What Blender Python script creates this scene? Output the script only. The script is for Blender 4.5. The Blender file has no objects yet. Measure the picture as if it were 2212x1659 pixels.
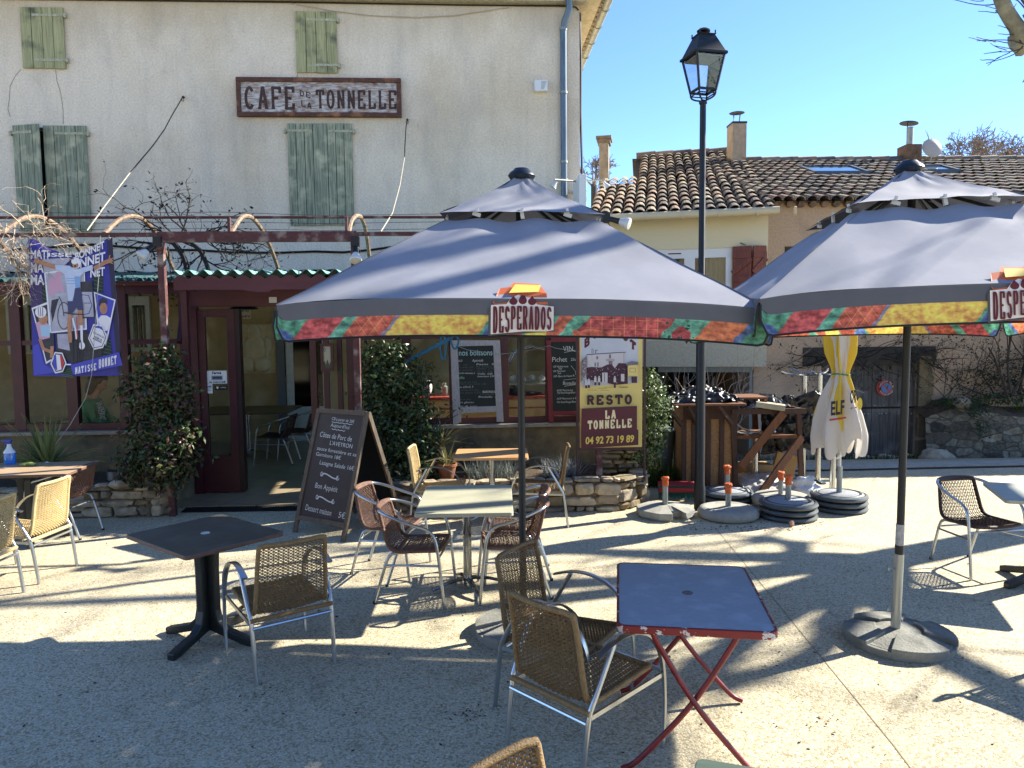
import bpy, math, random
from mathutils import Vector, Matrix, noise
R_=math.radians
D=bpy.data
SC=bpy.context.scene
COL=SC.collection
# ---------------- camera ----------------
F=1600.0; CX=1106.0; CY=829.5; CAMZ=2.12
cam=D.objects.new('camera',D.cameras.new('camera')); COL.objects.link(cam)
cam.data.sensor_width=36; cam.data.lens=F/2212*36; cam.data.clip_end=2000; cam.data.clip_start=0.05
CM=Matrix.Translation((0,0,CAMZ))@Matrix.Rotation(R_(90-4.3),4,'X')@Matrix.Rotation(R_(-0.6),4,'Z')
cam.matrix_world=CM
SC.camera=cam
CR=CM.to_3x3(); C0=Vector((0,0,CAMZ))
# ---------------- sky, sun, exposure ----------------
SUND=Vector((1.46,.64,1.0)).normalized()
EL=math.asin(SUND.z); AZ=math.atan2(SUND.x,SUND.y)
w=D.worlds.new('World'); SC.world=w; w.use_nodes=True
nt=w.node_tree; bg=nt.nodes['Background']; sk=nt.nodes.new('ShaderNodeTexSky')
sk.sky_type='NISHITA'; sk.sun_disc=False; sk.sun_elevation=EL; sk.sun_rotation=AZ
sk.air_density=0.6; sk.dust_density=0.0; sk.ozone_density=5.5; sk.altitude=400
nt.links.new(sk.outputs[0],bg.inputs[0]); bg.inputs[1].default_value=0.10
sl=D.lights.new('sun','SUN'); sl.energy=3.8; sl.angle=R_(0.55); sl.color=(1,.93,.80)
so=D.objects.new('sun',sl); COL.objects.link(so); so.rotation_euler=SUND.to_track_quat('Z','Y').to_euler()
vs=SC.view_settings; vs.view_transform='Standard'; vs.look='None'; vs.gamma=1; vs.exposure=2.05
SC.cycles.max_bounces=8; SC.cycles.transparent_max_bounces=16; SC.cycles.caustics_reflective=False; SC.cycles.caustics_refractive=False
SC.cycles.sample_clamp_indirect=4
# ---------------- projection helpers (where a thing of the photo stands) ----------------
def ray(x,y): return CR@Vector(((x-CX)/F,-(y-CY)/F,-1))
def G(x,y,z=0.0):
    d=ray(x,y); return C0+d*((z-CAMZ)/d.z)
def PY(x,y,Y):
    d=ray(x,y); return C0+d*(Y/d.y)
FA=math.atan(.055)
FM=Matrix.Translation((0,13.5,0))@Matrix.Rotation(FA,4,'Z'); FI=FM.inverted()
def FR(x,y,v=0.0):
    d=FI.to_3x3()@ray(x,y); c=FI@C0
    return c+d*((v-c.y)/d.y)
def FG(x,y,z=0.0): return FI@G(x,y,z)
# ---------------- colours and materials ----------------
def lin(c):
    if isinstance(c,str):
        c=[int(c[i:i+2],16)/255 for i in (1,3,5)]
        return tuple((x/12.92 if x<=.04045 else ((x+.055)/1.055)**2.4) for x in c)
    return tuple(c)
_mc={}
def mat(name,col,rough=.6,metal=0.0,col2=None,scale=6,bump=0.0,bscale=50,spec=.5,detail=4,stretch=None,sharp=0,col3=None,s3=1.2,trans=0,sheen=0):
    if name in _mc: return _mc[name]
    m=D.materials.new(name); m.use_nodes=True; _mc[name]=m
    n=m.node_tree; b=n.nodes['Principled BSDF']; L=n.links.new
    c=lin(col)+(1,)
    b.inputs['Base Color'].default_value=c; b.inputs['Roughness'].default_value=rough
    b.inputs['Metallic'].default_value=metal; b.inputs['Specular IOR Level'].default_value=spec
    tc=n.nodes.new('ShaderNodeTexCoord'); mp=n.nodes.new('ShaderNodeMapping')
    L(tc.outputs['Object'],mp.inputs[0])
    if stretch: mp.inputs['Scale'].default_value=stretch
    out=None
    if col2 is not None:
        t=n.nodes.new('ShaderNodeTexNoise'); t.inputs['Scale'].default_value=scale; t.inputs['Detail'].default_value=detail; t.inputs['Roughness'].default_value=.65
        L(mp.outputs[0],t.inputs['Vector'])
        r=n.nodes.new('ShaderNodeMapRange'); k=.5-.5*sharp
        r.inputs[1].default_value=.5-.2*(1-sharp)-.01; r.inputs[2].default_value=.5+.2*(1-sharp)+.01
        L(t.outputs[0],r.inputs[0])
        x=n.nodes.new('ShaderNodeMix'); x.data_type='RGBA'
        x.inputs[6].default_value=c; x.inputs[7].default_value=lin(col2)+(1,)
        L(r.outputs[0],x.inputs[0]); out=x.outputs[2]
        if col3 is not None:
            t2=n.nodes.new('ShaderNodeTexNoise'); t2.inputs['Scale'].default_value=s3; t2.inputs['Detail'].default_value=5
            L(tc.outputs['Object'],t2.inputs['Vector'])
            r2=n.nodes.new('ShaderNodeMapRange'); r2.inputs[1].default_value=.52; r2.inputs[2].default_value=.72
            L(t2.outputs[0],r2.inputs[0])
            x2=n.nodes.new('ShaderNodeMix'); x2.data_type='RGBA'; x2.inputs[7].default_value=lin(col3)+(1,)
            L(out,x2.inputs[6]); L(r2.outputs[0],x2.inputs[0]); out=x2.outputs[2]
        L(out,b.inputs['Base Color'])
    if bump:
        t=n.nodes.new('ShaderNodeTexNoise'); t.inputs['Scale'].default_value=bscale; t.inputs['Detail'].default_value=3
        L(mp.outputs[0],t.inputs['Vector'])
        bp=n.nodes.new('ShaderNodeBump'); bp.inputs['Strength'].default_value=bump; bp.inputs['Distance'].default_value=.01
        L(t.outputs[0],bp.inputs['Height']); L(bp.outputs[0],b.inputs['Normal'])
    if trans:
        tr=n.nodes.new('ShaderNodeBsdfTranslucent'); mx=n.nodes.new('ShaderNodeMixShader'); mx.inputs[0].default_value=trans
        if out: L(out,tr.inputs[0])
        else: tr.inputs[0].default_value=c
        o=n.nodes['Material Output']; L(b.outputs[0],mx.inputs[1]); L(tr.outputs[0],mx.inputs[2]); L(mx.outputs[0],o.inputs[0])
    return m
def glass(name,refl=.2,tint=(.9,.93,.92),rough=.0):
    if name in _mc: return _mc[name]
    m=D.materials.new(name); m.use_nodes=True; _mc[name]=m; n=m.node_tree; L=n.links.new
    n.nodes.remove(n.nodes['Principled BSDF']); o=n.nodes['Material Output']
    t=n.nodes.new('ShaderNodeBsdfTransparent'); t.inputs[0].default_value=tint+(1,)
    g=n.nodes.new('ShaderNodeBsdfGlossy'); g.inputs['Roughness'].default_value=rough
    fr=n.nodes.new('ShaderNodeFresnel'); fr.inputs[0].default_value=1.5
    ad=n.nodes.new('ShaderNodeMath'); ad.operation='ADD'; ad.inputs[1].default_value=refl; ad.use_clamp=True
    L(fr.outputs[0],ad.inputs[0])
    mx=n.nodes.new('ShaderNodeMixShader'); L(ad.outputs[0],mx.inputs[0]); L(t.outputs[0],mx.inputs[1]); L(g.outputs[0],mx.inputs[2]); L(mx.outputs[0],o.inputs[0])
    return m
# ---------------- mesh builder ----------------
MW={}
class MB:
    def __init__(s,M=None): s.v=[];s.f=[];s.m=[];s.M=M;s.mi=0;s.uv=None
    def P(s,pts):
        b=len(s.v)
        if s.M is None: s.v+= [Vector(p) for p in pts]
        else: s.v+=[s.M@Vector(p) for p in pts]
        return b
    def fa(s,*fs):
        for f in fs: s.f.append(f); s.m.append(s.mi)
    def box(s,c,sz,R=None):
        c=Vector(c); h=Vector(sz)/2; pts=[]
        for k in range(8):
            p=Vector((h.x*(1 if k&1 else -1),h.y*(1 if k&2 else -1),h.z*(1 if k&4 else -1)))
            pts.append(c+(R@p if R is not None else p))
        b=s.P(pts)
        s.fa((b,b+2,b+3,b+1),(b+4,b+5,b+7,b+6),(b,b+1,b+5,b+4),(b+2,b+6,b+7,b+3),(b,b+4,b+6,b+2),(b+1,b+3,b+7,b+5)); return s
    def b2(s,a,b):   # box from two corners
        a=Vector(a);b=Vector(b); return s.box((a+b)/2,[abs(b[i]-a[i]) for i in range(3)])
    def bar(s,p0,p1,w,h,up=(0,0,1)):
        p0=Vector(p0);p1=Vector(p1);d=(p1-p0); L=d.length; d.normalize(); up=Vector(up)
        x=d.cross(up)
        if x.length<1e-4: x=d.cross(Vector((1,0,0)))
        x.normalize(); z=x.cross(d)
        R=Matrix((x,d,z)).transposed()
        return s.box((p0+p1)/2,(w,L,h),R)
    def tube(s,pts,r,seg=8,closed=False,ry=None,up=None,cap=True):
        pts=[Vector(p) for p in pts]; n=len(pts)
        rs=list(r) if isinstance(r,(list,tuple)) else [r]*n
        if len(rs)!=n:
            m_=len(rs)-1; rs=[rs[min(m_,int(i*m_/(n-1)))]*(1-(i*m_/(n-1))%1)+rs[min(m_,int(i*m_/(n-1))+1)]*((i*m_/(n-1))%1) for i in range(n)]
        pr=None; b0=None
        for i,p in enumerate(pts):
            if closed: t=pts[(i+1)%n]-pts[i-1]
            else: t=pts[min(i+1,n-1)]-pts[max(i-1,0)]
            if t.length<1e-9: t=Vector((0,0,1))
            t.normalize()
            if up is not None: x=t.cross(Vector(up))
            elif pr is None: x=t.cross(Vector((0,0,1)) if abs(t.z)<.9 else Vector((1,0,0)))
            else: x=pr-t*pr.dot(t)
            if x.length<1e-6: x=t.orthogonal()
            x.normalize(); pr=x; y=t.cross(x)
            b=s.P([p+x*(rs[i]*math.cos(2*math.pi*k/seg))+y*((ry if ry else rs[i])*math.sin(2*math.pi*k/seg)) for k in range(seg)])
            if b0 is None: b0=b
            else:
                q=b-seg
                for k in range(seg): s.fa((q+k,q+(k+1)%seg,b+(k+1)%seg,b+k))
        if closed:
            for k in range(seg): s.fa((b+k,b+(k+1)%seg,b0+(k+1)%seg,b0+k))
        elif cap: s.fa(tuple(b0+k for k in reversed(range(seg))),tuple(b+k for k in range(seg)))
        return s
    def lathe(s,prof,seg=24,c=(0,0,0),R=None,sx=1,sy=1):
        c=Vector(c); bb=[]
        for r,z in prof:
            pp=[]
            for k in range(seg):
                a=2*math.pi*k/seg; p=Vector((r*sx*math.cos(a),r*sy*math.sin(a),z)); pp.append(c+(R@p if R is not None else p))
            bb.append(s.P(pp))
        for i in range(len(bb)-1):
            for k in range(seg): s.fa((bb[i]+k,bb[i]+(k+1)%seg,bb[i+1]+(k+1)%seg,bb[i+1]+k))
        if prof[0][0]>1e-5: s.fa(tuple(bb[0]+k for k in reversed(range(seg))))
        if prof[-1][0]>1e-5: s.fa(tuple(bb[-1]+k for k in range(seg)))
        return s
    def quad(s,a,b,c,d): k=s.P([a,b,c,d]); s.fa((k,k+1,k+2,k+3)); return s
    def tri(s,a,b,c): k=s.P([a,b,c]); s.fa((k,k+1,k+2)); return s
    def prism(s,pts,off):   # planar polygon extruded by vector off
        off=Vector(off); n=len(pts); a=s.P(pts); b=s.P([Vector(p)+off for p in pts])
        s.fa(tuple(a+k for k in range(n)),tuple(b+k for k in reversed(range(n))))
        for k in range(n): s.fa((a+k,b+k,b+(k+1)%n,a+(k+1)%n))
        return s
    def grid(s,fn,nu,nv,cu=False):
        b=None; idx=[]
        for j in range(nv+1):
            idx.append(s.P([fn(i/nu,j/nv) for i in range(nu+(0 if cu else 1))]))
        w_=nu if cu else nu+1
        for j in range(nv):
            for i in range(nu):
                i2=(i+1)%w_ if cu else i+1
                s.fa((idx[j]+i,idx[j]+i2,idx[j+1]+i2,idx[j+1]+i))
        return s
    def blob(s,c,r,seed=0,amp=.25,seg=10,rings=7,flat=0):
        c=Vector(c); r=Vector(r) if not isinstance(r,(int,float)) else Vector((r,r,r))
        def fn(u,v):
            a=2*math.pi*u; t=math.pi*(v*.998+.001)
            d=Vector((math.sin(t)*math.cos(a),math.sin(t)*math.sin(a),math.cos(t)))
            k=1+amp*noise.noise(d*1.7+Vector((seed*7.3,seed*1.9,0)))+amp*.5*noise.noise(d*4+Vector((seed*3.3,0,seed)))
            return c+Vector((d.x*r.x,d.y*r.y,d.z*r.z))*k
        return s.grid(fn,seg,rings,True)
    def build(s,name,m,parent=None,smooth=False,bevel=0,solid=0,origin=None,sub=0,hide=False):
        if parent is not None: W=MW[parent]; I=W.inverted(); vs_=[I@p for p in s.v]
        else:
            if origin is None:
                xs=[p.x for p in s.v];ys=[p.y for p in s.v];zs=[p.z for p in s.v]
                origin=Vector(((min(xs)+max(xs))/2,(min(ys)+max(ys))/2,min(zs)))
            origin=Vector(origin); W=Matrix.Translation(origin); vs_=[p-origin for p in s.v]
        me=D.meshes.new(name); me.from_pydata([tuple(p) for p in vs_],[],s.f)
        for x in (m if isinstance(m,(list,tuple)) else [m]): me.materials.append(x)
        if any(s.m): me.polygons.foreach_set('material_index',s.m)
        if smooth: me.polygons.foreach_set('use_smooth',[True]*len(me.polygons))
        if s.uv:
            ul=me.uv_layers.new(name='UVMap')
            for l in me.loops: ul.data[l.index].uv=s.uv[l.vertex_index]
        me.validate()
        o=D.objects.new(name,me); COL.objects.link(o)
        if parent is not None: o.parent=parent
        else: o.location=origin
        MW[o]=W if parent is None else MW[parent]
        if smooth and smooth!=2:
            try: me.set_sharp_from_angle(angle=R_(38))
            except Exception: pass
        if bevel:
            q=o.modifiers.new('bevel','BEVEL'); q.width=bevel; q.segments=2; q.limit_method='ANGLE'; q.angle_limit=R_(40)
        if solid:
            q=o.modifiers.new('solid','SOLIDIFY'); q.thickness=solid; q.offset=0
        if sub:
            q=o.modifiers.new('sub','SUBSURF'); q.levels=sub; q.render_levels=sub
        return o
def tag(o,label=None,cat=None,group=None,kind=None):
    if label: o['label']=label
    if cat: o['category']=cat
    if group: o['group']=group
    if kind: o['kind']=kind
    return o
def thing(name,label,cat,loc=(0,0,0),rz=0,group=None):
    o=D.objects.new(name,None); COL.objects.link(o); o.empty_display_size=.1
    o.location=loc; o.rotation_euler=(0,0,rz); MW[o]=Matrix.Translation(Vector(loc))@Matrix.Rotation(rz,4,'Z')
    return tag(o,label,cat,group)
def kids(o): return [c for c in list(COL.objects) if c.parent==o]
def copy_tree(o,loc=None,rz=None,label=None,group=None,parent=None):
    c=o.copy(); COL.objects.link(c)
    if parent is not None: c.parent=parent
    if loc is not None: c.location=loc
    if rz is not None: c.rotation_euler=(0,0,rz)
    if label: c['label']=label
    if group: c['group']=group
    for k in kids(o): copy_tree(k,parent=c)
    return c
# ---------------- text and flat print ----------------
_tc={}
def glyphs(txt,bold=0.0):
    k=(txt,bold)
    if k not in _tc:
        cu=D.curves.new('t','FONT'); cu.body=txt; cu.size=1; cu.offset=bold; cu.resolution_u=3
        o=D.objects.new('t',cu); me=o.to_mesh()
        vs_=[tuple(p.co) for p in me.vertices]; fs=[tuple(p.vertices) for p in me.polygons]
        o.to_mesh_clear(); D.objects.remove(o); D.curves.remove(cu)
        if not vs_: vs_=[(0,0,0)]
        x0=min(p[0] for p in vs_);x1=max(p[0] for p in vs_);y1=max(p[1] for p in vs_);y0=min(p[1] for p in vs_)
        _tc[k]=(vs_,fs,x0,x1,y0,y1)
    return _tc[k]
class Print:
    """flat layers on a board: mp maps (px,py,layer) to a point"""
    def __init__(s,mp,M=None): s.mp=mp; s.M=M; s.mb=MB(M); s.mats=[]; s.L=1
    def use(s,m):
        if m not in s.mats: s.mats.append(m)
        s.mb.mi=s.mats.index(m); s.L+=1; return s
    def poly(s,pts,m):
        s.use(m); k=s.mb.P([s.mp(x,y,s.L) for x,y in pts]); s.mb.fa(tuple(range(k,k+len(pts)))); return s
    def rect(s,x0,y0,x1,y1,m): return s.poly([(x0,y0),(x1,y0),(x1,y1),(x0,y1)],m)
    def ell(s,cx,cy,rx,ry,m,n=16): return s.poly([(cx+rx*math.cos(2*math.pi*i/n),cy+ry*math.sin(2*math.pi*i/n)) for i in range(n)],m)
    def line(s,pts,w_,m):
        s.use(m)
        for a,b in zip(pts[:-1],pts[1:]):
            a=Vector(a);b=Vector(b);d=b-a
            if d.length<1e-6: continue
            d.normalize(); n=Vector((-d.y,d.x))*w_/2; d=d*w_*.25
            s.L+=.15
            k=s.mb.P([s.mp(*p,s.L) for p in (a-d-n,b+d-n,b+d+n,a-d+n)]); s.mb.fa((k,k+1,k+2,k+3))
        return s
    def text(s,t,x0,y0,x1,h,m,bold=0.0,shear=0,slope=0,fit=True,keep=False):
        """text from x0 to x1, baseline y0 (px, downwards), cap height h"""
        s.use(m); vs_,fs,a,b,c,d=glyphs(t,bold)
        sy=h/.7; sx=(x1-x0)/max(b-a,1e-6)
        if keep: sx=min(sx,sy)
        k=s.mb.P([s.mp(x0+(p[0]-a)*sx+p[1]*sy*shear, y0-p[1]*sy+(p[0]-a)*sx*slope, s.L) for p in vs_])
        for f in fs: s.mb.fa(tuple(k+i for i in f))
        return s
    def slab(s,t,x0,y0,x1,h,m,wt=.2,slope=0,gap=.16,serif=True):
        """slab-serif capitals drawn with strokes"""
        s.use(m); n=len(t); cw=(x1-x0)/n; x=x0
        for ch in t:
            if ch in SLAB:
                st,sf=SLAB[ch]; wd=cw*(1-gap); sw=min(wt*wd*1.25,wt*h)
                def q(px,py): return (x+gap*cw/2+sw/2+px*(wd-sw), y0-sw*.25-py*(h-sw*.5)+ (x+px*wd-x0)*slope)
                for pl in st:
                    L0=s.L; s.line([q(*p) for p in pl],sw,m); s.L=L0+.05
                if serif:
                    for (px,py) in sf:
                        s.L+=.02; a=q(px-.17,py); b=q(px+.17,py); s.line([a,b],sw*.62,m)
            x+=cw
        return s
    def build(s,name,parent): return s.mb.build(name,s.mats,parent)
def arc(cx,cy,rx,ry,a0,a1,n=8): return [(cx+rx*math.cos(R_(a0+(a1-a0)*i/n)),cy+ry*math.sin(R_(a0+(a1-a0)*i/n))) for i in range(n+1)]
SLAB={'R':([[(0.1,0),(0.1,1)],[(0.1,1),(.6,1)]+arc(.6,.76,.3,.24,90,-90)+[(.1,.52)],[(.5,.52),(.9,0)]],[(.1,0),(.1,1),(.9,0)]),
'E':([[(0.1,0),(0.1,1)],[(.1,1),(.95,1),(.95,.8)],[(.1,.5),(.65,.5)],[(.1,0),(.95,0),(.95,.22)]],[(.1,0),(.1,1)]),
'S':([arc(.5,.75,.4,.25,20,250)+arc(.5,.26,.42,.26,75,-160)],[]),
'T':([[(.5,0),(.5,1)],[(0,.78),(0,1),(1,1),(1,.78)]],[(.5,0)]),
'O':([arc(.5,.5,.45,.5,0,360,16)],[]),'L':([[(.15,1),(.15,0),(.95,0),(.95,.25)]],[(.15,0),(.15,1)]),
'A':([[(.08,0),(.45,1),(.55,1),(.92,0)],[(.25,.32),(.75,.32)]],[(.08,0),(.92,0)]),
'N':([[(.12,0),(.12,1),(.88,0),(.88,1)]],[(.12,0),(.12,1),(.88,1)]),
'M':([[(.08,0),(.1,1),(.5,.3),(.9,1),(.92,0)]],[(.08,0),(.92,0),(.1,1),(.9,1)]),
'I':([[(.5,0),(.5,1)]],[(.5,0),(.5,1)]),
'B':([[(.1,0),(.1,1)],[(.1,1),(.6,1)]+arc(.6,.76,.28,.24,90,-90)+[(.1,.52)],[(.6,.52)]+arc(.62,.26,.3,.26,90,-90)+[(.1,0)]],[(.1,0),(.1,1)]),
'C':([arc(.52,.5,.45,.5,45,315,12)],[]),'F':([[(0.1,0),(0.1,1)],[(.1,1),(.95,1),(.95,.78)],[(.1,.5),(.65,.5)]],[(.1,0),(.1,1)]),
'D':([[(.1,0),(.1,1),(.5,1)]+arc(.5,.5,.4,.5,90,-90)+[(.1,0)]],[(.1,0),(.1,1)]),
'P':([[(0.1,0),(0.1,1)],[(0.1,1),(.6,1)]+arc(.6,.74,.3,.26,90,-90)+[(.1,.48)]],[(.1,0),(.1,1)])}
# ---------------- plants ----------------
def leaves(mb,blobs,n,size,rnd,nm=1,up=.3,fold=.25,asp=.5,hollow=.45):
    tot=sum(b[1][0]*b[1][1]*b[1][2] for b in blobs)
    for c,r in blobs:
        k=int(n*r[0]*r[1]*r[2]/tot)+1
        for _ in range(k):
            d=Vector((rnd.gauss(0,1),rnd.gauss(0,1),rnd.gauss(0,1))).normalized()
            q=(hollow+(1-hollow)*rnd.random()**.6)*(1+.3*noise.noise(d*2.3+Vector(c)*1.7)*2)
            if rnd.random()<.10: q*=rnd.uniform(1.05,1.45)
            p=Vector(c)+Vector((d.x*r[0],d.y*r[1],d.z*r[2]))*q
            leaf(mb,p,(d*.6+Vector((rnd.gauss(0,.5),rnd.gauss(0,.5),rnd.gauss(0,.5)+up))),size*rnd.uniform(.6,1.25),rnd,nm,fold,asp)
def leaf(mb,p,nrm,s,rnd,nm=1,fold=.25,asp=.5):
    nrm=Vector(nrm).normalized(); t=nrm.orthogonal().normalized(); t.rotate(Matrix.Rotation(rnd.uniform(0,6.28),3,nrm)); b=nrm.cross(t)
    if nm>1: mb.mi=rnd.randrange(nm)
    k=mb.P([p,p+t*s*.45+b*s*asp*.5-nrm*s*fold*.2,p+t*s-nrm*s*fold*.6,p+t*s*.45-b*s*asp*.5-nrm*s*fold*.2,p+t*s*.5+nrm*s*fold*.25])
    mb.fa((k,k+1,k+4),(k+1,k+2,k+4),(k+2,k+3,k+4),(k+3,k,k+4))
def branch(mb,p,d,L,r,rnd,depth,split=3,wig=.25,droop=0,seg=5,taper=.6,spread=.7,tips=None,minr=.0015):
    pts=[Vector(p)]; rs=[r]; d=Vector(d).normalized(); n=5
    for i in range(n):
        d=(d+Vector((rnd.gauss(0,wig),rnd.gauss(0,wig),rnd.gauss(0,wig)-droop))*.5).normalized()
        pts.append(pts[-1]+d*L/n); rs.append(max(minr,r*(1-(1-taper)*(i+1)/n)))
    mb.tube(pts,rs,seg)
    if depth>0:
        for k in range(split):
            i=rnd.randint(2,n); e=(d+Vector((rnd.gauss(0,spread),rnd.gauss(0,spread),rnd.gauss(0,spread))) ).normalized()
            branch(mb,pts[i],e,L*rnd.uniform(.5,.85),rs[i]*.7,rnd,depth-1,split,wig,droop,max(3,seg-1),taper,spread,tips,minr)
    elif tips is not None: tips.append(pts[-1])
def blade(mb,p,az,L,w_,tilt,rnd,droop=.5,n=4):
    d=Vector((math.cos(az)*math.sin(tilt),math.sin(az)*math.sin(tilt),math.cos(tilt))); sd=Vector((-math.sin(az),math.cos(az),0)); q=Vector(p); prev=None
    for i in range(n+1):
        ww=w_*(1-(i/n)**1.5)*(.6 if i==0 else 1)
        k=mb.P([q-sd*ww/2,q+Vector((0,0,-w_*.15)),q+sd*ww/2])
        if prev is not None: mb.fa((prev,prev+1,k+1,k),(prev+1,prev+2,k+2,k+1))
        prev=k; q=q+d*L/n; d=(d+Vector((0,0,-droop/n))).normalized()
# =====================  MATERIALS  =====================
def mat_ground():
    m=D.materials.new('exposed_aggregate'); m.use_nodes=True; n=m.node_tree; L=n.links.new; b=n.nodes['Principled BSDF']
    tc=n.nodes.new('ShaderNodeTexCoord')
    def vor(sc):
        v=n.nodes.new('ShaderNodeTexVoronoi'); v.inputs['Scale'].default_value=sc; L(tc.outputs['Object'],v.inputs['Vector']); return v
    def noi(sc,d=4):
        v=n.nodes.new('ShaderNodeTexNoise'); v.inputs['Scale'].default_value=sc; v.inputs['Detail'].default_value=d; L(tc.outputs['Object'],v.inputs['Vector']); return v
    v1=vor(88); sx=n.nodes.new('ShaderNodeSeparateColor'); L(v1.outputs['Color'],sx.inputs[0])
    cr=n.nodes.new('ShaderNodeValToRGB'); e=cr.color_ramp; e.elements[0].position=0; e.elements[0].color=lin('#a5977a')+(1,)
    e.elements[1].position=1; e.elements[1].color=lin('#f0e6c8')+(1,)
    for p,c in((.15,'#b5a782'),(.35,'#d2c5a2'),(.7,'#e0d4b2'),(.86,'#cfc6b0')): q=e.elements.new(p); q.color=lin(c)+(1,)
    L(sx.outputs[0],cr.inputs[0])
    ma=n.nodes.new('ShaderNodeMapRange'); ma.inputs[1].default_value=.0; ma.inputs[2].default_value=.62; ma.inputs[3].default_value=1.0; ma.inputs[4].default_value=.74
    L(v1.outputs['Distance'],ma.inputs[0])
    mu=n.nodes.new('ShaderNodeMix'); mu.data_type='RGBA'; mu.blend_type='MULTIPLY'; mu.inputs[0].default_value=1
    L(cr.outputs[0],mu.inputs[6]); L(ma.outputs[0],mu.inputs[7])
    ns=noi(.45,6); mr=n.nodes.new('ShaderNodeMapRange'); mr.inputs[1].default_value=.35; mr.inputs[2].default_value=.7; mr.inputs[3].default_value=.82; mr.inputs[4].default_value=1.04
    L(ns.outputs[0],mr.inputs[0])
    m2=n.nodes.new('ShaderNodeMix'); m2.data_type='RGBA'; m2.blend_type='MULTIPLY'; m2.inputs[0].default_value=1
    L(mu.outputs[2],m2.inputs[6]); L(mr.outputs[0],m2.inputs[7])
    n3=noi(3.1,5); m3=n.nodes.new('ShaderNodeMapRange'); m3.inputs[1].default_value=.60; m3.inputs[2].default_value=.76; m3.inputs[3].default_value=1; m3.inputs[4].default_value=.66
    L(n3.outputs[0],m3.inputs[0])
    m4=n.nodes.new('ShaderNodeMix'); m4.data_type='RGBA'; m4.blend_type='MULTIPLY'; m4.inputs[0].default_value=1
    L(m2.outputs[2],m4.inputs[6]); L(m3.outputs[0],m4.inputs[7])
    L(m4.outputs[2],b.inputs['Base Color']); b.inputs['Roughness'].default_value=.85
    bp=n.nodes.new('ShaderNodeBump'); bp.inputs['Strength'].default_value=.55; bp.inputs['Distance'].default_value=.005; bp.invert=True
    L(v1.outputs['Distance'],bp.inputs['Height']); L(bp.outputs[0],b.inputs['Normal'])
    return m
def mat_render(name,c1,c2,c3,sc=1.0,bump=.5,streak=0,grain=90):
    """rendered (plastered) wall with grain and stains"""
    m=mat(name,c1,.92,col2=c2,scale=grain,bump=bump,bscale=grain*1.3,col3=c3,s3=sc,detail=3)
    return m
def mat_facade():
    m=D.materials.new('facade_render'); m.use_nodes=True; n=m.node_tree; L=n.links.new; b=n.nodes['Principled BSDF']; b.inputs['Roughness'].default_value=.95; b.inputs['Specular IOR Level'].default_value=.2
    tc=n.nodes.new('ShaderNodeTexCoord'); last=None
    def nz(sc,det,st=(1,1,1),rough=.6):
        mp=n.nodes.new('ShaderNodeMapping'); mp.inputs['Scale'].default_value=st; L(tc.outputs['Object'],mp.inputs[0]); t=n.nodes.new('ShaderNodeTexNoise'); t.inputs['Scale'].default_value=sc; t.inputs['Detail'].default_value=det; t.inputs['Roughness'].default_value=rough; L(mp.outputs[0],t.inputs['Vector']); return t.outputs[0]
    def mul(c,f,a,b_,o0,o1,hexc=None):
        r=n.nodes.new('ShaderNodeMapRange'); r.inputs[1].default_value=a; r.inputs[2].default_value=b_; r.inputs[3].default_value=o0; r.inputs[4].default_value=o1; L(f,r.inputs[0])
        x=n.nodes.new('ShaderNodeMix'); x.data_type='RGBA'
        if hexc: L(r.outputs[0],x.inputs[0]); x.inputs[7].default_value=lin(hexc)+(1,)
        else: x.blend_type='MULTIPLY'; x.inputs[0].default_value=1; L(r.outputs[0],x.inputs[7])
        if c is None: x.inputs[6].default_value=lin('#f1e1c6')+(1,)
        else: L(c,x.inputs[6])
        return x.outputs[2]
    c=mul(None,nz(.45,5),.45,.72,0,.75,'#d0ba95'); c=mul(c,nz(.9,4,(1,1,.5)),.5,.75,0,.55,'#bcb3a6'); g=nz(30,3,rough=.8); c=mul(c,g,.3,.7,.80,1.12); c=mul(c,nz(2.2,5,(2.2,1,.3)),.5,.78,1,.88); c=mul(c,nz(9,4),.62,.75,1,.86)
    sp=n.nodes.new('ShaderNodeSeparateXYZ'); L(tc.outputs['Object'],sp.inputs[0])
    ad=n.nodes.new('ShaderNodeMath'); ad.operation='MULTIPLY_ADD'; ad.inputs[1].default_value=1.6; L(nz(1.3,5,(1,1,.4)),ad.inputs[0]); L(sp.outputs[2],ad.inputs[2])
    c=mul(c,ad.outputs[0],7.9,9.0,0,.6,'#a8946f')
    L(c,b.inputs['Base Color']); bp=n.nodes.new('ShaderNodeBump'); bp.inputs['Strength'].default_value=.9; bp.inputs['Distance'].default_value=.012; L(g,bp.inputs['Height']); L(bp.outputs[0],b.inputs['Normal'])
    return m
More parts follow.
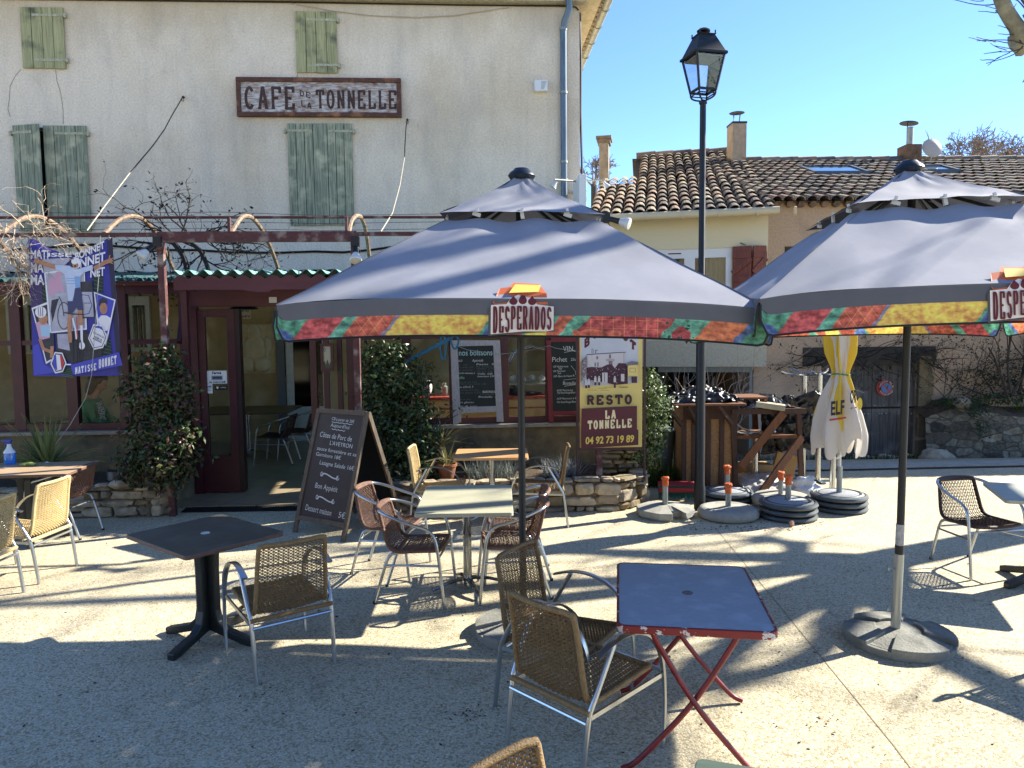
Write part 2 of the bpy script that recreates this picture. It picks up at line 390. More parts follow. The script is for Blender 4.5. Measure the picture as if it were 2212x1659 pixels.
def mat_stone(name,cols,mortar='#8d8574',sc=5.5,st=(1,1,1.7)):
    m=D.materials.new(name); m.use_nodes=True; n=m.node_tree; L=n.links.new; b=n.nodes['Principled BSDF']; b.inputs['Roughness'].default_value=.9
    tc=n.nodes.new('ShaderNodeTexCoord'); mp=n.nodes.new('ShaderNodeMapping'); mp.inputs['Scale'].default_value=st; L(tc.outputs['Object'],mp.inputs[0])
    nz=n.nodes.new('ShaderNodeTexNoise'); nz.inputs['Scale'].default_value=4; L(mp.outputs[0],nz.inputs['Vector'])
    av=n.nodes.new('ShaderNodeMix'); av.data_type='VECTOR'; av.inputs[0].default_value=.12; L(mp.outputs[0],av.inputs[4]); L(nz.outputs['Color'],av.inputs[5])
    v=n.nodes.new('ShaderNodeTexVoronoi'); v.inputs['Scale'].default_value=sc; L(av.outputs[1],v.inputs['Vector'])
    v2=n.nodes.new('ShaderNodeTexVoronoi'); v2.feature='DISTANCE_TO_EDGE'; v2.inputs['Scale'].default_value=sc; L(av.outputs[1],v2.inputs['Vector'])
    sp=n.nodes.new('ShaderNodeSeparateColor'); L(v.outputs['Color'],sp.inputs[0])
    cr=n.nodes.new('ShaderNodeValToRGB'); e=cr.color_ramp; e.elements[0].color=lin(cols[0])+(1,); e.elements[1].color=lin(cols[-1])+(1,)
    for i,c in enumerate(cols[1:-1]): q=e.elements.new((i+1)/(len(cols)-1)); q.color=lin(c)+(1,)
    L(sp.outputs[0],cr.inputs[0])
    n2=n.nodes.new('ShaderNodeTexNoise'); n2.inputs['Scale'].default_value=18; n2.inputs['Detail'].default_value=6; L(tc.outputs['Object'],n2.inputs['Vector'])
    r2=n.nodes.new('ShaderNodeMapRange'); r2.inputs[1].default_value=.3; r2.inputs[2].default_value=.7; r2.inputs[3].default_value=.55; r2.inputs[4].default_value=1.15; L(n2.outputs[0],r2.inputs[0])
    mm=n.nodes.new('ShaderNodeMix'); mm.data_type='RGBA'; mm.blend_type='MULTIPLY'; mm.inputs[0].default_value=1; L(cr.outputs[0],mm.inputs[6]); L(r2.outputs[0],mm.inputs[7])
    r=n.nodes.new('ShaderNodeMapRange'); r.inputs[1].default_value=.015; r.inputs[2].default_value=.06; L(v2.outputs[0],r.inputs[0])
    x=n.nodes.new('ShaderNodeMix'); x.data_type='RGBA'; x.inputs[6].default_value=lin(mortar)+(1,); L(mm.outputs[2],x.inputs[7]); L(r.outputs[0],x.inputs[0])
    L(x.outputs[2],b.inputs['Base Color'])
    bp=n.nodes.new('ShaderNodeBump'); bp.inputs['Strength'].default_value=.8; bp.inputs['Distance'].default_value=.03; L(r.outputs[0],bp.inputs['Height']); L(bp.outputs[0],b.inputs['Normal'])
    return m
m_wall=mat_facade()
def _x():pass
m_eave=mat('eave_stone','#cfc4a4',.9,col2='#a59b80',scale=14,bump=.4,bscale=30)
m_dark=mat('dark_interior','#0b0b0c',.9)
m_shut_up=mat('shutter_yellow_green','#bdb884',.75,col2='#8d8b62',scale=9,stretch=(6,6,.25),bump=.5,bscale=60,sharp=.2,col3='#5c5f4a',s3=3.5)
m_shut_lo=mat('shutter_blue_green','#adaf8e',.75,col2='#626b57',scale=9,stretch=(6,6,.25),bump=.5,bscale=60,sharp=.2,col3='#c4bf9c',s3=4)
m_iron_pale=mat('painted_hinge','#c9c9a6',.6,col2='#8a8468',scale=30)
m_black=mat('black_metal','#0a0c0d',.5,col2='#121617',scale=20)
m_rust=mat('rusty_burgundy_steel','#5e3330',.7,col2='#3d2021',scale=12,stretch=(1,1,3),bump=.3,col3='#94867d',s3=7)
m_burg=mat('burgundy_frame','#4a1823',.45,col2='#381019',scale=6)
m_burg2=mat('burgundy_header','#5b2c33',.6,col2='#4b222a',scale=5,stretch=(.6,1,3))
m_zinc=mat('zinc','#6f7e88',.45,.55,col2='#56636c',scale=8,stretch=(1,1,.3))
m_zincl=mat('pale_gutter','#a7a899',.5,.3,col2='#80837a',scale=9)
m_teal=mat('corrugated_teal','#6a9fa2',.5,col2='#4d8288',scale=5,col3='#c8d8d0',s3=3,trans=.7)
m_glass=glass('window_glass',-.02); m_glassd=glass('dark_door_glass',.10,(.35,.38,.38))
m_ochre=mat('ochre_plaster','#b59c70',.95,col2='#a0875c',scale=3,bump=.3,col3='#cdb88e',s3=1.1)
m_tile=None
m_white=mat('white_paint','#d8d8d2',.5,col2='#c3c3bc',scale=9)
m_whitew=mat('white_pvc','#e2e2dc',.35)
m_plinth=mat('weathered_cement','#8d7d5d',.95,col2='#5d5643',scale=4,bump=.6,bscale=40,col3='#403e36',s3=2.6)
m_sill=mat('cement_sill','#a49c88',.95,col2='#7f7a6c',scale=14,bump=.5)
m_yel=mat_render('cream_render','#e6d9b2','#d8c9a0','#d9ceb0',.5,.3,grain=60)
m_yelg=mat_render('pale_pebble_render','#cfc8ad','#b0a88f','#c2bba2',.5,.6,grain=50)
m_pink=mat_render('beige_pink_render','#c4aa8d','#af957a','#857664',.7,.4,grain=30)
m_stonew=mat_stone('rubble_stone',['#4f493e','#776e5c','#8d846e','#5a5244','#968c76','#403d36'],mortar='#5f594a',sc=5)
m_stones=mat('field_stone','#a3947a',.92,col2='#7a7062',scale=7,bump=.9,bscale=22,col3='#5a5647',s3=6)
m_stones2=mat('field_stone_pale','#c3b498',.92,col2='#978a74',scale=9,bump=.9,bscale=22,col3='#6a6655',s3=6)
m_stones3=mat('field_stone_ochre','#8f7a55',.92,col2='#6b6350',scale=9,bump=.9,bscale=22)
m_mortar=mat('lime_mortar','#857a66',.95,col2='#665e50',scale=12,bump=.8,bscale=30)
m_soil=mat('soil','#3a2f22',1,col2='#5a4a36',scale=20,bump=1,bscale=40)
m_weath=mat('weathered_planks','#6f6a62',.85,col2='#47423c',scale=7,stretch=(6,6,.35),bump=.6,bscale=40,col3='#86817a',s3=3)
tilecols=[('#8a7b66','#5f564a','#45423a'),('#a4937a','#80735f','#55524a'),('#74695c','#544c43','#3c3a35'),('#937a66','#75614f','#4c483e')]
m_tiles=[mat('clay_tile_%s'%'abcd'[i],a,.9,col2=b_,scale=12,bump=.6,bscale=30,col3=c,s3=5) for i,(a,b_,c) in enumerate(tilecols)]
m_tilebed=mat('clay_tile_channel','#3d352b',.95,col2='#2c2822',scale=9)
m_bark=mat('plane_bark','#8f8a72',.85,col2='#5d5a48',scale=5,bump=.5,bscale=14,col3='#bcb8a0',s3=6,sharp=.4)
m_twig=mat('dark_twig','#41382f',.9); m_twigp=mat('pale_twig','#b9a893',.9,col2='#8f7f6c',scale=9)
m_vine=mat('black_vine','#1d1815',.9)
m_red=mat('faded_red_frame','#7a2431',.5,col2='#641a26',scale=6)
# =====================  GROUND  =====================
b=MB(); X0,X1=-60,70
ys=[-60,-30,-12,-4,0,3,6,9,11.3,12.0,13,16,30,80,400]
def gz(x,y):
    t=min(1,max(0,(y-11.5)/1.5))*min(1,max(0,(x-1.6)/1.6)); return -.26*t
xs=[-400,-60,-20,-10,-6,-3,0,1.6,3.2,6,9,14,24,70,400]
idx=[[b.P([(x,y,gz(x,y))]) for x in xs] for y in ys]
for j in range(len(ys)-1):
    for i in range(len(xs)-1): b.fa((idx[j][i],idx[j][i+1],idx[j+1][i+1],idx[j+1][i]))
tag(b.build('ground',mat_ground(),origin=(0,0,0)),kind='structure')
# drain channel and pale kerb strip at the edge of the square, joints in the paving
m_chan=mat('cast_iron_channel','#191b1d',.6); m_strip=mat('pale_concrete','#b8b4a6',.9,col2='#9f9b8e',scale=12,bump=.4)
b=MB(); p0=G(1560,1023); p1=G(2230,1009); d=(p1-p0).normalized(); n_=Vector((-d.y,d.x,0))
pa=p0-d*1.0; pb=p1+d*9
b.quad(pa+Vector((0,0,.004)),pb+Vector((0,0,.004)),pb+n_*.13+Vector((0,0,.004)),pa+n_*.13+Vector((0,0,.004)))
tag(b.build('drain_channel',m_chan),kind='structure')
b=MB(); b.prism([pa+n_*.13,pb+n_*.13,pb+n_*.42,pa+n_*.42],(0,0,.03)); tag(b.build('kerb_strip',m_strip),kind='structure')
b=MB()
def joint(a,c):
    a=G(*a);c=G(*c);d=(c-a).normalized();s=Vector((-d.y,d.x,0))*.003;z=Vector((0,0,.002)); b.quad(a-s+z,c-s+z,c+s+z,a+s+z)
joint((1545,1140),(1930,1610)); joint((1930,1610),(1990,1690))
tag(b.build('paving_joint',mat('joint_dark','#85795f',.95)),kind='structure')
# =====================  HELPERS FOR WALLS  =====================
def wall_holes(mb,u0,u1,z0,z1,holes,depth,v=0,sgn=1):
    us=sorted(set([u0,u1]+[h[0] for h in holes]+[h[1] for h in holes])); zs=sorted(set([z0,z1]+[h[2] for h in holes]+[h[3] for h in holes]))
    us=[u for u in us if u0<=u<=u1]; zs=[z for z in zs if z0<=z<=z1]
    for a,c in zip(us[:-1],us[1:]):
        for e,g in zip(zs[:-1],zs[1:]):
            cu,cz=(a+c)/2,(e+g)/2
            if any(h[0]<cu<h[1] and h[2]<cz<h[3] for h in holes): continue
            mb.quad((a,v,e),(c,v,e),(c,v,g),(a,v,g))
    for h in holes:
        a,c,e,g=h[:4]; w_=v+depth
        mb.quad((a,v,e),(a,w_,e),(a,w_,g),(a,v,g)); mb.quad((c,v,e),(c,v,g),(c,w_,g),(c,w_,e))
        mb.quad((a,v,g),(a,w_,g),(c,w_,g),(c,v,g)); mb.quad((a,v,e),(c,v,e),(c,w_,e),(a,w_,e))
# =====================  CAFE BUILDING  =====================
uc=FR(1253,400).x; ztop=FR(1000,8).z
def px(x0,y0,x1,y1,v=0):
    a=FR(x0,y1,v); c=FR(x1,y0,v); return a.x,c.x,a.z,c.z
cafe=thing('cafe_building','tall rendered cafe building with faded green shutters and a painted name board','building',FM@Vector((-6,0,0)),FA)
hL=px(50,276,185,492); hM=px(636,270,757,485); hu=px(57,20,134,142); hm=px(645,30,722,152)
b=MB(FM)
wall_holes(b,-16,uc,0,ztop,[hL,hM,hu,hm],.25)
b.quad((uc,0,0),(uc,9,0),(uc,9,ztop),(uc,0,ztop)); b.quad((-16,0,0),(-16,0,ztop),(-16,9,ztop),(-16,9,0)); b.quad((-16,9,0),(-16,9,ztop),(uc,9,ztop),(uc,9,0))
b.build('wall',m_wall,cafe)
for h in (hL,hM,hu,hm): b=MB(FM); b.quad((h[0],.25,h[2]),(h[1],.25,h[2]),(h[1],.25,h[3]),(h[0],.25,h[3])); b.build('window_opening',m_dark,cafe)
# cornice and roof
b=MB(FM); b.b2((-16,-.16,ztop+.002),(uc+.10,.05,ztop+.16)); b.b2((-16,-.42,ztop+.162),(uc+.42,9.3,ztop+.24)); co=b.build('cornice',m_eave,cafe)
b=MB(FM); zt=ztop+.24
A=[(-16,-.45,zt+.002),(uc+.45,-.45,zt+.002),(uc+.45,9.3,zt+.002),(-16,9.3,zt+.002)]; rd=[(-12,4.4,zt+1.7),(uc-3.5,4.4,zt+1.7)]
k=b.P(A+rd); b.fa((k,k+1,k+5,k+4),(k+1,k+2,k+5),(k+2,k+3,k+4,k+5),(k+3,k,k+4),(k,k+3,k+2,k+1))
rr=random.Random(2)
for i in range(46):   # tile ends along the side eave
    v0=-.42+i*.21; b.tube([(uc+.40,v0,zt+.03),(uc+.52,v0,zt-.0)],.095,8)
b.build('roof',m_tiles[1],cafe)
b=MB(FM)
b.tube([(uc+.56,-.5,zt-.06),(uc+.56,9.3,zt-.03)],.075,12)
for i in range(12): b.tube([(uc+.56,-.3+i*.8,zt-.06),(uc+.56,-.27+i*.8,zt-.06)],.083,12)
b.build('gutter',m_zincl,cafe,smooth=True)
# plaster cracks, stains
b=MB(FM); mcr=mat('plaster_crack','#6d6459',.9)
for pts in ([(120,150),(123,175),(131,200),(136,235),(137,268)],[(45,150),(34,163),(22,185),(20,215),(17,235),(22,252)],[(643,158),(640,172)],[(630,10),(648,3)],[(590,520),(545,545)]):
    b=MB(FM); q=[FR(x,y,-.001) for x,y in pts]; b.tube(q,.004,4); b.build('crack',mcr,cafe)
# shutters
def planks(mb,u0,u1,z0,z1,v,n,th=.03,rnd=None,R=None,piv=None):
    w_=(u1-u0)/n
    for i in range(n):
        dz=0 if rnd is None else rnd.uniform(-.008,.004)
        a=Vector((u0+i*w_+.005,v-th/2+(rnd.uniform(-.002,.002) if rnd else 0),z0+dz)); c=Vector((u0+(i+1)*w_-.005,v+th/2,z1))
        ce=(a+c)/2; sz=[abs(c[k]-a[k]) for k in range(3)]
        if R is not None: mb.box(piv+R@(ce-piv),sz,R)
        else: mb.box(ce,sz)
rs=random.Random(5)
def shutter(x0,y0,x1,y1,n,m,hinge,hz,ang=0):
    u0,u1,z0,z1=px(x0,y0,x1,y1,-.03)
    mb=MB(FM); R=None; piv=None
    if ang: R=Matrix.Rotation(ang,3,'Z'); piv=Vector((u0 if hinge<0 else u1,-.03,z0))
    planks(mb,u0,u1,z0,z1,-.03,n,.03,rs,R,piv)
    o=mb.build('shutter',m,cafe)
    w_=(u1-u0)
    for yy in hz:
        hb=MB(FM)
        z=FR((x0+x1)/2,yy,-.05).z
        a,c=((u0-.03,u0+w_*.72) if hinge<0 else (u1-w_*.72,u1+.03))
        ce=Vector(((a+c)/2,-.049,z)); sz=(c-a,.006,.04)
        if R is not None: hb.box(piv+R@(ce-piv),sz,R)
        else: hb.box(ce,sz)
        e=u0-.035 if hinge<0 else u1+.035
        hb.b2((e-.015,-.07,z-.045),(e+.015,0,z+.03)); hb.build('hinge',m_iron_pale,o)
shutter(50,17,136,147,4,m_shut_up,1,(32,129)); shutter(641,26,726,157,4,m_shut_up,1,(42,140))
shutter(41,272,95,498,4,m_shut_lo,-1,(287,),R_(-14)); shutter(106,272,186,500,4,m_shut_lo,1,(288,482))
shutter(627,267,694,487,4,m_shut_lo,-1,(282,)); shutter(695,267,760,486,4,m_shut_lo,1,(283,))
# name board
u0,u1,z0,z1=px(513,170,866,252,-.05)
sg=thing('name_board','long framed wooden board with flaking painted lettering high on the cafe wall','sign',FM@Vector(((u0+u1)/2,-.03,z0)),FA)
m_bd=mat('flaking_white_board','#d0d0cc',.85,col2='#9a7a5e',scale=7,stretch=(1.0,1,6),bump=.5,sharp=.45,col3='#6a4a34',s3=6)
m_frame=mat('brown_frame','#6b4230',.7,col2='#3f2519',scale=10,stretch=(1,1,8),bump=.3,col3='#a06b48',s3=5)
b=MB(FM); b.b2((u0+.03,-.06,z0+.03),(u1-.03,-.02,z1-.03)); b.build('board',m_bd,sg)
b=MB(FM); t=.075
b.b2((u0,-.09,z0),(u1,-.012,z0+t)); b.b2((u0,-.09,z1-t),(u1,-.012,z1)); b.b2((u0,-.088,z0+t),(u0+t,-.012,z1-t)); b.b2((u1-t,-.088,z0+t),(u1,-.012,z1-t)); b.build('frame',m_frame,sg,bevel=.008)
m_let=mat('flaking_letter','#2a1815',.85,col2='#5e463c',scale=22,stretch=(1,1,3),sharp=.2,detail=6)
pr=Print(lambda x,y,l: Vector((u0+(x-513)/353*(u1-u0),-.0602-l*.0002,z1-(y-170)/82*(z1-z0))),FM)
pr.slab('CAFE',526,236,640,46,m_let,wt=.21); pr.slab('DE',646,207,672,11,m_let,wt=.2,slope=.25,serif=False); pr.slab('LA',648,229,674,12,m_let,wt=.2,slope=.3,serif=False)
pr.slab('TONNELLE',680,234,858,38,m_let,wt=.22)
pr.build('lettering',sg)
# electric box, drainpipe, cables, ropes
b=MB(FM); a=px(1155,172,1183,196,-.12); bx=thing('alarm_box','small white alarm box with slotted grille on the cafe wall','alarm box',FM@Vector(((a[0]+a[1])/2,-.06,a[2])),FA)
b.b2((a[0],-.12,a[2]),(a[1],-.002,a[3])); b.build('casing',m_whitew,bx,bevel=.008)
b=MB(FM)
for i in range(7):
    for s_ in (0,1):
        z=a[3]-.035-i*.02; uu=a[0]+(a[1]-a[0])*(.5+ (.08 if s_ else 0)); b.b2((uu,-.1225,z-.004),(uu+.05+.008*(i if s_ else -i+6),-.12,z+.004)); break
b.build('grille',mat('grey_slot','#8d8f8a',.6),bx)
dp=thing('drainpipe','grey zinc drainpipe running down the cafe wall beside its corner','drainpipe',FM@Vector((FR(1218,600,-.1).x,-.08,2)),FA)
ud=FR(1218,300,-.08).x; b=MB(FM)
zz=lambda y:FR(1218,y,-.08).z
ztp=ztop+.16
b.tube([(ud+.08,-.2,ztp+.1),(ud+.09,-.2,zz(25)),(ud+.02,-.1,zz(48)),(ud,-.08,zz(70)),(ud,-.08,zz(430)),(ud,-.08,2.3)],.058,14)
b.build('pipe',m_zinc,dp,smooth=True)
b=MB(FM)
for y in (63,350,388,200): b.tube([(ud,-.08,zz(y)-.02),(ud,-.08,zz(y)+.02)],.068,14); b.b2((ud-.01,-.05,zz(y)-.012),(ud+.01,0,zz(y)+.012))
b.build('clip',m_zincl,dp,smooth=True)
def cable(name,label,pts,r,m,cat='cable',v=-.02,parent=None,group=None,W=None):
    b=MB(FM); q=[FR(x,y,v if len(p)==2 else p[2]) for p in pts for x,y in [p[:2]]]
    b.tube(q,r,5); o=b.build(name,m,parent)
    if parent is None: tag(o,label,cat,group)
    return o
m_cab=mat('black_cable','#141416',.6); m_cabw=mat('pale_cable','#b3a78f',.7); m_rope=mat('pale_rope','#a59d8c',.8)
cable('wall_cable','black cable clipped just under the eave of the cafe',[(-40,-3),(300,1),(640,5),(1000,11),(1215,13),(1243,15),(1250,22)],.014,m_cab)
cable('corner_cable','thick black cable bundle dropping down the corner of the cafe',[(1252,28),(1255,120),(1254,240),(1257,360),(1256,480)],.022,m_cab,v=.03)
cable('wall_cable','thin beige cable drooping below the eave of the cafe',[(640,10),(720,24),(800,34),(900,38),(980,34),(1040,25),(1100,16)],.007,m_cabw)
def rope(name,label,pts,split,vs_):
    r=thing(name,label,'rope',FM@FR(*pts[-1],vs_[-1]),FA)
    q=[FR(x,y,v) for (x,y),v in zip(pts,vs_)]
    b=MB(FM); b.tube(q[:split+1],.009,5); b.build('dark_end',m_cab,r)
    b=MB(FM); b.tube(q[split:],.007,5); b.build('pale_end',m_rope,r)
    b=MB(FM); b.tube([q[0]+Vector((0,.04,0)),q[0]],.02,6); b.tube([q[0]+Vector((.02*math.cos(t),-.01,-.05+.03*math.sin(t))) for t in [0,1,2,3,4,5,6]],.006,5); b.build('anchor',m_rust,r)
rope('guy_rope','long straight guy rope from the wall down to the pergola at left',[(395,209),(372,248),(355,280),(330,315),(281,373),(230,440),(188,498)],4,[-.04,-.5,-1,-1.7,-2.6,-3.8,-4.8])
rope('guy_rope','slack guy rope hanging from below the name board to the pergola',[(880,258),(877,275),(875,310),(874,340),(864,400),(848,460),(823,500)],3,[-.04,-.2,-.8,-1.3,-2.4,-3.6,-4.8])
# projecting light sign with two lamp arms
a=FR(1251,445,-1.0); c=FR(1267,376,-1.0)
ps=thing('projecting_sign','white projecting sign seen edge-on at the cafe corner with lamp arms','sign',FM@Vector(((a.x+c.x)/2,-.6,a.z)),FA)
b=MB(FM); b.b2((a.x,-1.0,a.z-.15),(c.x,-.25,c.z)); b.build('sign_box',m_whitew,ps,bevel=.01)
b=MB(FM); b.b2((a.x+.03,-.25,a.z+.1),(a.x+.07,0,a.z+.15)); b.b2((a.x+.03,-.25,c.z-.15),(a.x+.07,0,c.z-.1)); b.build('bracket',m_zinc,ps)
for sx,xe in ((-1,1198),(1,1308)):
    e=FR(xe,388,-.9); s0=Vector((a.x if sx<0 else c.x,-.6,c.z-.04)); b=MB(FM); b.tube([s0,e],.014,6); ar=b.build('lamp_arm',m_zincl,ps)
    b=MB(FM); b.lathe([(.02,.06),(.025,.02),(.06,-.05),(.062,-.06),(.0,-.065)],12,e+Vector((0,0,-.08)),Matrix.Rotation(sx*-.6,3,'Y')); b.build('lamp_head',m_white,ar,smooth=True)
# black insulated cable run on wall at pergola height
cable('wall_cable','black wavy cable bundle clipped low across the cafe wall',[(20,540),(200,528),(360,540),(420,540),(500,545),(600,546),(680,543),(740,545),(800,540),(870,530),(960,522)],.02,m_cab)
# low grey back-wall strip etc. : interior of the veranda
VW=-3.8     # window plane
VP_=-4.5    # porch front
def px2(x0,y0,x1,y1,v=VW): return px(x0,y0,x1,y1,v)
ver=thing('veranda','glazed burgundy veranda with corrugated teal roof across the front of the cafe','veranda',FM@Vector((-4,-3.8,0)),FA)
zs=.84; zhead=FR(300,618,VW).z
uR=FR(1300,800,VW).x
uD0=FR(432,800,VW).x; uD1=FR(757,800,VW).x
# plinth walls (left and right of the door) with sills
b=MB(FM); b.b2((-14,VW-.1,0),(uD0-.12,VW+.12,zs)); b.b2((uD1,VW-.1,0),(uR,VW+.12,zs)); b.b2((uD0-.36,VP_+.0,0),(uD0-.12,VW-.1,zs+.02)); b.build('low_wall',m_plinth,ver)
b=MB(FM); b.b2((-14,VW-.16,zs),(uD0-.36,VW+.13,zs+.04)); b.b2((uD1,VW-.16,zs),(uR,VW+.13,zs+.04)); b.b2((uD0-.40,VP_-.03,zs+.02),(uD0-.10,VW-.16,zs+.05)); b.build('sill',m_sill,ver)
# frames
def frame_mull(xs,y=800): return [FR(x,y,VW).x for x in xs]
zt_=FR(300,738,VW).z
b=MB(FM); z0=zs+.04
left=frame_mull([-180,-70,42,157,270,405]); 
b.b2((-14,VW-.04,z0),(uD0,VW+.04,z0+.09)); b.b2((-14,VW-.04,zhead-.1),(uD0,VW+.04,zhead)); b.b2((-14,VW-.035,zt_-.03),(uD0,VW+.035,zt_+.03))
for u in left+[-9,-10,-11]: b.b2((u-.065,VW-.045,z0),(u+.065,VW+.045,zhead))
b.build('window_frame',m_burg,ver)
right=frame_mull([760,879,979,1089,1187,1262]); zr=FR(1000,726,VW).z
b=MB(FM)
b.b2((uD1,VW-.04,z0),(uR,VW+.04,z0+.08)); b.b2((uD1,VW-.04,zhead-.1),(uR,VW+.04,zhead)); b.b2((uD1,VW-.035,zr-.03),(uR,VW+.035,zr+.05))
for u in right+[uR-.05]: b.b2((u-.055,VW-.045,z0),(u+.055,VW+.045,zhead))
b.build('window_frame',m_burg,ver)
b=MB(FM)
allu=sorted([-14]+[-11,-10,-9]+left)
for a,c in zip(allu[:-1],allu[1:]): b.quad((a,VW,z0),(c,VW,z0),(c,VW,zhead),(a,VW,zhead))
b.build('pane',m_glass,ver)
b=MB(FM)
for a,c in zip(right[:-1]+[right[-1]],right[1:]+[uR-.05]): b.quad((a,VW,z0),(c,VW,z0),(c,VW,zhead),(a,VW,zhead))
b.quad((uR-.02,VW,z0),(uR-.02,0,z0),(uR-.02,0,zhead),(uR-.02,VW,zhead)); b.build('pane',m_glass,ver)
b=MB(FM); b.b2((uR-.05,VW+.05,0),(uR+.04,0,zs)); b.b2((uR-.06,VW+1.8,zs),(uR+.02,VW+1.9,zhead)); b.build('end_wall',m_plinth,ver)
b=MB(FM); b.b2((-14,VW-.14,zhead),(uD0-.3,VW+.05,zhead+.05)); b.b2((uD1,VW-.1,zhead),(uR,VW+.05,zhead+.12)); b.build('gutter_board',mat('dark_red_board','#5f2226',.6),ver)
# corrugated roof
zf=FR(200,606,VW-.1).z; zb=FR(600,589,-.05).z
def corr(u,v):
    uu=-14+u*(uR+14.05); return Vector((uu,VW-.22+v*(3.8+.18),zf+(zb-zf)*v+.022*math.sin(uu*2*math.pi/.11)))
b=MB(FM); b.grid(corr,1500,3); b.build('roof_sheet',m_teal,ver,solid=.004)
# torn flashing of the roof against the wall
b=MB(FM); rr=random.Random(8)
for i in range(90):
    u=-13+i*.17; b.quad((u,-.02,zb+.02),(u+.19,-.02,zb+.02),(u+.19,-.2,zb-.0+rr.uniform(0,.05)),(u,-.2,zb+rr.uniform(0,.05)))
b.build('flashing',mat('dull_blue_flashing','#2b4650',.7,col2='#18282f',scale=8),ver)
# porch : header, scalloped board, jambs
hz0=FR(560,662,VW).z; hz1=FR(560,628,VW).z
b=MB(FM); b.b2((uD0-.1,VW-.06,hz0),(uD1+.1,VW+.03,hz1+.05)); b.build('door_header',m_burg2,ver,bevel=.004)
b=MB(FM); sb0=FR(374,602,VP_).x; sb1=FR(900,602,VP_).x; zt1=FR(500,602,VP_).z; zb1=FR(500,626,VP_).z
pts=[]; nn=int((sb1-sb0)/.17)
for i in range(nn):
    a=sb0+i*(sb1-sb0)/nn; wd=(sb1-sb0)/nn
    pts+= [(a+wd*t,VP_,zt1+.045*math.sin(math.pi*t)) for t in (0,.25,.5,.75)]
pts.append((sb1,VP_,zt1)); bot=[(sb1,VP_,zb1),(sb0+1.15,VP_,zb1),(sb0+1.1,VP_,zb1-.03),(sb0+.95,VP_,zb1-.03),(sb0+.8,VP_,zb1),(sb0,VP_,zb1)]
b.prism(pts+bot,(0,.035,0)); b.build('scalloped_board',m_burg2,ver)
b=MB(FM)
def cor2(u,v):
    uu=sb0+u*(sb1-sb0); return Vector((uu,VP_-.03+v*1.3,zt1+.075+.02*v+.03*math.sin(uu*2*math.pi/.17)))
b.grid(cor2,260,3); b.build('porch_roof',mat('pale_teal_sheet','#7fb0a8',.5,col2='#5d8f8c',scale=5),ver,solid=.004)
b=MB(FM)
b.b2((uD0-.1,VW-.05,.03),(uD0,VW+.05,hz0)); 
b.bar((FR(380,740,VP_).x,VP_+.1,FR(380,740,VP_).z),(FR(404,640,VW).x,VW-.06,zt1-.05),.05,.05)
b.b2((sb0+.05,VP_+.06,zs+.05),(sb0+.12,VP_+.13,zt1)); 
xr=[FR(x,850,VW).x for x in (680,707,736)]
b.b2((xr[0]-.04,VW-.05,.03),(xr[0]+.04,VW+.05,hz0)); b.b2((xr[1]-.035,VW-.03,.03),(xr[1]+.035,VW+.03,hz0)); b.b2((xr[2]-.03,VW-.03,.03),(xr[2]+.03,VW+.03,hz0))
b.build('door_frame',m_burg,ver)
b=MB(FM); b.quad((xr[0],VW,.06),(xr[2],VW,.06),(xr[2],VW,hz0),(xr[0],VW,hz0)); b.quad((xr[2],VW,zs),(uD1,VW,zs),(uD1,VW,hz0),(xr[2],VW,hz0)); b.build('side_pane',m_glass,ver)
# door leaf on the left, with bottom panel
lu0=uD0; lu1=FR(513,850,VW).x; zd=hz0-.03
dl=MB(FM); s_=.09
dl.b2((lu0,VW-.03,.04),(lu0+s_,VW+.03,zd)); dl.b2((lu1-s_*1.1,VW-.03,.04),(lu1,VW+.03,zd)); dl.b2((lu0+s_,VW-.03,zd-.1),(lu1-s_,VW+.03,zd)); dl.b2((lu0+s_,VW-.028,.04),(lu1-s_,VW+.028,.52))
door=dl.build('door',m_burg,ver,bevel=.004)
b=MB(FM); b.quad((lu0+s_,VW,.52),(lu1-s_,VW,.52),(lu1-s_,VW,zd-.1),(lu0+s_,VW,zd-.1)); b.build('door_pane',m_glass,door)
b=MB(FM); b.b2((lu1+.0,VW-.02,.05),(lu1+.06,VW+.1,zd)); b.build('door_stop',mat('darkest_burgundy','#240a12',.5),ver)
# floor of the veranda and tile step
m_ft=D.materials.new('floor_tiles'); m_ft.use_nodes=True; n=m_ft.node_tree; bb_=n.nodes['Principled BSDF']; br=n.nodes.new('ShaderNodeTexBrick'); tc=n.nodes.new('ShaderNodeTexCoord'); mp=n.nodes.new('ShaderNodeMapping'); mp.inputs['Rotation'].default_value=(0,0,R_(20))
n.links.new(tc.outputs['Object'],mp.inputs[0]); n.links.new(mp.outputs[0],br.inputs['Vector']); br.offset=0
for k_,v_ in (('Color1','#9c8d74'),('Color2','#91836b'),('Mortar','#5a5142')): br.inputs[k_].default_value=lin(v_)+(1,)
br.inputs['Scale'].default_value=1; br.inputs['Brick Width'].default_value=.42; br.inputs['Row Height'].default_value=.42; br.inputs['Mortar Size'].default_value=.006
n.links.new(br.outputs['Color'],bb_.inputs['Base Color']); bb_.inputs['Roughness'].default_value=.35
b=MB(FM); k=b.P([(uD0-.12,VP_+.02,.02),(uD1+.3,VP_+.02,.02),(uD1+.3,VW+.1,.035),(uD0-.12,VW+.1,.035)]); b.fa((k,k+1,k+2,k+3))
k=b.P([(-14,VW+.1,.035),(uR,VW+.1,.035),(uR,0,.15),(-14,0,.15)]); b.fa((k,k+1,k+2,k+3)); b.prism([(uD0-.12,VP_+.02,0),(uD1+.3,VP_+.02,0),(uD1+.3,VP_+.03,0),(uD0-.12,VP_+.03,0)],(0,0,.019)); b.build('tiled_floor',m_ft,ver)
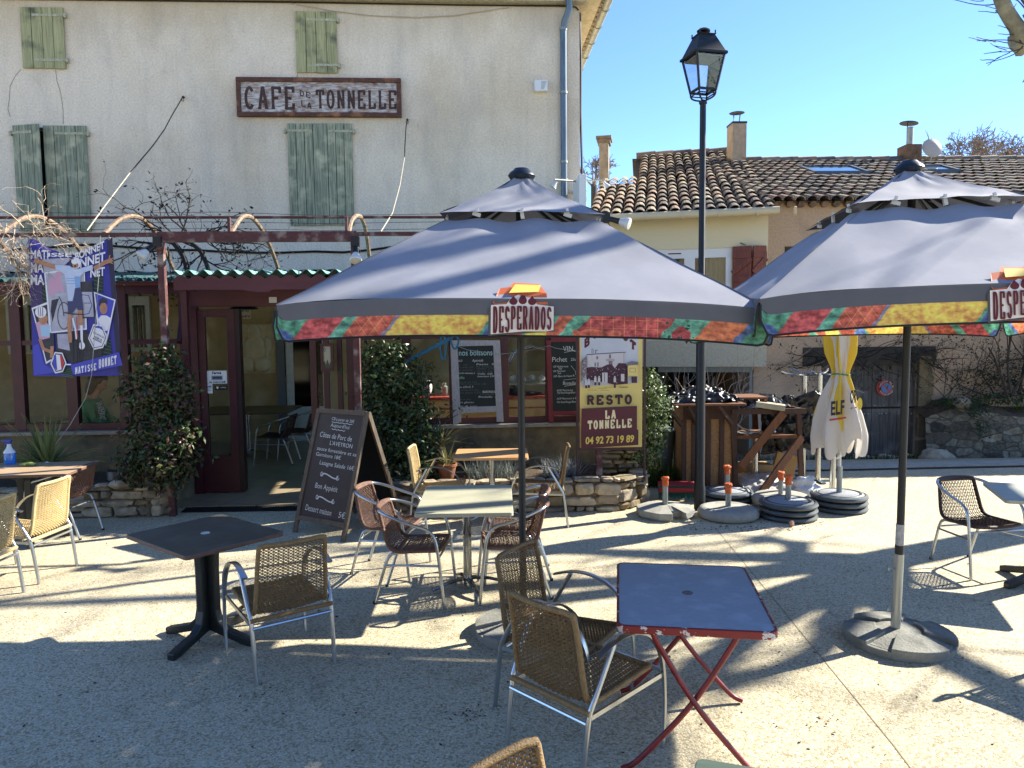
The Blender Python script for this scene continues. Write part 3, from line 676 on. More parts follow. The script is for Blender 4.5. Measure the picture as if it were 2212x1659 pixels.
b=MB(FM); b.b2((-14,-.02,.0),(uR,-.004,zb-.25)); b.build('inner_wall',m_ochre,ver)
# grille mat before the door
gq=[G(392,1108),G(640,1104),G(652,1094),G(405,1097)]
b=MB(); z_=Vector((0,0,.006)); b.quad(*[q+z_ for q in gq])
for i in range(46):
    a=gq[0].lerp(gq[1],i/45); c=gq[3].lerp(gq[2],i/45); b.bar(a+z_*1.6,c+z_*1.6,.012,.006)
tag(b.build('floor_grate',m_chan),'black slotted grate set in the ground before the cafe door','grate')
# =====================  INSIDE THE VERANDA  =====================
# white inner door with dark glass
a=FR(619,944,-.06); c=FR(722,640,-.06)
a=Vector((FR(622,900,-.06).x,-.06,.13)); u1=FR(716,900,-.06).x; zt=2.42
wd=thing('inner_door','white inner door with dark glass at the back of the veranda','door',FM@Vector(((a.x+u1)/2,-.05,.13)),FA)
b=MB(FM); t=.13
b.b2((a.x,-.08,.14),(a.x+t,-.03,zt)); b.b2((u1-t,-.08,.14),(u1,-.03,zt)); b.b2((a.x+t,-.08,zt-.14),(u1-t,-.03,zt)); b.b2((a.x+t,-.078,.14),(u1-t,-.03,.30)); b.b2((a.x+t,-.078,.62),(u1-t,-.03,.76)); b.b2((a.x+t,-.062,.30),(u1-t,-.03,.62)); b.build('door_leaf',m_white,wd,bevel=.006)
b=MB(FM); b.b2((a.x+t,-.06,.76),(u1-t,-.035,zt-.14)); b.build('glass_pane',mat('black_glass','#06080a',.08),wd)
b=MB(FM)
for z in (.5,1.2,2.0): b.b2((a.x-.012,-.1,z),(a.x+.012,-.06,z+.09))
b.build('hinge',m_zincl,wd)
b=MB(FM); b.b2((a.x-.16,-.09,.14),(a.x-.02,-.03,2.5)); tag(b.build('door_post',mat('grey_post','#6c7073',.7)),'grey post beside the white inner door','post')
# wall relief : torso seen from the back
rc=FR(552,757,-.05); rl=thing('wall_relief','pale plaster relief of a torso hung on the ochre inner wall','relief',FM@Vector((rc.x,-.05,rc.z-.5)),FA)
m_pl=mat('relief_plaster','#dccaa4',.9,col2='#c3ae86',scale=6,bump=.3)
k=13.3/1600
b=MB(FM); cx,cz=rc.x,rc.z
b.prism([(cx-.36,-.05,cz-.42),(cx+.36,-.05,cz-.42),(cx+.36,-.05,cz+.47),(cx-.36,-.05,cz+.47)],(0,.045,0)); b.build('slab',m_pl,rl,bevel=.02)
b=MB(FM)
def ell(x,z,rx,rz,ry,sd,amp=.06): b.blob((cx+x,-.06,cz+z),(rx,ry,rz),sd,amp,16,10)
ell(-.01,.33,.12,.14,.09,1); ell(0,.2,.08,.1,.06,2); ell(0,.02,.21,.24,.10,3); ell(-.22,.08,.07,.17,.06,4); ell(.22,.08,.07,.17,.06,5); ell(-.2,-.06,.05,.14,.05,6); ell(.2,-.06,.05,.14,.05,7); ell(-.11,-.25,.145,.15,.13,8,.03); ell(.11,-.25,.145,.15,.13,9,.03); ell(0,-.13,.2,.08,.07,10)
b.build('torso',m_pl,rl,smooth=2)
# enamel shade and small plate
s_=FR(527,668,-1.6); sh=thing('pendant_shade','black enamel shade hanging over the inner table','lamp',FM@s_,FA)
b=MB(FM); b.lathe([(.03,.12),(.06,.08),(.15,.06),(.22,-.0),(.21,-.0),(.14,.045),(0,.05)],20,s_); b.build('shade',m_black,sh,smooth=True)
b=MB(FM); b.tube([s_+Vector((0,0,.12)),s_+Vector((0,0,.6))],.008,5); b.build('cord',m_black,sh)
q=px(512,666,541,689,-.03); pl=thing('small_plate','small cream plate with old lettering on the inner wall under the lamp shade','sign',FM@Vector(((q[0]+q[1])/2,-.03,q[2])),FA)
b=MB(FM); b.b2((q[0],-.03,q[2]),(q[1],-.015,q[3])); b.build('plate',mat('cream_plate','#cfc6a8',.6),pl)
pr=Print(lambda x,y,l: Vector((q[0]+(x-512)/29*(q[1]-q[0]),-.031-l*.0002,q[3]-(y-666)/23*(q[3]-q[2]))),FM)
m_ink=mat('dark_ink','#2b2622',.7); m_redink=mat('red_ink','#9c2a28',.7)
pr.text('TROP TOT',515,674,538,4.5,m_ink,.03); pr.text("L'apéro",514,686,539,7,m_redink,.02,shear=.2); pr.build('lettering',pl)
# notices on the door glass
def notice(x0,y0,x1,y1,v,label,fn,bg_='#dfe3e2',name='notice'):
    q=px(x0,y0,x1,y1,v); t_=thing(name,label,'notice',FM@Vector(((q[0]+q[1])/2,v,q[2])),FA)
    b=MB(FM); b.b2((q[0],v,q[2]),(q[1],v+.003,q[3])); b.build('sheet',mat('paper_'+bg_[1:],bg_,.6),t_)
    pr=Print(lambda x,y,l: Vector((q[0]+(x-x0)/(x1-x0)*(q[1]-q[0]),v-.0008-l*.0002,q[3]-(y-y0)/(y1-y0)*(q[3]-q[2]))),FM); fn(pr); pr.build('print',t_)
def f1(p):
    p.text('Fermé',467,806.5,480,5,m_ink,.04); p.rect(462,809,479,820,mat('print_grey','#9da3ad',.7)); p.rect(464,812,477,819,mat('print_dark','#4a4e63',.7)); p.text('le mercredi',460.5,826,482,4,m_ink,.04)
notice(448,800.5,489.5,829,VW-.012,'white closing-day notice taped inside the open door glass',lambda p:(p.text('Fermé',459,808,478,5.5,m_ink,.04),p.rect(457,811,481,822,mat('print_grey','#9da3ad',.7)),p.rect(459,813,479,819,mat('print_dark','#3f4358',.7)),p.text('le mercredi',453,827,486,4,m_ink,.04)))
notice(444,829.5,458.5,850,VW-.012,'small white notice with blue heading on the door glass',lambda p:(p.text('umih',446,837,457,4.5,mat('blue_ink','#1d56a0',.6),.04),p.rect(446,840,456,841,m_zincl),p.rect(446,843,456,844,m_zincl)))
notice(464.5,833,492,843,VW-.012,'narrow black sticker on the door glass',lambda p:(p.text('VOUS',476,838,488,2,m_white,.02),p.poly([(467,835),(473,835),(471,840),(469,840)],m_white)),'#17191b')
q=px(581,641.5,597,654,VW-.08); b=MB(FM); b.b2((q[0],VW-.075,q[2]),(q[1],VW-.062,q[3])); tag(b.build('white_plate',m_white),'blank square white plate on the burgundy door header','plate')
# hanging framed stained-glass panel
q=px(694,742,720,802,VW-.25); hp=thing('framed_panel','small burgundy framed glass panel with flower pattern hanging beside the door','panel',FM@Vector(((q[0]+q[1])/2,VW-.25,q[2])),FA)
b=MB(FM); t=.035
b.b2((q[0],VW-.27,q[2]),(q[0]+t,VW-.24,q[3])); b.b2((q[1]-t,VW-.27,q[2]),(q[1],VW-.24,q[3])); b.b2((q[0]+t,VW-.27,q[2]),(q[1]-t,VW-.24,q[2]+t)); b.b2((q[0]+t,VW-.27,q[3]-t),(q[1]-t,VW-.24,q[3])); b.b2(((q[0]+q[1])/2-.015,VW-.26,q[3]),((q[0]+q[1])/2+.015,VW-.25,q[3]+.2)); b.build('frame',m_burg,hp)
b=MB(FM); b.b2((q[0]+t,VW-.256,q[2]+t),(q[1]-t,VW-.253,q[3]-t)); b.build('pane',mat('milky_glass','#a5a78f',.3),hp)
pr=Print(lambda x,y,l: Vector((q[0]+(x-694)/26*(q[1]-q[0]),VW-.258-l*.0002,q[3]-(y-742)/60*(q[3]-q[2]))),FM)
mg=mat('dark_green_glass','#2b3a31',.3)
for pts in ([(698,797),(698,785),(702,779),(704,788),(707,776),(711,788),(716,774),(717,797)],): pr.poly(pts,mg)
pr.ell(702,755,2.2,4.5,mg); pr.ell(702,755,1.2,3,mat('milky_glass','#a5a78f',.3)); pr.build('motif',hp)
# glass display trolley behind the window
q0=FR(1150,900,-2.6); tr=thing('display_trolley','chrome display trolley with glass shelves behind the veranda window','trolley',FM@Vector((q0.x,-2.6,.1)),FA)
m_chr=mat('chrome','#c9cdd0',.18,1.0); b=MB(FM)
hw=.38
for v in (-2.85,-2.35):
    b.tube([(q0.x-hw,v,.12),(q0.x-hw,v,1.55),(q0.x-hw+.12,v,1.78),(q0.x,v,1.86),(q0.x+hw-.12,v,1.78),(q0.x+hw,v,1.55),(q0.x+hw,v,.12)],.014,8)
b.build('frame',m_chr,tr,smooth=True)
for z in (.5,.8,1.05,1.3):
    b=MB(FM); b.b2((q0.x-hw,-2.85,z),(q0.x+hw,-2.35,z+.02)); b.build('shelf',m_zincl,tr)
b=MB(FM); rr=random.Random(3)
for z in (.82,1.07,1.32):
    for i in range(5): b.blob((q0.x-.28+i*.14,-2.65+rr.uniform(-.1,.1),z+.06),(.05,.05,.05),i,.3,8,5)
b.build('glassware',m_white,tr)
# =====================  WALL-END ITEMS : boards in front of the right windows  =====================
m_slate=mat('slate_board','#15211d',.75,col2='#202b28',scale=5); m_chalk=mat('chalk','#c9cbc4',.9); m_chalkd=mat('faint_chalk','#58635e',.9); m_chalkg=mat('green_chalk','#8fb98a',.9); m_aqua=mat('aqua_chalk','#a8cfc9',.9)
m_wfr=mat('white_washed_wood','#aaa9a8',.7,col2='#8f8e8c',scale=14,stretch=(3,1,1))
BV=VW-.12
def bmap(x0,y0,x1,y1,v,c):   # corner pixel mapping by ray (plane v)
    def f(x,y,l):
        p=FR(x,y,v-.001-l*.0002); return p
    return f
bn=thing('drinks_board','black chalkboard listing drinks in a whitewashed frame before the window','chalkboard',FM@Vector((FR(1030,915,BV).x,BV,zs+.05)),FA)
def pq(pts,v): return [FR(x,y,v) for x,y in pts]
b=MB(FM)
b.prism(pq([(973,729),(992,735),(993,909),(976,918)][0:0] or [(972.5,735),(988,741),(996,912),(979,918)],BV),(0,.03,0))
b.prism(pq([(1065,741),(1080,735),(1088,911),(1073,911)],BV),(0,.03,0))
b.prism(pq([(972.5,735),(1080,735),(1080,746),(988,748)],BV-.003),(0,.03,0)); b.prism(pq([(994,880),(1073,877),(1073,889),(994,893)],BV-.003),(0,.03,0)); b.build('frame',m_wfr,bn)
b=MB(FM); b.prism(pq([(985,746),(1068,746),(1072,880),(992,882)],BV+.008),(0,.012,0)); b.build('slate',m_slate,bn)
pr=Print(bmap(0,0,0,0,BV+.006,0),FM)
zc=lambda zx,zy:(932.6+zx*.14878,724.2+zy*.14878)   # zoom (1700,1320) scale 600/2212*.5486
def zt_txt(t,x0,y,x1,h,m,**k_): 
    a=zc(x0,y); c=zc(x1,y); pr.text(t,a[0],a[1],c[0],h*.1488,m,**k_)
zt_txt('nos boissons',395,295,880,85,m_aqua,bold=.0,slope=-.01)
zt_txt('CHAUD',345,385,445,30,m_chalk); zt_txt('Apéritifs',585,385,745,38,m_chalk,shear=.2)
rr=random.Random(4)
lines=[('Café   1,50',350,445,510),('Café crème 2,50',350,480,600),('Choc chaud 2,50',350,520,590),('Chocolat viennois 3',350,560,620),('Pastis  2',650,435,900),('Kir vin blanc 3',650,470,905),('Martini  3,50',655,500,895),('Vin cuit  2,50',660,535,880),('Vodka  4,00',660,570,880),('Americano 3,50',660,610,905),('Coca cola 3,50 (33cl)',375,690,650),('Sirop à l\'eau (25cl) 1,80',380,715,785),('Jus (25cl) 3',380,765,600),('Eau gazeuse 2,50 (33cl)',370,805,680),('Thé glacé 3,50',375,850,710),('Pression 3',710,875,940),('Bouteille  4',680,905,940),('Demandez',370,945,570),('nos glaces',370,985,610),('Lundi soir',375,1040,660),('soir',530,1075,650)]
for t,x0,y,x1 in lines: zt_txt(t,x0,y,x1,26,m_chalkd if rr.random()<.75 else m_chalk,slope=rr.uniform(-.03,.02),shear=.15)
zt_txt('softs',365,635,475,40,m_chalkg); zt_txt('BIERES',740,838,925,34,m_chalk); pr.build('chalk_writing',bn)
wn=thing('wine_board','narrow chalkboard headed vin in a red frame before the end window','chalkboard',FM@Vector((FR(1220,915,BV).x,BV,zs+.05)),FA)
b=MB(FM)
b.prism(pq([(1180,735),(1190,735),(1196,917),(1186,918)],BV),(0,.03,0)); b.prism(pq([(1248,735),(1252,735),(1254,917),(1249,917)],BV),(0,.03,0)); b.prism(pq([(1190,727),(1250,726),(1250,738),(1190,739)],BV-.002),(0,.03,0)); b.prism(pq([(1194,888),(1250,887),(1250,895),(1194,897)],BV-.002),(0,.03,0)); b.build('frame',m_red,wn)
b=MB(FM); b.prism(pq([(1189,738),(1249,737),(1250,888),(1194,889)],BV+.008),(0,.012,0)); b.build('slate',m_slate,wn)
pr=Print(bmap(0,0,0,0,BV+.006,0),FM)
zt_txt('VIN',1905,230,2050,75,m_chalk); pr.line([zc(1925,250),zc(2080,218)],.8,m_chalk); zt_txt('Pichet',1750,385,1965,70,m_chalk,slope=-.01); zt_txt('25cl',2020,370,2110,40,m_chalk)
for t,x0,y,x1 in [('IGP Méditerranée',1765,470,1980),('Rouge',1840,495,1890),('IGP Pierrevert',1765,535,1940),('Rosé',1830,565,1875),('IGP Alpes de Haute Pr.',1770,610,2080),('AOP Pierrevert',1815,815,2050),('75cl Rosé-Rouge-Blanc',1820,850,2085),('AOP Pierrevert la Bl.',1815,935,2110),('75cl Rosé-Rouge-Blanc',1815,985,2095)]: zt_txt(t,x0,y,x1,28,m_chalk,slope=-.03,shear=.1)
pr.line([zc(2020,440),zc(2085,520),zc(2090,570)],.6,m_chalk); pr.line([zc(1915,650),zc(2110,628)],.6,m_chalk); zt_txt('Bouteille',1905,718,2090,50,m_chalk,shear=.1); pr.line([zc(1925,740),zc(2090,715)],.7,m_chalk); pr.build('chalk_writing',wn)
# =====================  HOUSES AT THE RIGHT  =====================
def rot_frame(o,ang): return Matrix.Translation(o)@Matrix.Rotation(ang,4,'Z')
def fr(Mx,x,y,v=0):
    I=Mx.inverted(); d=I.to_3x3()@ray(x,y); c=I@C0; return c+d*((v-c.y)/d.y)
def tileroof(mb,M,u0,u1,v0,z0,v1,z1,rnd,pitch=.195,row=.36,cut=None,skip=None):
    L=math.hypot(v1-v0,z1-z0); dv=(v1-v0)/L; dz=(z1-z0)/L; nrm=Vector((0,-dz,dv)); dr=Vector((0,dv,dz))
    nc=int((u1-u0)/pitch); nr=int(L/row)+1
    for i in range(nc+1):
        u=u0+i*pitch
        for j in range(nr):
            s_=j*row-.05; s2=min(s_+row*1.18,L)
            if s_>L-.1: continue
            if cut and not cut(u,s_): continue
            if skip and skip(u,s_+.15): continue
            mb.mi=rnd.choice([0,0,1,1,2,2,3]); du=rnd.uniform(-.012,.012); hh=rnd.uniform(-.006,.008); sk=rnd.uniform(-.014,.014)
            r0=.098;r1=.078; pp=[]
            for (s,r,lift,off) in ((s_,r0,.045+hh,du),(s2,r1,.02+hh,du+sk)):
                pp.append(mb.P([Vector((u+off,v0,z0))+dr*s+nrm*(lift)+Vector((math.cos(a)*r,0,0))+nrm*(math.sin(a)*r*.85) for a in [math.pi*k/6 for k in range(7)]]))
            for k in range(6): mb.fa((pp[0]+k,pp[0]+k+1,pp[1]+k+1,pp[1]+k))
            # thickness lip at the lower end
            q=mb.P([Vector((u+du,v0,z0))+dr*s_+nrm*(.045+hh)+Vector((math.cos(a)*.083,0,0))+nrm*(math.sin(a)*.083*.85) for a in [math.pi*k/6 for k in range(7)]])
            for k in range(6): mb.fa((q+k,q+k+1,pp[0]+k+1,pp[0]+k))
rt=random.Random(21)
YM=rot_frame((3.0,12.98,0),R_(-11)); PM=rot_frame((4.45,13.02,0),R_(1.5))
# -- yellow house
yh=thing('cream_house','cream rendered house with white framed window and tiled roof beside the lamp post','house',(3.0,12.98,0),R_(-11))
ye=fr(YM,1668,458).z; uL=-1.55; yzr=fr(YM,1420,333,5.4).z-.08; uRt=fr(YM,1658,600).x; zb_=fr(YM,1500,792).z
wq=[fr(YM,1402,535),fr(YM,1579,629)]; wh=(wq[0].x,wq[1].x,wq[1].z,fr(YM,1500,537).z)
b=MB(YM); wall_holes(b,uL,uRt,zb_,ye+.02,[wh],.14)
b.quad((uL,0,zb_),(uL,2.5,zb_),(uL,2.5,ye+.9),(uL,0,ye)); b.quad((uL+.6,2.5,zb_),(uL+.6,5.5,zb_),(uL+.6,5.5,yzr-.1),(uL+.6,2.5,ye+.9)); b.quad((uRt,0,zb_),(uRt,0,ye),(uRt,5.5,yzr-.08),(uRt,5.5,zb_)); b.quad((uL,0,zb_),(uRt,0,zb_),(uRt,3,zb_),(uL,3,zb_)); b.build('wall',m_yel,yh)
b=MB(YM); b.b2((uL+.0,-.012,zb_-.001),(uRt+.0,.0,fr(YM,1500,735).z)); b.build('lower_render_band',m_yelg,yh)
b=MB(YM); b.b2((uL-.8,.5,-.5),(uL+1.3,.75,zb_)); b.b2((uL-.8,2.9,-.5),(uRt+.3,3,zb_)); b.build('garage_wall',mat('dark_garage_wall','#3c3d3a',.95,col2='#2b2a28',scale=3),yh)
b=MB(YM); g0=fr(YM,1428,799,.1); g1=fr(YM,1625,799,.1); b.b2((g0.x-.05,.06,zb_-.1),(g1.x,.12,zb_-.0)); b.b2((g1.x-.05,.05,-.4),(g1.x,.12,zb_-.1)); b.build('garage_frame',mat('grey_green_frame','#7f8378',.7),yh)
b=MB(YM); tileroof(b,YM,uL+.02,uRt+.02,-.28,ye-.02,5.4,yzr,rt,cut=lambda u,s_: not(u<uL+.62 and s_>3.0)); b.build('roof',m_tiles,yh)
b=MB(YM); yz=lambda v: ye+.02+(yzr-ye-.02)*(v+.25)/5.75; b.quad((uL-.05,-.25,yz(-.25)),(uRt+.05,-.25,yz(-.25)),(uRt+.05,2.5,yz(2.5)),(uL-.05,2.5,yz(2.5))); b.quad((uL+.6,2.5,yz(2.5)),(uRt+.05,2.5,yz(2.5)),(uRt+.05,5.5,yz(5.5)),(uL+.6,5.5,yz(5.5))); b.quad((uL+.5,5.4,yzr+.0),(uRt,5.4,yzr+.0),(uRt,9,ye+1.0),(uL+.5,9,ye+1.0)); b.build('roof_bed',m_tilebed,yh)
b=MB(YM)
for i in range(9):
    u=uL+.6+i*.42
    if u<uRt: b.mi=i%4; b.tube([(u,5.42,yzr+.05),(u+.46,5.42,yzr+.07)],.10,8)
b.build('ridge',m_tiles,yh)
b=MB(YM); b.tube([(uL-.02,-.36,ye-.05),(uRt+.12,-.36,ye-.03)],.07,10)
for i in range(6): b.tube([(uL+.3+i*.6,-.36,ye-.05),(uL+.33+i*.6,-.36,ye-.05)],.078,10)
gt=b.build('gutter',mat('beige_gutter','#cfbd97',.5),yh,smooth=True)
b=MB(YM); b.tube([(uL+.1,-.36,ye-.08),(uL+.1,-.3,ye-.3),(uL+.04,-.08,ye-.5),(uL+.04,-.08,zb_)],.05,10); b.build('downpipe',mat('beige_gutter','#cfbd97',.5),yh,smooth=True)
wf=MB(YM); u0,u1,z0,z1=wh; f=.09
wf.b2((u0,.03,z1-.16),(u1,.1,z1)); wf.b2((u0,.03,z0),(u0+f,.1,z1-.16)); wf.b2((u1-f,.03,z0),(u1,.1,z1-.16)); wf.b2(((u0+u1)/2-f,.03,z0),((u0+u1)/2+f,.1,z1-.16)); wf.b2((u0+f,.035,z0),(u1-f,.1,z0+.08))
win=wf.build('window',m_whitew,yh)
b=MB(YM); b.quad((u0+f,.07,z0),(u1-f,.07,z0),(u1-f,.07,z1-.16),(u0+f,.07,z1-.16)); b.build('pane',glass('house_glass',.12),win)
b=MB(YM); b.b2((u0+.33,.025,z1-.085),(u0+.55,.03,z1-.065)); b.build('vent_slot',m_burg,win)
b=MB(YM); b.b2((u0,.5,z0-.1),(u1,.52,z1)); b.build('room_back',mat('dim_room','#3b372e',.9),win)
b=MB(YM)
for (a_,c_) in ((u0+.1,u0+.36),((u0+u1)/2+.28,u1-f)):
    b.grid(lambda u,v,a_=a_,c_=c_: Vector((a_+(c_-a_)*u,.13+.018*math.sin(u*(c_-a_)*75),z0+(z1-z0)*v)),60,2)
b.build('curtain',mat('cream_curtain','#d2cba8',.9,trans=.3),win)
m_shr=mat('varnished_shutter','#8a4427',.55,col2='#5f2c19',scale=7,stretch=(5,5,.5))
def zshut(u_a,u_b,va,vb):
    mb=MB(YM); mb.bar((u_a,va,(z0+z1)/2),(u_b,vb,(z0+z1)/2),.025,(z1-z0)+.02)
    d=Vector((u_b-u_a,vb-va,0)); nn=Vector((d.y,-d.x,0)).normalized()*.022
    if nn.y>0: nn=-nn
    for zc_ in (z1-.14,z0+.2): mb.bar(Vector((u_a,va,zc_))+nn,Vector((u_b,vb,zc_))+nn,.02,.10)
    mb.bar(Vector((u_a,va,z0+.3))+nn,Vector((u_b,vb,z1-.2))+nn,.018,.09)
    mb.build('shutter',m_shr,yh)
zshut(u1+.02,u1+.32,-.02,-.12); zshut(u1+.34,u1+.56,-.14,-.04); zshut(u0-.02,u0-.18,-.02,-.14)
b=MB(YM); q=fr(YM,1655+ -10,489,-.02); b.bar((uRt-.45,-.0,ye-.5),(uRt-.38,-.1,ye-.55),.015,.015); b.build('iron_hook',m_rust,yh)
# -- beige house
bh=thing('beige_house','long beige rendered house with low tiled roof, skylights and old plank gate','house',(4.45,13.02,-.26),R_(1.5))
pe=fr(PM,1690,443).z; u_a=fr(PM,1627,850).x; u_b=12.5; pz=-.3
gd=[fr(PM,1740,996).x,fr(PM,1978,996).x]
gzt=fr(PM,1850,790).z
b=MB(PM); wall_holes(b,u_a,u_b,pz,pe+.03,[(fr(PM,1772,900).x,gd[1],pz,gzt),(fr(PM,1692,700).x-.0,fr(PM,1760,700).x,fr(PM,1700,545).z-.45,fr(PM,1700,532).z)],.22)
b.quad((u_a,0,pz),(u_a,0,1.3),(u_a,4,1.3),(u_a,4,pz)); b.build('wall',m_pink,bh)
wq=(fr(PM,1692,700).x,fr(PM,1760,700).x,fr(PM,1700,545).z-.45,fr(PM,1700,532).z)
b=MB(PM); b.b2((wq[0],.15,wq[2]),(wq[1],.2,wq[3])); b.build('small_window',mat('old_dark_window','#4a4138',.8),bh)
b=MB(PM)
RV0,RZ0=-.22,pe+.01; pr1=4.1; KR=(fr(PM,1850,344,pr1).z-.1-RZ0)/(pr1-RV0); pass
def plane_pt(M,x,y):
    # intersection with the beige roof plane
    I=M.inverted(); d=I.to_3x3()@ray(x,y); c=I@C0; k=KR
    t=(RZ0+.11+k*(c.y-RV0)-c.z)/(d.z-k*d.y); return c+d*t
s1=[plane_pt(PM,*p) for p in ((1733,358),(1835,357),(1870,370),(1762,371))]
s2=[plane_pt(PM,*p) for p in ((1985,357),(2035,357),(2054,366),(2003,367))]
def inq(qd,u,v): 
    us=[p.x for p in qd]; v_=[p.y for p in qd]; return min(us)+.05<u<max(us)+.0 and min(v_)-.3<v<max(v_)
cs=math.cos(math.atan(KR))
tileroof(b,PM,fr(PM,1664,450).x,u_b+.1,RV0,RZ0,pr1,RZ0+KR*(pr1-RV0),rt,pitch=.205,skip=lambda u,s_: inq(s1,u,RV0+s_*cs) or inq(s2,u,RV0+s_*cs)); b.build('roof',m_tiles,bh)
b=MB(PM); ul=fr(PM,1664,450).x; b.quad((ul,RV0,RZ0+.02),(u_b,RV0,RZ0+.02),(u_b,pr1,RZ0+.02+KR*(pr1-RV0)),(ul,pr1,RZ0+.02+KR*(pr1-RV0))); zr_=RZ0+KR*(pr1-RV0); b.quad((ul,pr1,zr_),(u_b,pr1,zr_),(u_b,pr1+4,zr_-1.7),(ul,pr1+4,zr_-1.7))
# the strip of roof running back over the cream house valley
b.build('roof_bed',m_tilebed,bh)
b=MB(PM)
for i in range(0,34):
    u=ul+i*.42; b.mi=(i*7)%4; b.tube([(u,pr1,zr_+.06),(u+.46,pr1,zr_+.08)],.10,8)
b.build('ridge',m_tiles,bh)
for s_ in (s1,s2):
    b=MB(PM); us=[p.x for p in s_]; vv=[p.y for p in s_]; a,c=min(us),max(us); v0,v1=min(vv),max(vv)
    def rp(u,v,o=0): return Vector((u,v,RZ0+KR*(v-RV0)+.07+o))
    for (p,q_) in (((a,v0),(c,v0)),((a,v1),(c,v1)),((a,v0),(a,v1)),((c,v0),(c,v1))): b.bar(rp(*p),rp(*q_),.07,.1)
    sk_=b.build('skylight',mat('grey_flashing','#4f565c',.5,.3),bh)
    b=MB(PM); b.quad(rp(a,v0,.03),rp(c,v0,.03),rp(c,v1,.03),rp(a,v1,.03)); b.build('pane',mat('sky_glass','#5f7a8c',.05,.6),sk_)
b=MB(PM)
for i in range(40):   # pointed eave course below tiles
    u=ul+.1+i*.205; b.tube([(u,-.1,pe-.0),(u+.0,.05,pe+.02)],.06,8)
b.build('eave_course',m_tiles[3],bh)
# lintel beam, stone piers and plank gate
b=MB(PM); l0=fr(PM,1734,770).x; l1=fr(PM,2020,770).x; b.b2((l0,-.02,gzt),(l1,.06,gzt+.33)); b.build('lintel',mat('old_lintel','#4d463d',.9,col2='#2f2b26',scale=5,bump=.5),bh)
b=MB(PM)
for i,zz_ in enumerate((-.3,.12,.5,.85,1.2)): b.b2((gd[1],-.03-.006*(i%2),zz_),(gd[1]+.24+.03*(i%2),.06,zz_+.36))
b.build('stone_pier',m_stones3,bh,bevel=.015)
gate=thing('plank_gate','old grey plank gate under a dark lintel in the beige house wall','gate',PM@Vector(((gd[0]+gd[1])/2,.1,-.26)),R_(1.5))
b=MB(PM); ga=fr(PM,1772,900,.1).x; gw=(gd[1]-ga)/11
for i in range(11): b.b2((ga+i*gw+.004,.1+.004*(i%3),-.24+.02*((i*5)%3)),(ga+(i+1)*gw-.004,.14,gzt))
b.build('boards',m_weath,gate)
b=MB(PM); zm=fr(PM,1900,882).z; b.b2((ga+.4,.085,zm-.015),(gd[1],.1,zm+.015)); b.build('joint_bar',m_vine,gate)
b=MB(PM); rr=random.Random(9)
for i in range(14): p=fr(PM,rr.uniform(1860,1975),rr.choice((876,893,894)),.08); b.lathe([(.018,0),(.012,-.01),(0,-.012)],6,p,Matrix.Rotation(R_(-90),3,'X'))
b.build('nail',m_zincl,gate)
# no-parking sign on the gate
c=fr(PM,1911,837.5,.06); rad=fr(PM,1928.5,837,.06).x-c.x
ns=thing('no_parking_sign','round red and blue no parking sign screwed to the plank gate','sign',PM@Vector((c.x,.06,c.z-rad)),R_(1.5))
b=MB(PM); b.lathe([(rad,0),(rad,.012),(0,.0121)],28,c+Vector((0,.02,0)),Matrix.Rotation(R_(90),3,'X')); b.build('disc',mat('sign_red','#b8483c',.6),ns)
pr=Print(lambda x,y,l: Vector((c.x+x*rad,.0065-l*.0003,c.z+y*rad)),PM)
msb=mat('sign_blue','#4d7ba6',.6); msr=mat('sign_red','#b8483c',.6)
pr.ell(0,0,.62,.62,msb,24); pr.line([(-.43,.43),(.43,-.43)],.2,msr)
mbr=mat('sign_pale','#d9c4ae',.7)
def ring_text(pr,t,rad_,a0,a1,h,m,inv=False):
    for i,ch in enumerate(t):
        if ch==' ': continue
        a=R_(a0+(a1-a0)*i/(len(t)-1)); vs_,fs,x0_,x1_,y0_,y1_=glyphs(ch,.02); pr.use(m); ex=Vector((-math.sin(a),math.cos(a)))*(1 if inv else -1); ey=Vector((math.cos(a),math.sin(a)))*(-1 if inv else 1)
        k=pr.mb.P([pr.mp(*(Vector((math.cos(a),math.sin(a)))*rad_+ex*(p[0]-x1_/2)*h+ey*p[1]*h),pr.L) for p in vs_])
        for f_ in fs: pr.mb.fa(tuple(k+j for j in f_))
ring_text(pr,'PRIERE DE NE PAS STATIONNER',.72,170,10,.22,mbr); ring_text(pr,'SORTIE DE VOITURES',.88,205,335,.22,mbr,True)
pr.build('print',ns)
# chimneys
def chimney(name,label,M,x0,x1,ytop,v,zbot,m,cap=None,group='chimneys'):
    a=fr(M,x0,ytop,v); c_=fr(M,x1,ytop,v); t_=thing('chimney',label,'chimney',M@Vector(((a.x+c_.x)/2,v,zbot)),0,group)
    b=MB(M); b.b2((a.x,v,zbot),(c_.x,v+.4,a.z)); b.build('stack',m,t_); return t_,a,c_
t_,a,c_=chimney('chimney','short grey chimney with stone cap beside the cafe corner',YM,1294,1314,300,4.6,4.5,mat('grey_cement','#8c8478',.95,col2='#6c665c',scale=6,bump=.4))
b=MB(YM); b.b2((a.x-.07,4.54,a.z),(c_.x+.07,5.06,a.z+.06)); b.b2((a.x-.04,4.57,a.z-.09),(c_.x+.04,5.03,a.z-.001)); b.build('cap',m_tiles[2],t_)
t_,a,c_=chimney('chimney','tall square rendered chimney with round metal cowl on the ridge',PM,1583,1613,263,3.6,4.9,mat('buff_render','#b3a187',.95,col2='#98876f',scale=9,bump=.5))
b=MB(PM); cx_,cz_=(a.x+c_.x)/2,a.z
b.lathe([(.09,0),(.07,.04),(.0,.04)],12,(cx_,3.8,cz_))
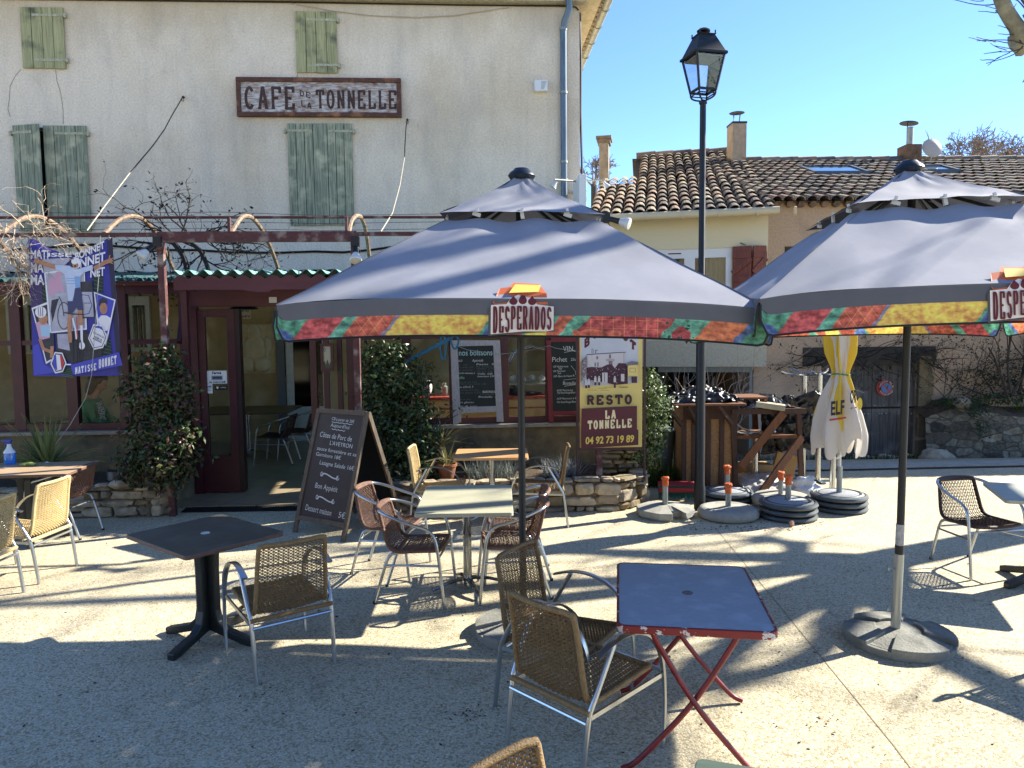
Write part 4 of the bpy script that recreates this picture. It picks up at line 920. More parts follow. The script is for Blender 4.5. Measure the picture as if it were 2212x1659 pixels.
for k in range(4): an=k*1.57+.4; b.tube([(cx_+.07*math.cos(an),3.8+.07*math.sin(an),cz_),(cx_+.1*math.cos(an),3.8+.1*math.sin(an),cz_+.22)],.008,4)
b.lathe([(0,.29),(.17,.24),(.16,.235),(0,.25)],16,(cx_,3.8,cz_)); b.build('cowl',m_black,t_)
b=MB(PM); b.b2((a.x-.01,3.59,cz_-.03),(c_.x+.01,4.01,cz_+.01)); b.build('cap',m_black,t_)
t_,a,c_=chimney('chimney','brick chimney with leaning steel flue pipe beside the satellite dish',PM,1959,1992,311,3.9,4.9,mat('stained_brick','#8a6a4c',.95,col2='#4f3d2d',scale=8,bump=.5))
b=MB(PM); cx_=(a.x+c_.x)/2; b.tube([(cx_,4.1,a.z),(cx_,4.1,a.z+.42)],.07,12); b.build('flue',m_zincl,t_,smooth=True)
b=MB(PM); b.lathe([(.2,.0),(.2,.012),(0,.03)],14,(cx_-.03,4.1,a.z+.5),Matrix.Rotation(.12,3,'Y')); b.tube([(cx_-.06,4.1,a.z+.3),(cx_-.06,4.1,a.z+.5)],.012,5); b.build('cowl',m_black,t_)
c=fr(PM,2013,320,3.95); rx=fr(PM,2034,320,3.95).x-c.x
ds=thing('satellite_dish','round beige satellite dish on the tiled ridge of the long house','satellite dish',PM@Vector((c.x,3.95,c.z-rx)),R_(1.5))
b=MB(PM); b.lathe([(rx,.0),(rx*.7,.03),(rx*.35,.05),(0,.055),(0,.06),(rx*.36,.055),(rx*.72,.036),(rx*1.01,.006)],28,c,Matrix.Rotation(R_(75),3,'X'),sy=1.0); b.build('dish',mat('beige_dish','#b6aa9a',.5),ds,smooth=True)
b=MB(PM); b.tube([(c.x-.05,3.9,c.z-rx*1.1),(c.x-.05,3.9,c.z-.05)],.02,6); b.build('mast',m_zincl,ds)
# stone retaining wall with earth bank
rw=thing('retaining_wall','rubble stone garden wall right of the plank gate, topped with earth','wall',PM@Vector((5,-.6,-.26)),R_(1.5))
w0=fr(PM,2028,900,-.45); wl=[(fr(PM,2006,900,-.45).x,.50,-.45),(fr(PM,2060,880,-.55).x,.66,-.55),(fr(PM,2130,890,-.6).x,.62,-.6),(fr(PM,2212,905,-.62).x,.5,-.62),(9.5,.45,-.65),(12.5,.4,-.7)]
b=MB(PM); rr=random.Random(13)
def wf_(u,v):
    i=min(int(u*(len(wl)-1)),len(wl)-2); t=u*(len(wl)-1)-i; q=[wl[i][k]*(1-t)+wl[i+1][k]*t for k in range(3)]
    z=-.3+(q[1]+.3)*v; p=Vector((q[0],q[2]+.1*v,z)); nn=noise.noise(p*5)*.035+noise.noise(p*13)*.02; return p+Vector((0,nn,nn*.6 if v>.9 else 0))
b.grid(wf_,120,26); b.build('stonework',m_stonew,rw)
b=MB(PM); b.grid(lambda u,v: wf_(u,1)+Vector((0,v*.62,.22*math.sin(v*2.2)*(.6+.4*noise.noise(Vector((u*9,v*3,2)))))),60,8); b.build('earth_top',m_soil,rw)
# house opposite, behind the viewpoint (what the windows mirror)
oh=thing('house_opposite','pale house across the square, seen only mirrored in the veranda windows','house',(-3,-17,0),0)
b=MB(); wall_holes(b,-30,9,0,9.5,[(-12,-11,3.6,5),(-7,-6,3.6,5),(-2,-1,3.6,5),(3,4,3.6,5),(-12,-11,.9,2.3),(-2,-1,.9,2.3),(3,4.2,0,2.3)],-.2,v=-17); b.build('wall',mat('opposite_render','#8f846c',.9,col2='#7d725c',scale=.8),oh)
for h in [(-12,-11,3.6,5),(-7,-6,3.6,5),(-2,-1,3.6,5),(3,4,3.6,5),(-12,-11,.9,2.3),(-2,-1,.9,2.3),(3,4.2,0,2.3)]: b=MB(); b.quad((h[0],-17.2,h[2]),(h[1],-17.2,h[2]),(h[1],-17.2,h[3]),(h[0],-17.2,h[3])); b.build('window',mat('grey_blind','#c9c4b4',.6),oh)
b=MB(); b.quad((-30.4,-16.6,9.4),(9.4,-16.6,9.4),(9.4,-21,11.4),(-30.4,-21,11.4)); b.quad((-30.4,-16.6,9.4),(-30.4,-21,11.4),(-30.4,-21,0),(-30.4,-17,0)); b.build('roof',m_tiles[0],oh)
# =====================  PARASOLS  =====================
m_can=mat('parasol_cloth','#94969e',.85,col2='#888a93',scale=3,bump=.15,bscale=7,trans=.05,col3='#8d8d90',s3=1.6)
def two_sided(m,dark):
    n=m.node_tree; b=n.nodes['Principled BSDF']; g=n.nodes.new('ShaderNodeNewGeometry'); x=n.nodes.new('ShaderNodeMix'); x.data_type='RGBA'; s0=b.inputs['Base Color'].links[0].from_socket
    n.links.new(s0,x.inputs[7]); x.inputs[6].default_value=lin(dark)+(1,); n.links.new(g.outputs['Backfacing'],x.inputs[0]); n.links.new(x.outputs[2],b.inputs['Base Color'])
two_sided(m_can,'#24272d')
m_can2=mat('parasol_valance_cloth','#63656b',.85,col2='#595b61',scale=4,trans=.1)
m_seam=mat('seam_thread','#6f7179',.9)
m_pipe=mat('black_piping','#121416',.7)
def mat_valance():
    m=D.materials.new('printed_valance'); m.use_nodes=True; n=m.node_tree; L=n.links.new; b=n.nodes['Principled BSDF']; b.inputs['Roughness'].default_value=.8
    uv=n.nodes.new('ShaderNodeUVMap'); uv.uv_map='UVMap'; sp=n.nodes.new('ShaderNodeSeparateXYZ'); L(uv.outputs[0],sp.inputs[0])
    nz=n.nodes.new('ShaderNodeTexNoise'); vm=n.nodes.new('ShaderNodeMapping'); vm.inputs['Scale'].default_value=(1,.06,1); L(uv.outputs[0],vm.inputs[0]); nz.inputs['Scale'].default_value=34; nz.inputs['Detail'].default_value=5; L(vm.outputs[0],nz.inputs['Vector'])
    def M(op,a,b_,cl=False):
        q=n.nodes.new('ShaderNodeMath'); q.operation=op; q.use_clamp=cl
        for i,x in enumerate((a,b_)):
            if x is None: continue
            if isinstance(x,(int,float)): q.inputs[i].default_value=x
            else: L(x,q.inputs[i])
        return q.outputs[0]
    U=sp.outputs[0]; V=sp.outputs[1]     # U along 0..1, V up in 0..1 (print part)
    nn=M('SUBTRACT',nz.outputs[0],.5)
    u=M('ADD',U,M('MULTIPLY',nn,.018))
    u=M('ADD',u,M('MULTIPLY',M('SUBTRACT',V,.5),M('MULTIPLY',M('LESS_THAN',U,.34),-.0)))
    us=M('ADD',u,M('MULTIPLY',M('SUBTRACT',.5,V),.035))
    cr=n.nodes.new('ShaderNodeValToRGB'); e=cr.color_ramp; e.interpolation='CONSTANT'
    st=[(0,'#4d9a7c'),(.045,'#c03a3c'),(.118,'#5fae90'),(.148,'#c4491f'),(.225,'#8d8fae'),(.233,'#dfba2c'),(.42,'#66b795'),(.455,'#b9431c'),(.51,'#5fae90'),(.555,'#c6582a'),(.585,'#62b294'),(.615,'#b2332f'),(.79,'#62b294'),(.86,'#cf6a22'),(.94,'#5577b0'),(.955,'#4f9d80')]
    e.elements[0].position=0; e.elements[0].color=lin(st[0][1])+(1,); e.elements[1].position=st[1][0]; e.elements[1].color=lin(st[1][1])+(1,)
    for p,c in st[2:]: q=e.elements.new(p); q.color=lin(c)+(1,)
    L(us,cr.inputs[0]); col=cr.outputs[0]
    def over(c,fac,hexc):
        x=n.nodes.new('ShaderNodeMix'); x.data_type='RGBA'; L(c,x.inputs[6]); x.inputs[7].default_value=lin(hexc)+(1,); L(fac,x.inputs[0]); return x.outputs[2]
    def disc(cu,cv,r,asp=.1):   # disc in the strip; v is about asp of the length
        a=M('SUBTRACT',u,cu); b2=M('MULTIPLY',M('SUBTRACT',V,cv),asp*.35)
        return M('LESS_THAN',M('ADD',M('MULTIPLY',a,a),M('MULTIPLY',b2,b2)),r*r)
    col=over(col,disc(.018,.1,.014),'#4a70b8'); col=over(col,disc(.436,.0,.018),'#4a70b8')
    col=over(col,disc(.822,.05,.021),'#b93438'); col=over(col,disc(.12,.9,.0),'#d99a35')
    # orange lower band under the red grid
    col=over(col,M('MULTIPLY',M('LESS_THAN',M('ADD',V,M('MULTIPLY',nn,.6)),.32),M('MULTIPLY',M('GREATER_THAN',u,.6),M('LESS_THAN',u,.7))),'#cf5a1f')
    col=over(col,M('MULTIPLY',M('MULTIPLY',M('GREATER_THAN',u,.505),M('LESS_THAN',u,.55)),M('LESS_THAN',V,.62)),'#dfc32f')
    # grid lines
    fa=M('LESS_THAN',M('FRACT',M('MULTIPLY',U,44),None),.07); fb=M('LESS_THAN',M('FRACT',M('ADD',M('MULTIPLY',V,2.4),0),None),.06)
    gm=M('MAXIMUM',fa,fb); zone=M('MULTIPLY',M('GREATER_THAN',u,.618),M('LESS_THAN',u,.785)); col=over(col,M('MULTIPLY',M('MULTIPLY',gm,zone),.7),'#d9803f')
    da=M('ADD',M('MULTIPLY',U,38),M('MULTIPLY',V,1.1)); db=M('SUBTRACT',M('MULTIPLY',U,38),M('MULTIPLY',V,1.3))
    gm2=M('MAXIMUM',M('LESS_THAN',M('FRACT',da,None),.07),M('LESS_THAN',M('FRACT',db,None),.07)); zone2=M('MULTIPLY',M('GREATER_THAN',us,.15),M('LESS_THAN',us,.222)); col=over(col,M('MULTIPLY',M('MULTIPLY',gm2,zone2),.7),'#dd8a3c')
    # dark scribbles on the green, mottling everywhere
    n2=n.nodes.new('ShaderNodeTexNoise'); n2.inputs['Scale'].default_value=70; n2.inputs['Detail'].default_value=6; L(vm.outputs[0],n2.inputs['Vector'])
    n3=n.nodes.new('ShaderNodeTexNoise'); n3.inputs['Scale'].default_value=16; n3.inputs['Detail'].default_value=5; L(vm.outputs[0],n3.inputs['Vector'])
    dk=M('MULTIPLY',M('GREATER_THAN',n2.outputs[0],.6),M('MULTIPLY',M('GREATER_THAN',u,.79),M('LESS_THAN',u,.855))); col=over(col,dk,'#2b4a42')
    x=n.nodes.new('ShaderNodeMix'); x.data_type='RGBA'; x.blend_type='OVERLAY'; x.inputs[0].default_value=1; L(col,x.inputs[6]); L(M('ADD',M('MULTIPLY',M('SUBTRACT',n2.outputs['Fac'],.5),1.5),.48,True),x.inputs[7])
    x2=n.nodes.new('ShaderNodeMix'); x2.data_type='RGBA'; x2.blend_type='OVERLAY'; x2.inputs[0].default_value=1; L(x.outputs[2],x2.inputs[6]); L(M('ADD',M('MULTIPLY',M('SUBTRACT',n3.outputs['Fac'],.5),1.3),.48,True),x2.inputs[7])
    hs=n.nodes.new('ShaderNodeHueSaturation'); hs.inputs['Saturation'].default_value=.86; hs.inputs['Value'].default_value=1.3; L(x2.outputs[2],hs.inputs['Color'])
    L(hs.outputs[0],b.inputs['Base Color'])
    tr=n.nodes.new('ShaderNodeBsdfTranslucent'); L(hs.outputs[0],tr.inputs[0]); mx=n.nodes.new('ShaderNodeMixShader'); mx.inputs[0].default_value=.38
    L(b.outputs[0],mx.inputs[1]); L(tr.outputs[0],mx.inputs[2]); L(mx.outputs[0],n.nodes['Material Output'].inputs[0]); return m
m_val=mat_valance()
m_logo_r=mat('logo_maroon','#5c1622',.7); m_logo_w=mat('logo_white','#e4dcd2',.7); m_logo_g=mat('logo_shadow','#4b4a48',.7); m_logo_o=mat('logo_orange','#d96a3a',.7); m_logo_y=mat('logo_yellow','#e0c25a',.7)
m_galv=mat('galvanised_tube','#a9aeac',.38,.75,col2='#8b908e',scale=7,stretch=(1,1,.2))
m_strut=mat('parasol_strut','#2b2f33',.5,.4)
def parasol(label,loc,rz,tilt,S=1.25,z_lo=2.27,z_vb=2.775,ctip=3.165,sleeve=False,side=False,dn=.045):
    """square two-tier parasol; the cloth hangs as four slopes with a printed valance"""
    root=thing('parasol',label,'parasol',loc,0,'open parasols with printed valances')
    Tm=Matrix.Translation(Vector(loc))@Matrix.Translation((0,0,z_lo))@tilt@Matrix.Translation((0,0,-z_lo))@Matrix.Rotation(rz,4,'Z')
    rv=.46; s2=.50
    rots=[Matrix.Rotation(k*math.pi/2,3,'Z') for k in range(4)]
    b=MB(Tm)
    for k,R in enumerate(rots):
        def fn(u,v):
            s=2*u-1; r=rv+(S-rv)*v; z=z_vb+(z_lo-z_vb)*v - .03*math.sin(math.pi*v)*(1-s*s)*.6 - dn*abs(s)**3*v
            z+= .012*noise.noise(Vector((s*2+k*5,v*3,0)))+ .01*math.sin(s*9+k)*math.exp(-((v-.05)*7)**2)
            return R@Vector((s*r,-r,z))
        b.grid(fn,24,16)
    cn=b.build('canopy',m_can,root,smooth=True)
    b=MB(Tm)
    for k,R in enumerate(rots):
        for s in (-1,):
            pts=[]
            for j in range(17):
                v=j/16; r=rv+(S-rv)*v; z=z_vb+(z_lo-z_vb)*v - .03*math.sin(math.pi*v)*(1-s*s)*.6 - dn*abs(s)**3*v + .012*noise.noise(Vector((s*2+k*5,v*3,0)))+ .01*math.sin(s*9+k)*math.exp(-((v-.05)*7)**2)
                pts.append(R@Vector((s*r,-r,z+.0015)))
            b.tube(pts,.003,4)
    b.build('seam',m_seam,cn)
    b=MB(Tm)
    for k,R in enumerate(rots):
        def fn(u,v):
            s=2*u-1; r=.055+(s2-.055)*v; z=ctip-.06+(z_vb+.045-ctip+.06)*(v**.85) -.02*math.sin(math.pi*v)*(1-s*s)-.012*abs(s)**3*v + .012*noise.noise(Vector((s*3+k*3,v*4,4)))
            return R@Vector((s*r,-r,z))
        b.grid(fn,16,10)
        for s in (-.62,0,.62): pass
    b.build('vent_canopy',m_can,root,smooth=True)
    b=MB(Tm); b.lathe([(.0,ctip-.08),(.075,ctip-.06),(.092,ctip-.035),(.085,ctip-.02),(.06,ctip-.0),(.05,ctip+.012),(0,ctip+.014)],20); b.build('finial',mat('black_cap','#15202a',.35),root,smooth=True)
    # valance: plain band then print, rounded at the ends
    H1=.085; H2=.105
    def vpt(R,s,h,k):
        r=S+.004; zt=z_lo-dn*abs(s)**3; e=max(0,abs(s)-.955)/.045; hh=h*(1-.55*e**2.2)
        wf__=min(1,max(0,(abs(s)-.16)/.2)); wob=wf__*(.012*math.sin(s*7+k*2)*(h/.19)+.006*noise.noise(Vector((s*6,k,h*10))))
        return R@Vector((s*(r-.0),-(r+wob+.01*(h/.19)),zt-hh))
    for k,R in enumerate(rots):
        b=MB(Tm); b.grid(lambda u,v: vpt(R,(2*u-1)*.995,H1*v,k),60,3); vo=b.build('valance',m_can2,root,smooth=True)
        b=MB(Tm); uvs=[]
        def fn(u,v):
            uvs.append((u,1-v)); return vpt(R,(2*u-1)*.995,H1+H2*v,k)
        b.grid(fn,90,4); b.uv=uvs; b.build('printed_strip',m_val,vo,smooth=True)
        b=MB(Tm); pp=[vpt(R,-.995,H1*.6,k)]+[vpt(R,(2*i/80-1)*.995,H1+H2,k) for i in range(81)]+[vpt(R,.995,H1*.6,k)]; b.tube(pp,.0055,5); b.build('piping',m_pipe,vo)
        if k==0 or (side and k==3):
            def mp(x,y,l,R=R,k=k):
                s=x; z=y   # s along, z below the fold (metres, positive down)
                p=vpt(R,s/S,max(0,z),k)
                if z<0: t=-z/(S-rv); q=R@Vector((s*(1-t*.6),-(S+z),z_lo+(z_vb-z_lo)*t-dn*abs(s/S)**3)); p=q+R@Vector((0,-.001,.006))
                return p+R@Vector((0,-.006-l*.0005,(.002+.0006*l) if z<0 else 0))
            lx=.0
            pr=Print(mp,Tm)
            x0,x1=-.155,.145
            pr.poly([(x0+.0,.02),(x0+.03,-.07),(x0+.08,-.08),(x0+.1,-.12),(.09,-.11),(.12,-.03),(.125,.03),(x0+.01,.035)],m_logo_o); pr.poly([(x0+.08,-.03),(x0+.11,-.105),(.1,-.1),(.08,-.04)],m_logo_y)
            pr.poly([(x0-.02,.19),(x0-.02,.05),(x1-.03,.05),(x1+.01,.07),(x1+.01,.165)],m_logo_g)
            pr.poly([(x0-.008,.182),(x0-.008,.035),(x0+.07,.03),(x0+.09,.0),(x0+.13,-.012),(x0+.2,.0),(x0+.225,.03),(x1+.008,.04),(x1+.008,.158),(x1-.03,.166),(.0,.166),(-.06,.172)],m_logo_w)
            for i in range(3): pr.ell(x0+.105+i*.047,.012+(0 if i==1 else .004),.021,.018,m_logo_r,12)
            n_='DESPERADOS'; cw=(x1-x0)/10
            for i,ch in enumerate(n_):
                c_=abs(i-4.5)/4.5; top=.04+.004*c_; bt=.158+.016*(1-i/9) if i<3 else .156
                pr.slab(ch,x0+i*cw,bt,x0+(i+1)*cw,bt-top,m_logo_r,wt=.3,gap=.1,serif=True)
            pr.build('logo_print',vo)
    # ribs and struts, pole
    for k in range(8):
        a=k*math.pi/4+math.pi/4; m_=math.sqrt(2) if k%2==0 else 1
        e=Vector((math.cos(a)*S*m_*.98,math.sin(a)*S*m_*.98,z_lo-(dn if k%2==0 else 0)-.012)); t_=Vector((math.cos(a)*.06,math.sin(a)*.06,z_vb+.2))
        b=MB(Tm); b.bar(t_,e,.014,.02); rb=b.build('rib',m_strut,root)
        b=MB(Tm); b.bar(Vector((math.cos(a)*.05,math.sin(a)*.05,z_lo+.02)),t_.lerp(e,.55),.012,.016); b.build('strut',m_strut,rb)
    for k,R in enumerate(rots):
        for s in (-.6,0,.6):
            b=MB(Tm); c=R@Vector((s*rv*1.0,-rv-.012,z_vb+.03)); b.box(c,(.05,.016,.022),R@Matrix.Rotation(.3 if s else 1.4,3,'Y')); b.box(c+R@Vector((.0,0,.02)),(.016,.012,.04),R@Matrix.Rotation(-.5*s,3,'Y')); b.build('clip',m_white,root)
    P=Matrix.Translation(Vector(loc))
    b=MB(P)
    if sleeve:
        b.tube([(-.012,0,.72),(0,0,3.1)],.024,16); b.build('pole',m_black,root,smooth=True)
        b=MB(P); b.tube([(-.025,0,.1),(-.015,0,.60)],.031,16); b.build('steel_sleeve',m_galv,root,smooth=True)
        b=MB(P); b.tube([(-.016,0,.60),(-.013,0,.80)],.0265,14); b.build('torn_label',mat('torn_paper','#b8b8b4',.8,col2='#8d8d8a',scale=30,sharp=.3),root)
        b=MB(P); b.tube([(-.015,0,.585),(-.0155,0,.66)],.0275,14); b.build('black_tape',m_black,root)
        b=MB(P)
        for z in (.22,.5): b.tube([(-.02,0,z),(-.085,-.01,z)],.006,6); b.tube([(-.085,-.01,z-.012),(-.085,-.01,z+.012)],.006,6)
        b.build('screw',m_galv,root)
    else:
        b.tube([(0,0,.12),(0,0,3.1)],.024,16); b.build('pole',m_black,root,smooth=True)
    return root
gc=G(1127,1372,.1); gr_=G(1950,1352,.1)
cC=Vector((.062,5.02,0)); cR=Vector((2.575,4.82,0))
parasol('open grey two-tier parasol in the middle of the terrace, whole brand patch visible',cC,0,Matrix.Rotation(R_(1.1),4,'Y'),S=1.25)
parasol('open grey two-tier parasol at the right, cut by the picture edge, on a steel sleeve',cR,R_(-5),Matrix.Rotation(R_(-2.1),4,'X')@Matrix.Rotation(R_(-.6),4,'Y'),S=1.24,sleeve=True,side=True,z_lo=2.27,z_vb=2.785,ctip=3.15)
m_conc=mat('grey_concrete','#8d8d84',.9,col2='#74746c',scale=9,bump=.5,bscale=60,col3='#5f6159',s3=5)
def slabbase(label,loc,r,rz,h=.085):
    t_=thing('concrete_weight',label,'parasol weight',loc,rz,'concrete bases of the open parasols'); P=MW[t_]
    b=MB(P); b.lathe([(r,0),(r+.005,h*.6),(r-.02,h*.62),(r-.025,h*.25+h*.4)],40); b.lathe([(r-.02,h*.6),(r*.5,h*.95),(.05,h*1.15),(0,h*1.15)],40); b.build('disc',m_conc,t_,bevel=.004)
    b=MB(P)
    for k in range(4):   # raised flagstone sectors with straight inner cuts
        a0=k*90+12; pts=[(Vector((math.cos(R_(a))*(r+.008),math.sin(R_(a))*(r+.008),h*.55))) for a in range(a0,a0+68,4)]
        q=[p for p in pts]; inn=[Vector((p.x*.42,p.y*.42,h*.9)) for p in reversed(pts)]
        bb_=b.P(q+inn); n_=len(q)+len(inn); tp=b.P([p+Vector((0,0,.028)) for p in q+inn])
        b.fa(tuple(tp+i for i in range(n_)))
        for i in range(n_): b.fa((bb_+i,bb_+(i+1)%n_,tp+(i+1)%n_,tp+i))
    b.build('sector_slab',m_conc,t_,bevel=.006)
    return t_
slabbase('round concrete base under the middle parasol pole, behind a wicker chair',cC,.33,.4)
slabbase('round stepped concrete base at the foot of the right parasol',cR,.335,.75)
# =====================  CHAIRS  =====================
m_al=mat('brushed_aluminium','#bfc3c5',.28,.95,col2='#a9adb0',scale=8,stretch=(1,1,.3))
def wick(nm,c1,c2): return mat(nm,c1,.6,col2=c2,scale=40,bump=.8,bscale=160,stretch=(1,1,1))
m_tan=wick('tan_wicker','#9b7d50','#7c6139'); m_tand=wick('tan_brown_wicker','#8a6d44','#66502f'); m_cream=wick('cream_wicker','#d6bf8c','#bba26c'); m_brn=wick('brown_wicker','#7d5a47','#563a2c'); m_brn2=wick('dark_brown_wicker','#4b342a','#33221c')
m_foot=mat('black_foot','#161616',.6)
def resample(pts,n):
    pts=[Vector(p) for p in pts]; L=[0]
    for a,b in zip(pts[:-1],pts[1:]): L.append(L[-1]+(b-a).length)
    out=[]; j=0
    for i in range(n+1):
        d=L[-1]*i/n
        while j<len(L)-2 and L[j+1]<d: j+=1
        t=(d-L[j])/max(1e-9,L[j+1]-L[j]); out.append(pts[j].lerp(pts[j+1],t))
    return out
def smooth(pts,it=2):
    pts=[Vector(p) for p in pts]
    for _ in range(it):
        o=[pts[0]]
        for a,b in zip(pts[:-1],pts[1:]): o+=[a.lerp(b,.25),a.lerp(b,.75)]
        o.append(pts[-1]); pts=o
    return pts
def shell(root,prof,w0,w1,bow,m,pitch,vcols,thick,name,vthick=.0025,dense_v=False,motif=True):
    """woven L shaped shell: seat first then back; prof = side line (y,z)"""
    pf=smooth([(0,)+p for p in prof],3); L=sum((b-a).length for a,b in zip(pf[:-1],pf[1:])); n=int(L/pitch); rows=resample(pf,n)
    def W(t): return w0+(w1-w0)*max(0,(t-.45)/.55)
    def S(u,i,o=0):
        i=max(0,min(n,i)); p=rows[i]; a=rows[max(0,i-1)];c=rows[min(n,i+1)]; d=(c-a).normalized(); nr=Vector((0,d.z,-d.y)); t=i/n; x=(u*2-1)
        bw=bow*(1-x*x)*(1 if t>.5 else .45)
        return Vector((x*W(t),p.y,p.z))+nr*(bw+o)
    split=min(range(n+1),key=lambda i: rows[i].y if False else abs(i/n-.47))
    for part,(i0,i1) in (('seat',(1,split)),('backrest',(split,n-1))):
        b=MB()
        nseg=vcols*2
        for i in range(i0,i1):
            if dense_v: 
                if i%3: continue
            pts=[]
            t=(i-i0)/max(1,i1-i0)
            for k in range(nseg+1):
                u=k/nseg; o=thick*.9*(1 if (k%2==0) else -1)*(1 if i%2 else -1)*(0 if k in(0,nseg) else 1); q=S(u,i,o)
                pts.append(q)
            b.tube(pts,thick*.5 if not dense_v else thick*.4,3,ry=None,cap=False)
        for k in range(1,vcols*(2 if dense_v else 1)):
            u=k/(vcols*(2 if dense_v else 1)); st=2
            pts=[S(u,i,(thick*.5*(1 if (i//2+k)%2 else -1)) if dense_v else 0) for i in range(i0,i1+1,st)]
            if len(pts)>1: b.tube(pts,thick*.62 if dense_v else vthick,4 if dense_v else 3,cap=False)
        o_=b.build(part,m,root)
        b=MB(); rr_=.0145
        l=[S(0,i) for i in range(i0 if part=='seat' else i0-1,i1+1)]; r=[S(1,i) for i in range(i0 if part=='seat' else i0-1,i1+1)]
        if part=='seat':
            fr_=[S(k/10,1) for k in range(11)]; loop=list(reversed(l))+fr_[1:-1]+r
        else:
            tp=[S(k/10,n) for k in range(11)]; loop=l+tp[1:-1]+list(reversed(r))
        b.tube(loop,rr_,8); b.build(part+'_rim',m,o_,smooth=2)
def chairA(label,m,m2=None,group='wicker armchairs with flat aluminium arms'):
    root=thing('wicker_armchair',label,'chair',(0,0,0),0,group)
    shell(root,[(.25,.425),(.0,.405),(-.15,.395),(-.235,.40),(-.262,.50),(-.285,.70),(-.315,.84)],.225,.205,-.02,m,.0098,14,.0072,'A')
    for s in (-1,1):
        b=MB(); x=.268*s
        b.tube(smooth([(x,.29,0),(x,.31,.18),(x,.30,.38),(x,.26,.53),(x,.15,.635),(x,.02,.672),(x,-.1,.668),(x-.012*s,-.215,.63)],2),.0175,8,ry=.0065,up=(0,0,1) if False else None) if False else None
        pth=smooth([(x,.29,0),(x,.31,.18),(x,.30,.38),(x,.26,.53),(x,.15,.635),(x,.02,.672),(x,-.1,.668),(x,-.215,.63)],2)
        # flat band : wide across x, thin in the bending plane
        for i,p in enumerate(pth):
            a=pth[max(0,i-1)];c=pth[min(len(pth)-1,i+1)]; t=(c-a).normalized(); nr=Vector((0,-t.z,t.y)); wd=.012 if i<8 else .012+.008*min(1,(i-8)/6)
            prof=[(-wd,-.004),(-wd*.6,.006),(wd*.6,.006),(wd,-.004),(wd*.5,-.006),(-wd*.5,-.006)]
            q=b.P([p+Vector((u_,0,0))+nr*v_ for u_,v_ in prof])
            if i:
                for k in range(6): b.fa((q-6+k,q-6+(k+1)%6,q+(k+1)%6,q+k))
            else: q0_=q
        b.fa(tuple(q0_+k for k in range(6)),tuple(q+k for k in reversed(range(6))))
        b.build('arm',m_al,root,smooth=True)
        b=MB(); b.tube(smooth([(.245*s,-.31,0),(.25*s,-.265,.36),(.256*s,-.235,.42),(.266*s,-.10,.655)],2),.0135,10); b.build('rear_leg',m_al,root,smooth=True)
        b=MB(); b.bar((.255*s,-.26,.355),(.262*s,.29,.375),.012,.022); b.build('side_rail',m_al,root)
    b=MB(); b.tube([(-.248,-.275,.33),(.248,-.275,.33)],.011,8); b.build('rear_rail',m_al,root,smooth=True)
    b=MB(); b.bar((-.26,.285,.40),(.26,.285,.40),.012,.02); b.build('front_rail',m_al,root)
    b=MB(); b.tube([(-.258,-.262,.375),(.258,-.262,.375)],.0155,8); b.tube([(-.215,.0,.39),(-.262,-.05,.39)],.012,6); b.build('wrapped_rail',m,root)
    return root
def chairB(label,m,group='tube armchairs with woven shells'):
    root=thing('tube_armchair',label,'chair',(0,0,0),0,group)
    shell(root,[(.22,.435),(.0,.425),(-.13,.42),(-.19,.455),(-.225,.58),(-.265,.735)],.215,.17,-.03,m,.0095,12,.0062,'B',dense_v=True)
    half=[(.27,.255,0),(.268,.215,.40),(.266,.19,.55),(.268,.13,.615),(.27,.02,.64),(.262,-.13,.69),(.215,-.245,.728),(.12,-.295,.74),(0,-.31,.742)]
    path=[(-x,y,z) for x,y,z in half[:-1]]+[half[-1]]+list(reversed(half[:-1]))
    b=MB(); b.tube(smooth(path,3),.0125,10); b.build('arm_loop',m_al,root,smooth=True)
    top=[p for p in smooth(path,3) if abs(p.x)<.175 and p.z>.7]
    b=MB(); b.tube(top,.018,10); b.build('wrapped_top',m,root,smooth=True)
    for s in (-1,1):
        b=MB(); b.tube(smooth([(.19*s,-.05,.412),(.2*s,-.16,.405),(.205*s,-.20,.36),(.19*s,-.31,0)],2),.0125,10); lg=b.build('rear_leg',m_al,root,smooth=True)
        b=MB(); b.tube([(.19*s,-.31,.0),(.19*s,-.309,.02)],.0145,8); b.build('foot_cap',m_foot,lg)
        b=MB(); b.tube([(.203*s,-.225,.31),(.267*s,.222,.33)],.009,8); b.build('side_rail',m_al,root,smooth=True)
    b=MB(); b.tube([(-.2,-.215,.33),(.2,-.215,.33)],.009,8); b.tube([(-.267,.215,.39),(.267,.215,.39)],.009,8); b.build('cross_rail',m_al,root,smooth=True)
    return root
def place(o,xy,rz,first,label):
    loc=(xy[0],xy[1],xy[2] if len(xy)>2 else 0)
    if first: o.location=loc; o.rotation_euler=(0,0,rz); o['label']=label; return o
    return copy_tree(o,loc,rz,label)
def gp(x,y): g=G(x,y); return (g.x,g.y)
cA=chairA('x',m_tan); cA2=chairA('x',m_tand); cA3=chairA('x',m_cream); cB=chairB('x',m_brn); cB2=chairB('x',m_brn2)
